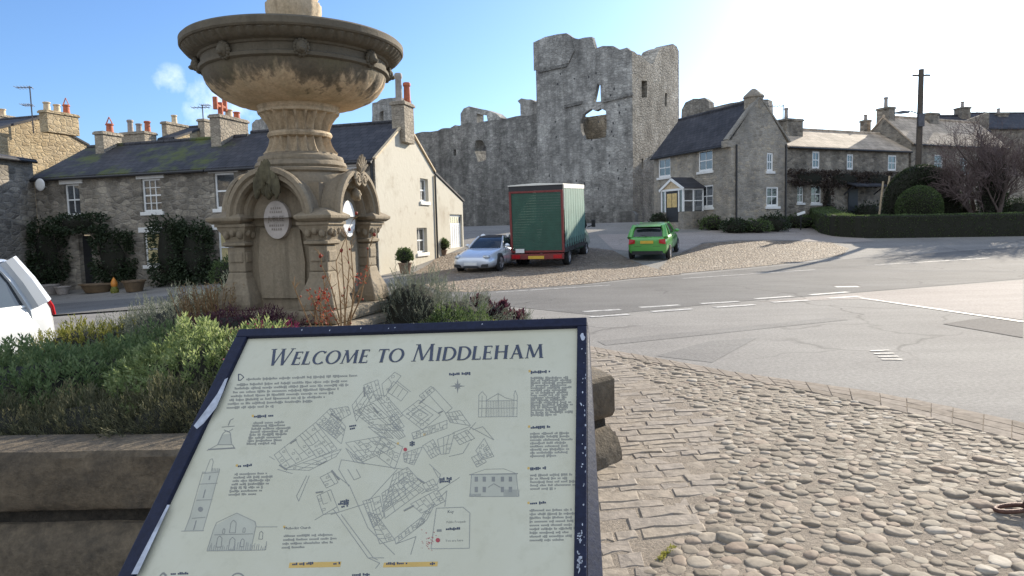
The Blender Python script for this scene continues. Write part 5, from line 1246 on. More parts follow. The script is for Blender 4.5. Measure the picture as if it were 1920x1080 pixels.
# the street map
mp = MB(); rv = MB(); random.seed(8)
def block(P, n, m, w=.0011, skip=.18, jit=1.5):
    a, b, c, d = [V(p) for p in P]; pt = lambda s, t: a.lerp(b, s).lerp(d.lerp(c, s), t)
    rib(mp, [P[0], P[1], P[2], P[3], P[0]], w * 1.15)
    g = [[pt(i / n, j / m) + V((ru(-jit, jit), ru(-jit, jit))) for j in range(m + 1)] for i in range(n + 1)]
    for i in range(n):
        for j in range(m):
            if i and rnd() > skip: rib(mp, [g[i][j], g[i][j + 1]], w)
            if j and rnd() > skip: rib(mp, [g[i][j], g[i + 1][j]], w)
            if rnd() < .35:
                ce = pt((i + .5) / n, (j + .5) / m); s_ = ru(1.5, 3); rib(mp, [ce + V((-s_, -s_ * .4)), ce + V((s_, -s_)), ce + V((s_ * 1.2, s_ * .4)), ce + V((-s_, s_)), ce + V((-s_, -s_ * .4))], w * .8)
block([(514, 853), (562, 816), (590, 852), (533, 880)], 5, 3); block([(562, 816), (592, 792), (632, 842), (594, 858)], 5, 4); block([(592, 792), (620, 765), (648, 800), (640, 832)], 4, 4)
block([(533, 880), (640, 842), (630, 856), (580, 882)], 6, 2); block([(618, 768), (652, 762), (658, 776), (634, 790)], 6, 2)
block([(660, 760), (690, 722), (700, 738), (668, 790)], 4, 3); block([(682, 722), (708, 712), (716, 745), (694, 756)], 4, 2); block([(662, 772), (700, 756), (757, 808), (706, 806)], 8, 4); block([(700, 740), (724, 742), (756, 778), (738, 790)], 5, 3)
block([(720, 745), (752, 705), (740, 698), (716, 720)], 2, 2, skip=.4); block([(738, 715), (765, 735), (752, 752), (726, 735)], 3, 1)
block([(752, 775), (785, 750), (826, 778), (792, 806)], 3, 3); block([(764, 776), (786, 760), (812, 778), (790, 796)], 1, 1); block([(772, 777), (786, 767), (803, 778), (789, 788)], 1, 1); block([(800, 735), (812, 726), (848, 765), (836, 775)], 1, 1); block([(786, 742), (808, 724), (815, 732), (794, 750)], 4, 1)
block([(772, 812), (838, 788), (838, 803), (775, 824)], 9, 2); block([(835, 775), (862, 770), (882, 798), (844, 792)], 5, 3); block([(720, 800), (740, 792), (760, 818), (748, 824)], 4, 2)
block([(648, 830), (716, 818), (742, 838), (680, 866)], 8, 4); block([(716, 818), (755, 838), (740, 880), (700, 850)], 4, 3); block([(648, 840), (672, 860), (684, 870), (664, 866)], 3, 2); block([(756, 850), (792, 838), (776, 872), (758, 866)], 4, 3)
block([(792, 836), (812, 824), (826, 850), (808, 860)], 4, 4); block([(820, 824), (852, 812), (842, 850), (826, 852)], 3, 2); block([(892, 845), (908, 822), (926, 856), (904, 862)], 4, 3)
block([(738, 890), (764, 876), (790, 905), (716, 960)], 5, 6); block([(716, 925), (760, 895), (795, 918), (722, 972)], 8, 4); block([(680, 940), (712, 930), (720, 968), (700, 990)], 5, 2); block([(690, 960), (706, 965), (740, 1012), (712, 1020)], 2, 7); block([(770, 945), (820, 918), (834, 940), (790, 962)], 6, 2); block([(740, 1010), (790, 970), (796, 980), (742, 1020)], 8, 1); block([(795, 962), (815, 945), (800, 975), (780, 990)], 3, 2)
block([(594, 930), (620, 918), (636, 960), (606, 965)], 4, 2, skip=.5); block([(600, 895), (622, 884), (634, 905), (612, 915)], 3, 2, skip=.4)
block([(884, 858), (900, 850), (912, 866), (894, 876)], 3, 2); block([(850, 818), (876, 806), (890, 822), (862, 834)], 4, 2); block([(600, 800), (622, 782), (646, 806), (630, 822)], 5, 4); block([(690, 800), (722, 806), (738, 822), (712, 818)], 5, 2); block([(728, 786), (744, 778), (758, 800), (744, 806)], 3, 3); block([(792, 908), (812, 898), (822, 915), (800, 922)], 3, 2)
for L in ([(752, 705), (740, 698)], [(848, 812), (880, 800), (926, 825), (905, 800), (886, 806)], [(842, 856), (868, 850), (880, 830)], [(640, 965), (700, 1046), (708, 1050)], [(625, 955), (690, 1046), (712, 1056), (704, 1066)], [(692, 1046), (720, 1046)], [(580, 892), (560, 940), (556, 930), (575, 892)], [(590, 975), (632, 950)], [(640, 862), (680, 868), (690, 870), (756, 880)], [(620, 884), (655, 910), (690, 990), (740, 1040)], [(700, 940), (620, 965)], [(745, 880), (690, 940)], [(805, 870), (826, 890), (820, 908), (790, 926)], [(812, 878), (822, 896)], [(820, 922), (862, 895)], [(818, 940), (838, 920), (834, 950)], [(548, 888), (520, 880)], [(515, 862), (505, 856)], [(770, 1040), (780, 1006), (742, 1020)], [(640, 862), (635, 880), (654, 912)], [(652, 880), (664, 900), (676, 895), (668, 880)], [(880, 806), (892, 792)], [(726, 735), (745, 715), (770, 735)]):
    rib(mp, L, .0014)
for a, b in (((620, 776), (640, 789)), ((700, 764), (709, 775)), ((682, 726), (684, 744)), ((786, 757), (796, 748)), ((544, 832), (556, 824)), ((598, 872), (612, 865)), ((524, 872), (538, 881)), ((622, 882), (636, 900)), ((782, 897), (796, 906)), ((757, 958), (776, 948)), ((822, 775), (830, 771)), ((592, 924), (606, 922))): rib(rv, [a, b], .0034, .0009)
sub(rv, 'street_name', M['ink2']); sub(mp, 'town_map', M['ink3'])
# key box, compass, line drawings
sk = MB(); dk = MB()
ws = MB()
def flush(name):
    global sk, dk, ws
    for q, mt in ((sk, 'ink3'), (dk, 'ink2'), (ws, 'inkw')):
        if q.v: sub(q, name, M[mt])
    sk, dk, ws = MB(), MB(), MB()
rib(sk, [(818, 953), (868, 951), (881, 962), (880, 1028), (808, 1029), (818, 953)], .0014); onp(dk, [ptn(819, 993), ptn(828, 992.5), ptn(828, 997), ptn(819, 997)], .0004)
flush('key_box')
for i in range(8):
    a = i * PI / 4; L = 14 if i % 2 == 0 else 8; px, py = 858 + L * math.cos(a), 724 + L * math.sin(a); qx, qy = 2.2 * math.cos(a + PI / 2), 2.2 * math.sin(a + PI / 2)
    onp(dk, [ptn(858 + qx, 724 + qy), ptn(px, py), ptn(858 - qx, 724 - qy)], .0004 + .00002 * i)
flush('compass_rose')
for x in (897, 903, 911, 963, 969): rib(sk, [(x, 782), (x + 1, 742)], .0012)
for x in range(913, 962, 3): rib(sk, [(x, 782), (x + .5, 752)], .0008)
for y_ in (782, 766, 752): rib(sk, [(897, y_), (969, y_ - 1)], .0014)
rib(sk, [(911, 752), (920, 746), (934, 738), (948, 746), (963, 750)], .0014); rib(sk, [(897, 742), (904, 734), (911, 742)], .0012); rib(sk, [(963, 742), (966, 732), (970, 742)], .0012); rib(dk, [(934, 782), (934, 738)], .0012)
flush('gate_drawing')
onp(ws, [ptn(*p) for p in ((884, 890), (968, 889), (969, 930), (881, 931))], .0001)
rib(sk, [(881, 931), (884, 890), (968, 889), (972, 931), (881, 931)], .0014); rib(dk, [(880, 890), (971, 888)], .0022); rib(sk, [(884, 889), (910, 880), (945, 879), (968, 888)], .001)
for r_, (ya, yb) in enumerate(((894, 903), (913, 923))):
    for x in (893, 908, 925, 942, 957):
        if r_ and x in (925,): continue
        onp(dk, [ptn(x - 3, ya), ptn(x + 3, ya), ptn(x + 3, yb), ptn(x - 3, yb)], .0004)
rib(dk, [(915, 914), (926, 907), (938, 914)], .0016); 
for x in range(880, 902, 2): rib(sk, [(x, 931), (x + 1, 926)], .0012)
for x in range(945, 974, 2): rib(sk, [(x, 931), (x, 918)], .0011)
flush('house_drawing')
rib(dk, [(390, 843), (440, 840)], .004); rib(dk, [(388, 845), (408, 834), (436, 834), (441, 842)], .0016); rib(sk, [(408, 834), (418, 813), (424, 808)], .002); rib(sk, [(434, 832), (432, 812), (426, 808)], .002); rib(sk, [(426, 808), (424, 808)], .002); rib(dk, [(416, 801), (440, 799)], .002); rib(dk, [(420, 806), (428, 810), (437, 804)], .0018); rib(dk, [(428, 798), (432, 788), (438, 785)], .0024)
onp(ws, [ptn(*p) for p in ((408, 834), (416, 815), (432, 813), (436, 834))], .0001)
flush('fountain_drawing')
rib(sk, [(346, 996), (356, 970), (380, 885), (386, 886)], .0013); rib(sk, [(380, 996), (396, 940), (412, 880)], .0013); rib(sk, [(340, 996), (382, 995)], .0016)
for a, b in (((360, 972), (385, 970)), ((368, 938), (398, 937)), ((374, 908), (408, 906)), ((380, 888), (412, 885))): rib(dk, [a, b], .0014)
rib(sk, [(384, 888), (394, 862), (398, 860), (400, 866), (396, 884)], .0013)
for i in range(5): rib(sk, [(398 + i * 3, 884), (399 + i * 3, 878)], .0014)
for a, b in (((363, 994), (368, 976)), ((381, 934), (385, 918)), ((392, 900), (394, 892))): rib(dk, [a, b], .0026)
onp(dk, [ptn(376 + 5 * math.cos(i * .8), 955 + 5 * math.sin(i * .8)) for i in range(8)], .0004)
onp(ws, [ptn(*p) for p in ((346, 996), (360, 960), (384, 885), (412, 882), (396, 940), (380, 996))], .0001)
flush('tower_drawing')
rib(sk, [(388, 1033), (400, 994), (406, 980), (444, 962), (478, 978), (480, 986), (470, 1032), (388, 1033)], .0014); rib(sk, [(480, 988), (520, 988)], .0014); rib(sk, [(470, 1032), (498, 1031), (500, 1015)], .0013); rib(dk, [(402, 1003), (474, 1001)], .0014)
for x, y_, s_ in ((438, 988, 8), (420, 996, 3), (458, 994, 3), (436, 1020, 8), (412, 1016, 7), (455, 1018, 5), (490, 1004, 5)):
    rib(dk, [(x - s_, y_ + s_ * 1.4), (x - s_ * .6, y_ - s_), (x, y_ - s_ * 1.6), (x + s_ * .6, y_ - s_), (x + s_ * .4, y_ + s_ * 1.4), (x - s_, y_ + s_ * 1.4)], .0013)
for x in range(392, 500, 4): rib(sk, [(x, 1032), (x + ru(0, 3), 1030 - ru(2, 14))], .0012)
onp(ws, [ptn(*p) for p in ((388, 1033), (404, 985), (444, 963), (480, 980), (470, 1032))], .0001)
flush('chapel_drawing')
rib(dk, [(446 + 13 * math.cos(-i * .35), 1088 + 13 * math.sin(-i * .35)) for i in range(1, 9)], .003); rib(dk, [(300, 1080), (306, 1074), (312, 1080)], .004)
flush('emblem')
# two posts down to the paving
for fx in (.2, .8):
    t_ = BMAT @ V((BW * fx, -BH * .55, -.055)); q = MB().box(t_.x - cen.x - .035, t_.x - cen.x + .035, t_.y - cen.y - .035, t_.y - cen.y + .035, .0, t_.z - .0); q.build('post', M['navy'], BO, bevel=.004)
# ------------------------------------------------------------------ vehicles
def carpaint(name, col, metal=0., rough=.3):
    m, nt, bs = newmat(name); n = nz(nt, 3., 3.)
    nt.links.new(mixc(nt, n, [x * .92 for x in col], [min(1, x * 1.06) for x in col]), bs.inputs['Base Color']); bs.inputs['Roughness'].default_value = rough; bs.inputs['Metallic'].default_value = metal
    bs.inputs['Coat Weight'].default_value = .7; bs.inputs['Coat Roughness'].default_value = .06; return m
M['p_white'] = carpaint('paint_white', (.50, .52, .54)); M['p_silver'] = carpaint('paint_silver', (.62, .65, .70), .55, .35); M['p_green'] = carpaint('paint_green', (.10, .36, .075), .1)
M['tyre'] = plain('tyre_rubber', (.018, .018, .018), .85, .2, 20., .2); M['alloy'] = plain('wheel_alloy', (.5, .5, .52), .35, .1, 9., 0, .8)
M['cglass'] = glassmat('car_glass', (.014, .018, .022), .03, 1.6); M['black'] = plain('black_plastic', (.02, .02, .022), .55, .2, 9., .05)
m, nt, bs = newmat('lamp_red'); M['l_lamp'] = m; bs.inputs['Base Color'].default_value = (.42, .015, .02, 1); bs.inputs['Roughness'].default_value = .15
m, nt, bs = newmat('lamp_clear'); M['c_lamp'] = m; nt.links.new(ramp(nt, nz(nt, 14., 3.), [(.35, (.30, .32, .35)), (.65, (.75, .78, .8))]), bs.inputs['Base Color']); bs.inputs['Roughness'].default_value = .08; bs.inputs['Metallic'].default_value = .4
M['plate_y'] = plain('plate_yellow', (.62, .40, .05), .4, .08, 9., 0); M['plate_w'] = plain('plate_white', (.70, .70, .68), .4, .05, 9., 0)
def sring(x, w, zl, zb, wt, zt, wm=None, sill=.86):
    """cross-section ring at station x: wide lower body tapering to the shoulder"""
    zm = zl + (zb - zl) * .5
    h = [(0, zl), (w * sill * .8, zl), (w * sill, zl + .03), (w * .985, zl + (zb - zl) * .25), (w, zm), (w * .985, zl + (zb - zl) * .8), (wt, zb), (wt * .9, zb + (zt - zb) * .6), (wt * .5, zt), (0, zt + .004)]
    return [(x, y, z) for y, z in h] + [(x, -y, z) for y, z in reversed(h[1:-1])]
def wheel(root, x, y, r, wd, side, name='wheel'):
    t = MB().lathe([(r * .66, -wd * .42), (r * .70, -wd * .5), (r * .93, -wd * .5), (r, -wd * .36), (r, wd * .36), (r * .93, wd * .5), (r * .70, wd * .5), (r * .66, wd * .42)], 32, cap=False)
    o = t.build(name, M['tyre'], root, smooth=True); o.location = (x, y, r); o.rotation_euler = (R(-90) * side, 0, 0)
    q = MB().lathe([(r * .67, wd * .40), (r * .66, wd * .44), (r * .60, wd * .44), (r * .58, wd * .30)], 32, cap=False)
    for i in range(5):
        a = i * 2 * PI / 5; q.obox((r * .34 * math.cos(a), r * .34 * math.sin(a), wd * .34), (r * .30 * math.cos(a), r * .30 * math.sin(a), 0), (-r * .09 * math.sin(a), r * .09 * math.cos(a), 0), (0, 0, .012))
    q.lathe([(r * .16, wd * .30), (r * .16, wd * .42), (r * .05, wd * .43)], 16)
    q.build('rim', M['alloy'], o, smooth=True)
    MB().lathe([(r * .62, wd * .1), (r * .62, wd * .25)], 24).build('brake_disc', M['black'], o)
    return o
def car(name, label, pos, head, paint, L, stations, glass, roofp, wb, wr, cat='car', nopost=False):
    a = R(90) - R(head); ca, sa = math.cos(a), math.sin(a)
    hL, hR = hgt(pos[0] + ca * L * .3, pos[1] + sa * L * .3), hgt(pos[0] - ca * L * .3, pos[1] - sa * L * .3)
    rt = thing(name, label, cat, (pos[0], pos[1], (hL + hR) / 2 + .012), 0); rt.rotation_euler = (0, -math.atan2(hL - hR, L * .6), a)
    b = MB().loft([sring(*s) for s in stations]).build('body', paint, rt, smooth=True, sub=2, ang=70)
    # greenhouse: glass frustum with curved ends, roof skin and pillars
    (zb, xf, xr, wbm), (zt, tf, tr, wt) = glass
    def ring(x0, x1, w, z, n=5, bow=.10):
        P = []
        for i in range(n + 1): t = -1 + 2 * i / n; P.append((x0 - bow * t * t, w * t, z))
        for i in range(n + 1): t = 1 - 2 * i / n; P.append((x1 + bow * .5 * t * t, w * t, z))
        return P
    zmid = zb + (zt - zb) * .55
    rings = [ring(xf, xr, wbm, zb), ring(xf + (tf - xf) * .5, xr + (tr - xr) * .42, wbm + (wt - wbm) * .38, zmid), ring(tf, tr, wt, zt)]
    MB().loft(rings).build('windows', M['cglass'], rt, smooth=True, ang=50)
    rf = [ring(tf + .05, tr - .05, wt + .012, zt - .02), ring(tf, tr, wt - .02, zt + .012), ring(tf - .12, tr + .12, wt * .8, zt + .035), ring(tf - .4, tr + .4, wt * .4, zt + .045)]
    MB().loft(rf).build('roof', roofp, rt, smooth=True, ang=80)
    for s in (1, -1):
        p = MB()
        lo = lambda x: (x, s * (wbm + .004), zb); up = lambda x: (x, s * (wt + .006), zt + .005)
        md = lambda xa, xb: ((xa + xb) / 2 + 0, s * ((wbm + wt) / 2 + .02), (zb + zt) / 2 + .01)
        for xa, xb, wd in ((xf - .09, tf - .07, .05), (xr + .05, tr + .04, .13)) + (((( xf + xr) / 2 - .12, (tf + tr) / 2 - .1, .06),) if not nopost else ()):
            p.tube([lo(xa), md(xa, xb), up(xb)], [wd, wd * .9, wd * .8], 8)
        p.tube([lo(xf - .1), lo(xr + .05)], .02, 6)
        p.build('pillar', paint, rt, smooth=True)
        m_ = MB().ell((xf - .32, s * (wbm + .16), zb + .08), (.07, .11, .075), 12, 8); m_.bar((xf - .34, s * wbm, zb + .03), (xf - .33, s * (wbm + .1), zb + .06), .04); m_.build('door_mirror', paint, rt, smooth=True)
    for x, ww in wb:
        for s in (1, -1):
            ar = MB().lathe([(wr * 1.14, -.09), (wr * 1.14, .0), (wr * .9, .004)], 28); ao = ar.build('wheel_arch', M['black'], rt); ao.location = (x, s * (ww - .012), wr); ao.rotation_euler = (R(-90) * s, 0, 0)
            wheel(rt, x, s * (ww - .075), wr, .19, s)
    return rt
# green hatchback, seen from behind
gpos = gp(1214, 489); hd = R(21); gc = (gpos.x + math.sin(hd) * 1.95, gpos.y + math.cos(hd) * 1.95)
G = car('hatchback_car', 'bright green hatchback car parked on cobbles right of the truck', gc, 21, M['p_green'], 4.0,
  [(2.0, .60, .35, .62, .5, .66), (1.92, .76, .24, .70, .62, .74), (1.6, .84, .2, .84, .72, .88), (.9, .866, .18, .93, .78, .97), (0, .866, .18, .95, .78, .97), (-1.2, .866, .19, .98, .78, 1.0), (-1.72, .84, .22, 1.0, .74, 1.02), (-1.95, .80, .26, .98, .70, 1.0), (-2.0, .76, .34, .9, .66, .93)],
  ((.95, .95, -1.86, .74), (1.43, .22, -1.5, .60)), M['p_green'], ((1.25, .86), (-1.25, .86)), .31)
for s in (1, -1):
    MB().loft([[(-1.99, s * .78, .70), (-1.99, s * .50, .74), (-1.99, s * .50, .90), (-1.97, s * .76, .93)], [(-2.03, s * .77, .71), (-2.045, s * .51, .75), (-2.045, s * .51, .89), (-2.01, s * .75, .92)]]).build('tail_light', M['l_lamp'], G)
MB().box(-2.05, -2.03, -.27, .27, .74, .86).build('number_plate', M['plate_y'], G)
MB().loft([[(-2.05, -.62, .28), (-2.05, .62, .28), (-2.05, .6, .42), (-2.05, -.6, .42)], [(-1.9, -.7, .26), (-1.9, .7, .26), (-1.9, .7, .42), (-1.9, -.7, .42)]]).build('bumper', M['black'], G)
MB().plate([[(-.60, .985), (.60, .985), (.50, 1.36), (-.50, 1.36)]], (-1.93, 0, 0), (0, 1, 0), (.25, 0, 1), (.012, 0, 0)).build('rear_window', M['cglass'], G)
# silver open sports car with black soft top, nose towards us
sp_ = gp(884, 512); hd = R(200); scn = (sp_.x - math.sin(hd) * 2.1, sp_.y - math.cos(hd) * 2.1)
S = car('sports_car', 'low silver roadster sports car with dark roof, nose to the road', scn, 200, M['p_silver'], 4.3,
  [(2.15, .50, .28, .50, .4, .54), (2.08, .72, .18, .56, .56, .60), (1.8, .84, .15, .66, .66, .70), (1.3, .89, .14, .77, .68, .79), (.6, .885, .14, .84, .72, .85), (-.3, .875, .14, .86, .74, .88), (-1.2, .89, .15, .87, .72, .90), (-1.75, .86, .18, .80, .66, .84), (-2.05, .76, .25, .68, .56, .72), (-2.15, .6, .34, .6, .45, .63)],
  ((.84, .72, -1.15, .70), (1.24, .02, -.55, .52)), plain('soft_top', (.035, .035, .04), .9, .2, 12., .1), ((1.22, .885), (-1.2, .89)), .32, nopost=True)
for s in (1, -1):
    MB().ell((1.93, s * .58, .60), (.16, .15, .085), 16, 10).build('headlight', M['c_lamp'], S, smooth='all')
    MB().box(2.09, 2.13, s * .55 - .14, s * .55 + .14, .22, .34).build('air_intake', M['black'], S)
MB().box(2.15, 2.17, -.26, .26, .30, .41).build('number_plate', M['plate_w'], S)
MB().box(2.07, 2.16, -.3, .3, .19, .27).build('grille', M['black'], S)
# white hatchback at the left edge, seen side-on behind the planter
Wc = car('family_car', 'white car at the left edge, only its rear quarter in view', (-5.99, 5.32), 190, M['p_white'], 4.1,
  [(2.05, .60, .35, .62, .5, .66), (1.95, .76, .24, .72, .62, .76), (1.6, .84, .2, .86, .74, .9), (.9, .87, .18, .95, .80, .99), (0, .87, .18, .97, .80, 1.0), (-1.2, .87, .19, 1.0, .79, 1.02), (-1.75, .85, .22, 1.01, .77, 1.03), (-1.97, .81, .28, .98, .73, 1.0), (-2.05, .76, .36, .88, .68, .92)],
  ((.98, .95, -1.93, .76), (1.44, .3, -1.74, .60)), M['p_white'], ((1.25, .865), (-1.22, .865)), .31)
def hring(x, pts): return [(x, y, z) for y, z in pts] + [(x, -y, z) for y, z in reversed(pts)]
def trg(x0, k, q): return [(x0 + k * max(0, z - .86) ** 1.15 - (.05 * max(0, .8 - z)) * -2, y, z) for x, y, z in hring(x0, [(.80 * q, .50), (.825 * q, .70), (.815 * q, .93), (.78 * q, 1.06), (.718 * q, 1.26), (.645 * q, 1.40), (.45 * q, 1.462), (.15, 1.475)])]
MB().loft([trg(-1.76, .40, 1.), trg(-1.88, .40, 1.), trg(-1.98, .38, .985), trg(-2.05, .36, .95), trg(-2.09, .35, .86)]).build('tailgate', M['p_white'], Wc, smooth=True, ang=75)
for s in (1, -1): MB().tube([(-2.05, s * .785, .86), (-2.03, s * .775, .95), (-1.97, s * .74, 1.1), (-1.88, s * .68, 1.28)], [.018, .026, .022, .01], 8).build('tail_light', M['l_lamp'], Wc, smooth=True)
MB().bar((-.35, -.872, .86), (-.18, -.872, .86), .03).build('door_handle', M['p_white'], Wc)
MB().bar((-.5, .875, .86), (-.33, .875, .86), .03).build('door_handle', M['p_white'], Wc)
# curtain-sided truck
M['t_green'] = plain('shutter_green', (.022, .075, .05), .55, .15, 3., .05); M['t_red'] = plain('truck_red', (.17, .028, .024), .5, .2, 6., .05); M['t_curt'] = plain('curtain_green', (.10, .19, .155), .75, .18, 1.5, .1); M['t_white'] = plain('grp_white', (.70, .68, .62), .6, .1, 3., .05)
c0 = gp(1059, 503); hd = R(17)
TK = thing('curtain_truck', 'green curtain-sided box truck with red rear frame, seen from behind', 'truck', (c0.x, c0.y, hgt(c0.x, c0.y) + .012))
fx, fy = math.sin(hd), math.cos(hd); TK.rotation_euler = (0, -math.atan2(hgt(c0.x + fx * 5, c0.y + fy * 5) - hgt(c0.x, c0.y), 5.) * .6, R(90) - hd)
W_, z0, z1, LB = 2.2, .62, 3.28, 4.3        # local x forward, y left; rear right corner at 0,0
fr = MB().box(0, .10, 0, .09, z0, z1 - .22).box(0, .10, W_ - .09, W_, z0, z1 - .22).box(0, .10, .092, W_ - .092, z1 - .30, z1 - .22).box(0, .1, .092, W_ - .092, z0, z0 + .08); fr.build('rear_frame', M['t_red'], TK, bevel=.01)
MB().box(.012, .10, .0, W_, z1 - .217, z1 - .02).build('rear_header', M['black'], TK)
sh = MB()
for i in range(22): zz = z0 + .085 + i * (z1 - .305 - z0 - .085) / 22; sh.box(  .035 + .002 * (i % 2), .06, .093, W_ - .093, zz + .003, zz + (z1 - .305 - z0 - .085) / 22)
sh.build('rear_shutter', M['t_green'], TK)
MB().box(-.004, .02, .25, .6, z0 + .14, z0 + .3).build('rear_notice', M['plate_w'], TK) if False else None
rfm = MB().box(-.02, LB, -.02, W_ + .02, z1 - .018, z1 + .02); rfm.plate([[(0, z1 + .021), (W_ / 2, z1 + .075), (W_, z1 + .021)]], (0, 0, 0), (0, 1, 0), (0, 0, 1), (LB - .02, 0, 0)); rfm.build('box_roof', M['t_white'], TK)
MB().box(0.11, LB, -.025, .0, z1 - .16, z1 - .02).box(0.11, LB, W_, W_ + .025, z1 - .16, z1 - .02).build('cant_rail', M['t_white'], TK)
random.seed(6)
for s, y0 in ((-1, 0.), (1, W_)):
    cu = MB(); nx_, nz_ = 60, 10; b0 = 0
    for i in range(nx_ + 1):
        for j in range(nz_ + 1):
            x = .11 + (LB - .12) * i / nx_; t = j / nz_; zz = .80 + (z1 - .165 - .80) * t
            d = .022 * math.sin(x * 13 + 1.3 * math.sin(t * 3)) * (1 - .5 * t) + .018 * math.sin(x * 29 + t * 4) * (1 - t) + .02 * math.sin(t * PI) + .014 * noise.noise(V((x * 1.8, t * 2.5, 4)))
            cu.v.append((x, y0 + s * (.012 + d * .8), zz))
    cu.f = [(i * (nz_ + 1) + j, (i + 1) * (nz_ + 1) + j, (i + 1) * (nz_ + 1) + j + 1, i * (nz_ + 1) + j + 1) for i in range(nx_) for j in range(nz_)]
    co = cu.build('side_curtain', M['t_curt'], TK, smooth='all', fix=False)
    for i in range(9):
        sp3 = MB(); x = .35 + i * .47; sp3.box(x - .025, x + .025, y0 + s * .05 - .006, y0 + s * .05 + .006, .60, 1.12).box(x - .045, x + .045, y0 + s * .062 - .015, y0 + s * .062 + .015, .78, .92)
        sp3.build('strap', M['black'], TK)
MB().box(.10, LB, .0, W_, .60, .785).build('load_floor', M['black'], TK)
MB().box(.3, 6.2, .55, .75, .45, .6).box(.3, 6.2, W_ - .75, W_ - .55, .45, .6).build('chassis', M['black'], TK)
bp_ = MB().box(-.10, .05, .02, W_ - .02, .36, .58); bp_.build('rear_bumper', M['t_red'], TK, bevel=.015)
MB().box(-.112, -.103, .80, 1.45, .38, .50).build('number_plate', M['plate_y'], TK)
MB().box(-.115, -.104, .08, .42, .40, .54).build('tail_light', M['l_lamp'], TK); MB().box(-.115, -.104, W_ - .42, W_ - .08, .40, .54).build('tail_light', M['l_lamp'], TK)
MB().box(-.06, -.02, 1.62, 1.98, .62, .78).build('rear_notice', M['plate_w'], TK)
for y0, s in ((.2, -1), (W_ - .2, 1)):
    for x in (1.35, 5.15):
        w_ = wheel(TK, x, y0, .36, .26, s)
    MB().box(.85, 1.85, y0 - .12, y0 + .12, .74, .78).build('mudguard', M['black'], TK)
cabst = [(4.4, 1.0, .45, 1.2, .95, 2.15), (4.5, 1.02, .40, 1.25, .98, 2.30), (5.1, 1.03, .38, 1.25, .97, 2.33), (5.55, 1.02, .38, 1.25, .90, 2.1), (6.0, 1.0, .38, 1.15, .86, 1.50), (6.45, .96, .38, .9, .8, 1.12), (6.7, .88, .42, .75, .7, .9), (6.76, .8, .46, .7, .6, .78)]
cb_ = MB().loft([sring(*s) for s in cabst]); cb_.v = [(x, y + W_ / 2, z) for x, y, z in cb_.v]; cb_.build('cab', M['t_curt'] if False else carpaint('cab_green', (.06, .18, .12)), TK, smooth=True, sub=2, ang=70)
for y0, s in ((W_ / 2 - 1.0, -1), (W_ / 2 + 1.0, 1)):
    MB().plate([[(4.62, 1.32), (5.45, 1.32), (5.75, 1.42), (5.3, 2.05), (4.62, 2.12)]], (0, y0 + s * .025, 0), (1, 0, 0), (0, -s * .06, 1), (0, -s * .02, 0)).build('cab_window', M['cglass'], TK)
    m_ = MB().box(5.55, 5.63, y0 + s * .28 - .09, y0 + s * .28 + .09, 1.35, 1.68).bar((5.6, y0 - s * .02, 1.35), (5.6, y0 + s * .22, 1.42), .05); m_.build('door_mirror', M['black'], TK, bevel=.02)
MB().plate([[(.2, 1.52), (W_ - .2, 1.52), (W_ - .35, 2.08), (.35, 2.08)]], (6.35, 0, 0), (0, 1, 0), (-.85, 0, 1), (-.02, 0, 0)) if False else None

# trim: seams, wipers, badges-free details
for c_, x0, wd in ((G, -2.03, .55), (Wc, -2.09, .5)):
    MB().bar((x0 + .04, -wd, .62), (x0 + .04, wd, .62), .012).build('tailgate_seam', M['black'], c_)
MB().bar((-1.985, -.02, 1.03), (-1.90, .28, 1.10), .018).build('rear_wiper', M['black'], G)
MB().box(-1.66, -1.58, -.22, .22, 1.435, 1.452).build('brake_light', M['l_lamp'], G)
MB().loft([[(-1.50, -.56, 1.455), (-1.50, .56, 1.455), (-1.50, .56, 1.475), (-1.50, -.56, 1.475)], [(-1.80, -.53, 1.425), (-1.80, .53, 1.425), (-1.80, .53, 1.438), (-1.80, -.53, 1.438)]]).build('roof_spoiler', M['p_green'], G)
for s in (1, -1):
    MB().bar((.28, s * .868, .30), (.28, s * .858, .93), .010).build('door_seam', M['black'], G); MB().bar((-.62, s * .868, .30), (-.62, s * .858, .95), .010).build('door_seam', M['black'], G)
    MB().bar((.62, s * .888, .26), (.62, s * .86, .82), .010).build('door_seam', M['black'], S); MB().bar((-.55, s * .888, .26), (-.55, s * .86, .85), .010).build('door_seam', M['black'], S)
    MB().bar((.95, s * .872, .28), (.95, s * .86, .95), .010).build('door_seam', M['black'], Wc); MB().bar((-.15, s * .872, .28), (-.15, s * .86, .98), .010).build('door_seam', M['black'], Wc); MB().bar((-.98, s * .872, .55), (-.90, s * .855, 1.0), .010).build('door_seam', M['black'], Wc)
# ------------------------------------------------------------------ hedges and topiary
def shell(mb, fn, n, L, W, up=.2, jit=.6):
    for _ in range(n):
        p, d = fn(); d = V(d).normalized() + V((ru(-jit, jit), ru(-jit, jit), ru(-jit, jit) + up)); leaf(mb, V(p) - d * L * .35, d, L * ru(.6, 1.3), W)
random.seed(41)
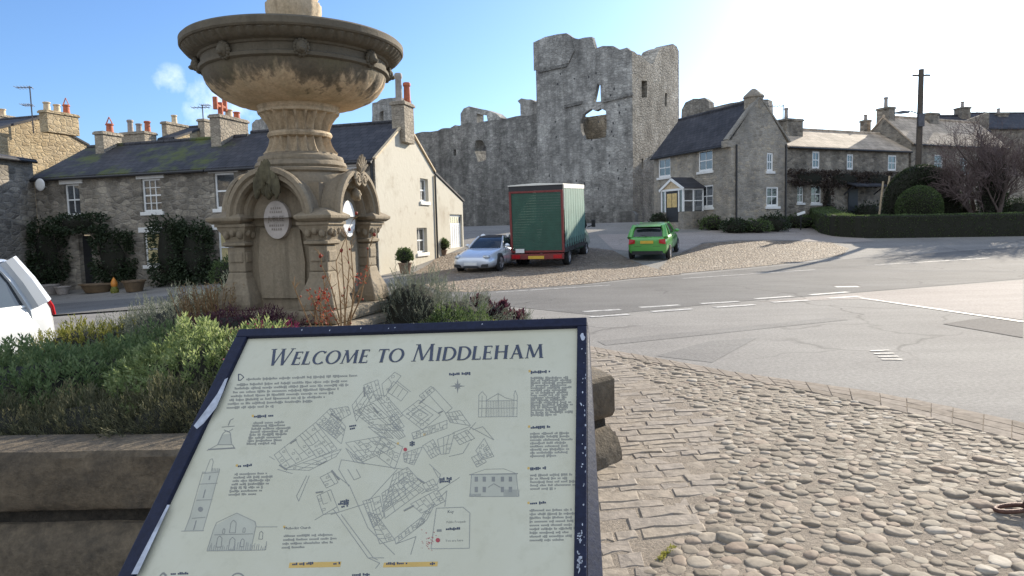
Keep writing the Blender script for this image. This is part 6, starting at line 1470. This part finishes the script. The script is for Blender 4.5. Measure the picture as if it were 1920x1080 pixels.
# clipped front hedge: follows the kerb, its left end rounded, and climbs back along the lane
HA = gp(1588, 446); HBk = V((22.5, 45.5, 0))
hb = V((HA.x, HA.y, hgt(HA.x, HA.y)))
hedge = thing('clipped_hedge', 'long low clipped hedge with rounded corner at the road bend', 'hedge', hb)
path = [V((HA.x + 2.4, HA.y + 8.5, 0)), V((HA.x + 1.2, HA.y + 5.2, 0)), V((HA.x + .35, HA.y + 2.4, 0)), V((HA.x + .25, HA.y + 1.0, 0)), V((HA.x + .9, HA.y + .35, 0)), V((HA.x + 2.2, HA.y + .1, 0)), V((HA.x + 6, HA.y - .25, 0)), V((HA.x + 12, HA.y - .7, 0)), V((HA.x + 20, HA.y - 1.2, 0))]
def pth(L, n):
    seg = [(b - a).length for a, b in zip(L, L[1:])]; tot = sum(seg); out = []
    for i in range(n + 1):
        s_ = tot * i / n; k = 0
        while k < len(seg) - 1 and s_ > seg[k]: s_ -= seg[k]; k += 1
        out.append(L[k].lerp(L[k + 1], min(1, s_ / seg[k])))
    return out
PP = pth(path, 90); HW, HH = .65, 1.12
cm = MB(); rings = []
for i, p in enumerate(PP):
    d = (PP[min(i + 1, 90)] - PP[max(i - 1, 0)]).normalized(); n_ = V((-d.y, d.x, 0)); z = hgt(p.x, p.y) - .1
    rings.append([tuple(p + n_ * a - hb + V((0, 0, z + b))) for a, b in ((-HW, 0), (-HW * 1.02, .6), (-HW * .98, HH), (-HW * .85, HH + .1), (HW * .85, HH + .1), (HW * .98, HH), (HW * 1.02, .6), (HW, 0))])
cm.loft(rings); cm.build('hedge_core', M['core'], hedge)
fm = MB()
def hfn():
    i = random.randrange(90); t = rnd(); p = PP[i].lerp(PP[i + 1], t); d = (PP[i + 1] - PP[i]).normalized(); n_ = V((-d.y, d.x, 0)); z = hgt(p.x, p.y) - .1
    k = rnd(); wv = 1 + .05 * noise.noise(V((p.x * 1.5, p.y * 1.5, k * 3)))
    if k < .55: s_ = 1 if rnd() < .5 else -1; return p + n_ * s_ * HW * wv * 1.0 - hb + V((0, 0, z + ru(0, HH + .08))), n_ * s_
    return p + n_ * HW * ru(-1, 1) - hb + V((0, 0, z + (HH + .1) * wv)), V((0, 0, 1))
shell(fm, hfn, 26000, .085, .04); fm.build('foliage', M['l_box'], hedge, fix=False)
# lawn patch inside the hedge
# yew arch and box ball
ay = HA.y + 3.4; ax = at_y(1728, 400, ay).x; print('HA', HA); az = hgt(ax, ay)
arch = thing('topiary_arch', 'dark green clipped yew arch framing a round topiary ball', 'topiary', (ax, ay, az))
AR, AT = 1.42 * ay / 36, .55 * ay / 36; AZ = 1.35 * ay / 36
def aring(a, q=1.): 
    c = V((AR * math.cos(a), 0, AZ + AR * 1.02 * math.sin(a))); o_ = V((math.cos(a), 0, math.sin(a))); return [tuple(c + o_ * AT * q * math.cos(b) + V((0, AT * 1.05 * q * math.sin(b), 0))) for b in [2 * PI * k / 12 for k in range(12)]]
cm = MB(); rs = [[tuple(V((AR, 0, -.1)) + V((AT * .92 * math.cos(b), AT * math.sin(b), 0))) for b in [2 * PI * k / 12 for k in range(12)]]] + [aring(PI * i / 20, .93) for i in range(21)]
lst = [tuple(V((-AR, 0, -.1)) + V((-AT * .92 * math.cos(b), AT * math.sin(b), 0))) for b in [2 * PI * k / 12 for k in range(12)]]
cm.loft(rs + [lst]); cm.build('hedge_core', M['core'], arch)
def afn():
    k = rnd()
    b = ru(0, 2 * PI); q = 1 + .06 * noise.noise(V((b * 2, k * 9, 1)))
    if k < .3:
        s_ = 1 if rnd() < .5 else -1; n_ = V((math.cos(b), math.sin(b), 0)); return V((s_ * AR, 0, ru(-.05, AZ))) + n_ * AT * q, n_
    a = PI * rnd(); c = V((AR * math.cos(a), 0, AZ + AR * 1.02 * math.sin(a))); o_ = V((math.cos(a), 0, math.sin(a))); n_ = o_ * math.cos(b) + V((0, math.sin(b), 0)); return c + n_ * AT * q, n_
fm = MB(); shell(fm, afn, 9000, .13, .05, .1, .7); fm.build('foliage', M['l_yew'], arch, fix=False)
by = HA.y + 1.7; bx = at_y(1723, 400, by).x; bz = hgt(bx, by)
ball = thing('topiary_ball', 'round clipped pale green topiary ball under the yew arch', 'topiary', (bx, by, bz))
MB().ell((0, 0, 1.35), (1.08, 1.05, 1.15), 24, 16, .03, 4).box(-.6, .6, -.6, .6, -.1, .6).build('hedge_core', M['core'], ball, smooth='all')
def bfn():
    z = ru(-.75, 1); a = ru(0, 2 * PI); q = math.sqrt(1 - z * z); d = V((q * math.cos(a), q * math.sin(a), z)); k = 1 + .035 * noise.noise(d * 4); return V((d.x * 1.15 * k, d.y * 1.12 * k, 1.35 + d.z * 1.22 * k)), d
fm = MB(); shell(fm, bfn, 8000, .09, .045, .1, .6); fm.build('foliage', M['l_box'], ball, fix=False)
def bush(name, label, cat, c, r, mat, n=900, L=.12, W=.05, base=None, group=None, seed=0, core=True):
    random.seed(int(seed * 7 + 3)); base = V(base) if base else V((c[0], c[1], hgt(c[0], c[1]))); rt = thing(name, label, cat, base, 0, group); fm = MB(); cc = V(c) - base
    def fn():
        z = ru(-.6, 1); a = ru(0, 2 * PI); q = math.sqrt(1 - z * z); d = V((q * math.cos(a), q * math.sin(a), z)); k = (1 + .35 * noise.noise(d * 2.3 + V((seed, 0, 0)))) * ru(.82, 1.03); return cc + V((d.x * r[0] * k, d.y * r[1] * k, d.z * r[2] * k)), d
    shell(fm, fn, n, L, W, .3, .7); fm.build('foliage', mat, rt, fix=False)
    if core: MB().ell(cc, [x * .74 for x in r], 16, 10, .2, 2.5, seed=seed).build('stems', M['core'], rt, smooth='all')
    return rt
# ---- climbers and pots along the stone terrace
def hpt(H, s_, off, z): return H.o + H.X * s_ + H.Y * off + V((0, 0, z))
def climber(label, H, boxes, n, mat, L=.14, W=.07, seed=1, name='climbing_plant'):
    random.seed(seed); b0 = boxes[0]; s0, z0 = H.lf((b0[0] + b0[1]) / 2, b0[3], -.3); bb = hpt(H, s0, -.3, 0); bb.z = hgt(bb.x, bb.y)
    rt = thing(name, label, 'climbing plant', bb); fm, cm = MB(), MB()
    ar = [(x1 - x0) * (y1 - y0) for x0, x1, y0, y1, *_ in boxes]
    for (x0, x1, y0, y1, dep), a_ in zip(boxes, ar):
        sa, za = H.lf(x0, y1, -dep * .6); sb_, zb = H.lf(x1, y0, -dep * .6); c = hpt(H, (sa + sb_) / 2, -dep * .55, (za + zb) / 2) - bb; r = V((abs(sb_ - sa) / 2, dep * .6, abs(zb - za) / 2)); rot = Matrix.Rotation(math.atan2(H.X.y, H.X.x), 3, 'Z')
        def fn():
            z = ru(-1, 1); a = ru(0, 2 * PI); q = math.sqrt(1 - z * z); d = V((q * math.cos(a), q * math.sin(a), z)); d = V([math.copysign(abs(t) ** .6, t) for t in d]); k = (1 + .3 * noise.noise(d * 2.2 + V((seed, x0 * .1, 0)))) * ru(.75, 1.04)
            return c + rot @ V((d.x * r.x * k, d.y * r.y * k, d.z * r.z * k)), rot @ d
        shell(fm, fn, max(60, int(1.25 * n * a_ / sum(ar))), L, W, .0, .8)
        e = MB().ell((0, 0, 0), (r.x * .60, r.y * .45, r.z * .66), 12, 8, .25, 2., seed=seed); cm.add([c + rot @ V(v) for v in e.v], e.f)
    fm.build('foliage', mat, rt, fix=False); cm.build('stems', M['core'], rt, smooth='all'); return rt
climber('dark climber arching over the terrace doorway', HL, [(62, 112, 410, 530, .8), (100, 190, 398, 440, .9), (176, 245, 430, 530, .5), (64, 90, 470, 545, .9)], 5200, M['l_ivy'], seed=2)
climber('dense dark shrub trained up the wall between two ground-floor windows', HL, [(286, 345, 406, 535, .7), (330, 396, 418, 535, .6)], 4200, M['l_ivy'], seed=3)
climber('brown tangled climber band below the upper windows of the right terrace', T, [(1478, 1560, 318, 350, .5), (1545, 1625, 320, 352, .45), (1610, 1690, 322, 352, .5), (1545, 1562, 345, 400, .35)], 3600, leafmat('leaf_wisteria', [(.03, .022, .018), (.07, .05, .04), (.11, .085, .065)], .2, 12.), seed=4)
q = at_y(427, 518, 25.2)
bush('rounded_shrub', 'rounded grey-green shrub under the terrace window beside the fountain', 'shrub', (q.x, q.y, hgt(q.x, q.y) + .5), (.62, .55, .58), M['l_box'], 1100, .10, .05, seed=5)
def pot(label, pxy, y, r, h, mat, plant=None, cat='plant pot', name='plant_pot', rp=.3, group=None, sq=1.0):
    p = at_y(pxy[0], pxy[1], y); b = V((p.x, p.y, hgt(p.x, p.y) + .012)); rt = thing(name, label, cat, b, 0, group)
    o = MB().lathe([(r * .7, 0), (r * .95, h * .85), (r * 1.08, h * .87), (r * 1.08, h), (r * .95, h), (r * .9, h * .85)], 20).build('pot', mat, rt, smooth=True); o.scale = (sq, 1, 1)
    if plant:
        fm = MB(); random.seed(int(pxy[0]))
        def fn():
            z = ru(-.5, 1); a = ru(0, 2 * PI); q = math.sqrt(1 - z * z); d = V((q * math.cos(a), q * math.sin(a), z)); k = (1 + .2 * noise.noise(d * 3)) * ru(.8, 1.03); return V((0, 0, h + rp * .75)) + d * rp * k, d
        shell(fm, fn, 700, .09, .045, .2, .6); fm.build('foliage', plant, rt, fix=False); MB().ell((0, 0, h + rp * .7), (rp * .8,) * 3, 12, 8).build('stems', M['core'], rt, smooth='all')
    return rt
M['ochre0'] = plain('aged_clay', (.20, .13, .085), .85, .3, 9., .2)
pot('leafy clay pot at the front corner of the whitewashed gable', (760, 512), 26.3, .26, .42, M['ochre0'], M['l_box'], rp=.33)
pot('clipped bush in a small pot by the garage end of the white gable', (830, 474), 32.4, .22, .25, M['ochre0'], M['l_box'], rp=.32)
M['ochre'] = plain('ochre_glaze', (.13, .085, .045), .6, .3, 9., .2)
pot('round ochre pot standing on the pavement left of the big wall shrub', (252, 540), 27.2, .42, .45, M['ochre'])
pot('long low ochre trough beside the terrace door', (182, 545), 28.2, .38, .36, M['ochre'], sq=1.8)
pot('squat brown stone pot near the left end of the terrace', (92, 548), 29., .4, .42, M['potg']); pot('small brown stone pot next to the squat pot', (118, 550), 28.6, .3, .34, M['potg'])
p = at_y(215, 545, 27.4); b = V((p.x, p.y, hgt(p.x, p.y))); gn = thing('garden_ornament', 'small orange garden ornament standing against the terrace front', 'ornament', b)
MB().lathe([(.14, 0), (.16, .1), (.12, .22), (.10, .26)], 12).build('base', M['l_gold'], gn, smooth=True); MB().lathe([(.10, .262), (.13, .34), (.12, .42), (.06, .56), (.01, .64)], 12).build('body', plain('orange_paint', (.6, .22, .03), .5, .2, 9., .1), gn, smooth=True)
# ---- shrubs before the cottage and the right terrace
random.seed(77)
for i, (px, py, y, rx, rz_, lb, mt) in enumerate([(1296, 412, 41.5, .9, .5, 'low dark bush right of the porch', 'l_ivy'), (1340, 412, 40, .9, .5, 'yellow-green bush below the cottage ground-floor window', 'l_box'), (1378, 412, 38.4, .8, .5, 'dark brown-green bush at the cottage corner', 'l_ivy'), (1415, 414, 38.6, 1.0, .45, 'low spreading bush in front of the cottage gable', 'l_box'), (1452, 408, 39.4, .9, .6, 'dark bush below the gable window', 'l_ivy'), (1500, 412, 42, 1.3, .5, 'low olive bush at the start of the right terrace', 'l_box'), (1560, 408, 43.5, 1.3, .7, 'dark bush in front of the right terrace porch', 'l_ivy'), (1240, 412, 42.5, .7, .5, 'dark bush left of the porch door', 'l_ivy'), (1630, 395, 45., 1.2, .8, 'dark bush behind the hedge near the leaning poles', 'l_ivy')]):
    c = at_y(px, py, y); g_z = hgt(c.x, c.y); bush('garden_bush', lb, 'bush', (c.x, c.y, g_z + rz_ * .7), (rx, .6, rz_), M[mt], 700, .14, .07, seed=i + 1)
c = at_y(1502, 400, 40.5); sg = thing('house_sign', 'small tilted white sign board on a post in front of the terrace', 'sign', (c.x, c.y, hgt(c.x, c.y)))
zz = c.z - hgt(c.x, c.y); MB().obox((0, 0, zz), (.24, .02, .07), (-.005, .015, 0), (-.02, 0, .07)).build('board', M['white'], sg); MB().box(-.03, .03, -.0, .05, 0, max(.1, zz - .06)).build('post', M['dark'], sg)
for i, (a, b_) in enumerate((((1647, 384), (1656, 340)), ((1655, 384), (1668, 330)))):
    p, q = at_y(a[0], a[1], 42), at_y(b_[0], b_[1], 42); g_z = hgt(p.x, p.y); po = MB().tube([(0, 0, g_z - p.z), (q.x - p.x, 0, q.z - p.z)], .06, 6).build('wooden_pole', M['potc']); po.location = p; tag(po, ('shorter' if i == 0 else 'taller') + ' of two leaning timber poles left of the yew arch', 'pole', 'leaning timber poles')
# ---- telegraph pole with lamp and wires
PY = HA.y + 4.6; tp = at_y(1719, 400, PY); tz = hgt(tp.x, tp.y); top = at_y(1724, 130, PY)
M['wood'] = plain('pole_wood', (.085, .068, .052), .85, .3, 14., .3)
pole = thing('telegraph_pole', 'tall wooden telegraph pole with street lamp arm behind the yew arch', 'telegraph pole', (tp.x, tp.y, tz)); HP = top.z - tz
MB().tube([(0, 0, 0), (.03, 0, HP * .5), (.05, 0, HP)], [.19, .17, .14], 12).build('pole', M['wood'], pole, smooth=True)
lm = at_y(1686, 213, PY) - V((tp.x, tp.y, tz))
MB().tube([(.03, -.1, lm.z - .1), (lm.x * .5, -.1, lm.z + .12), (lm.x + .2, -.1, lm.z + .06)], .035, 8).build('lamp_arm', M['iron'], pole, smooth=True)
MB().loft([[(lm.x + .5, -.2, lm.z), (lm.x + .5, 0, lm.z), (lm.x + .5, 0, lm.z + .1), (lm.x + .5, -.2, lm.z + .1)], [(lm.x + .1, -.26, lm.z - .02), (lm.x + .1, .06, lm.z - .02), (lm.x + .1, .03, lm.z + .14), (lm.x + .1, -.23, lm.z + .14)], [(lm.x - .3, -.2, lm.z), (lm.x - .3, 0, lm.z), (lm.x - .3, -.02, lm.z + .07), (lm.x - .3, -.18, lm.z + .07)]]).build('lamp_head', M['iron'], pole)
MB().box(-.17, .17, -.26, -.145, HP * .64, HP * .72).build('junction_box', M['iron'], pole); MB().bar((-.45, 0, HP - .35), (.55, 0, HP - .35), .09).build('crossarm', M['wood'], pole)
wr = MB()
def wire(mb, a, b, sag, r=.018): a, b = V(a), V(b); mb.tube([a.lerp(b, i / 14) - V((0, 0, sag * 4 * (i / 14) * (1 - i / 14))) for i in range(15)], r, 4)
wire(wr, (.3, 0, HP - .3), (7.6, 1.0, HP - 1.9), .25); wire(wr, (.3, 0, HP - .3), (9, -6, HP - 1.0), .3); wire(wr, (-.4, 0, HP - .3), (-10.5, 8, HP - 2.6), .3, .010)
wr.build('wire', M['iron'], pole)
# ---- bare tree at the right edge
random.seed(19)
TY = HA.y + 1.6; tb = at_y(1856, 405, TY); tz = hgt(tb.x, tb.y)
tree = thing('bare_tree', 'bare winter tree of many fine twigs behind the hedge at the right edge', 'tree', (tb.x, tb.y, tz)); bmx = MB(); tw2 = MB(); iv = MB()
def grow(p, d, L, r, lev):
    d = d.normalized(); n = 4 if lev < 2 else 3; pts, rr_ = [p], [r]; q = p
    for i in range(n):
        d = (d + V((ru(-.16, .16), ru(-.16, .16), ru(-.04, .12)))).normalized(); q = q + d * L / n; pts.append(q); rr_.append(r * (1 - .5 * (i + 1) / n))
    (bmx if lev < 2 else tw2).tube(pts, rr_, 7 if lev < 2 else 3, cap=False)
    if lev >= 4: return
    k = {0: 7, 1: 6, 2: 5, 3: 4}[lev]
    for i in range(k):
        t = ru(.25, 1); j = min(int(t * n), n - 1); b = pts[j].lerp(pts[j + 1], t * n - j); a = ru(0, 2 * PI); ax_ = d.cross(V((math.cos(a), math.sin(a), .2))).normalized()
        grow(b, d * ru(.45, .8) + ax_ * ru(.5, 1.) + V((0, 0, .22)), L * ru(.48, .72), max(.008, rr_[j] * .55), lev + 1)
for (dx, dy, lean, L, r) in ((0, 0, (-.1, 0, 1), 3.6, .2), (.4, .2, (.25, .1, 1), 3.5, .17), (-.35, .1, (-.42, .1, 1), 3.3, .15), (.1, -.25, (.05, -.3, 1), 3.1, .14), (-.15, .2, (-.2, .25, 1), 3.4, .14), (1.9, .5, (.2, 0, 1), 3.3, .15), (2.9, .3, (.15, .1, 1), 3.2, .14)): grow(V((dx, dy, -.1)), V(lean), L, r, 0)
M['bark'] = plain('tree_bark', (.10, .075, .065), .9, .3, 12., .3)
bmx.build('trunk', M['bark'], tree, smooth='all', fix=False); tw2.build('crown', plain('fine_twigs', (.115, .082, .075), .9, .25, 8., 0), tree, fix=False)
bush('ivy_bush', 'dense dark ivy mass wrapped round the foot of the bare tree', 'bush', (tb.x + .1, tb.y, tz + 2.0), (.8, .6, 2.3), M['l_ivy'], 2200, .13, .07, seed=11)
c = at_y(1908, 385, TY); bush('garden_bush', 'dark rounded bush right of the bare tree trunk', 'bush', (c.x, c.y, hgt(c.x, c.y) + .9), (1.0, .7, .9), M['l_ivy'], 1300, .12, .06, seed=12)
c = at_y(1806, 395, TY + 2.); bush('garden_bush', 'dark bush between the yew arch and the bare tree', 'bush', (c.x, c.y, hgt(c.x, c.y) + .8), (.8, .6, .8), M['l_ivy'], 1100, .12, .06, seed=13)
# ---- rusty chain link lying on the cobbles, moss tuft
c = at_z(1898, 958, .03); ch = MB()
cc = V((0, 0, .045)); pts = [cc + V((.085 * math.cos(a) , .042 * math.sin(a), .012 * math.cos(a))) for a in [2 * PI * i / 24 for i in range(25)]]
ch.tube(pts, .013, 8, cap=False); cl = ch.build('chain_link', plain('rusty_iron', (.10, .05, .035), .6, .4, 60., .4, .4), None, smooth='all'); cl.location = c; cl.location.z = 0; cl.rotation_euler = (0, 0, R(-8)); tag(cl, 'rusty iron chain link lying on the cobbles at the right edge', 'chain link')
pts = [V((.135, 0, .05)) + V((.07 * math.cos(a), 0, .06 * math.sin(a))) for a in [2 * PI * i / 24 for i in range(25)]]
c2 = MB().tube(pts, .013, 8, cap=False).build('chain_link', cl.data.materials[0], None, smooth='all'); c2.location = (c.x, c.y, .0); tag(c2, 'second rusty chain link standing upright through the first one', 'chain link')
fm = MB(); random.seed(55); A, B = g0(1235, 1055), g0(1262, 1030)
for _ in range(160): t = rnd(); leaf(fm, V((A[0] + (B[0] - A[0]) * t + ru(-.012, .012), A[1] + (B[1] - A[1]) * t + ru(-.012, .012), .01)), V((ru(-1, 1), ru(-1, 1), ru(.3, 1.2))), ru(.012, .025), .008)
mo_ = fm.build('grass', M['l_gold'], None, fix=False); tag(mo_, 'thin line of yellow-green moss between paving stones', 'moss', kind='stuff')
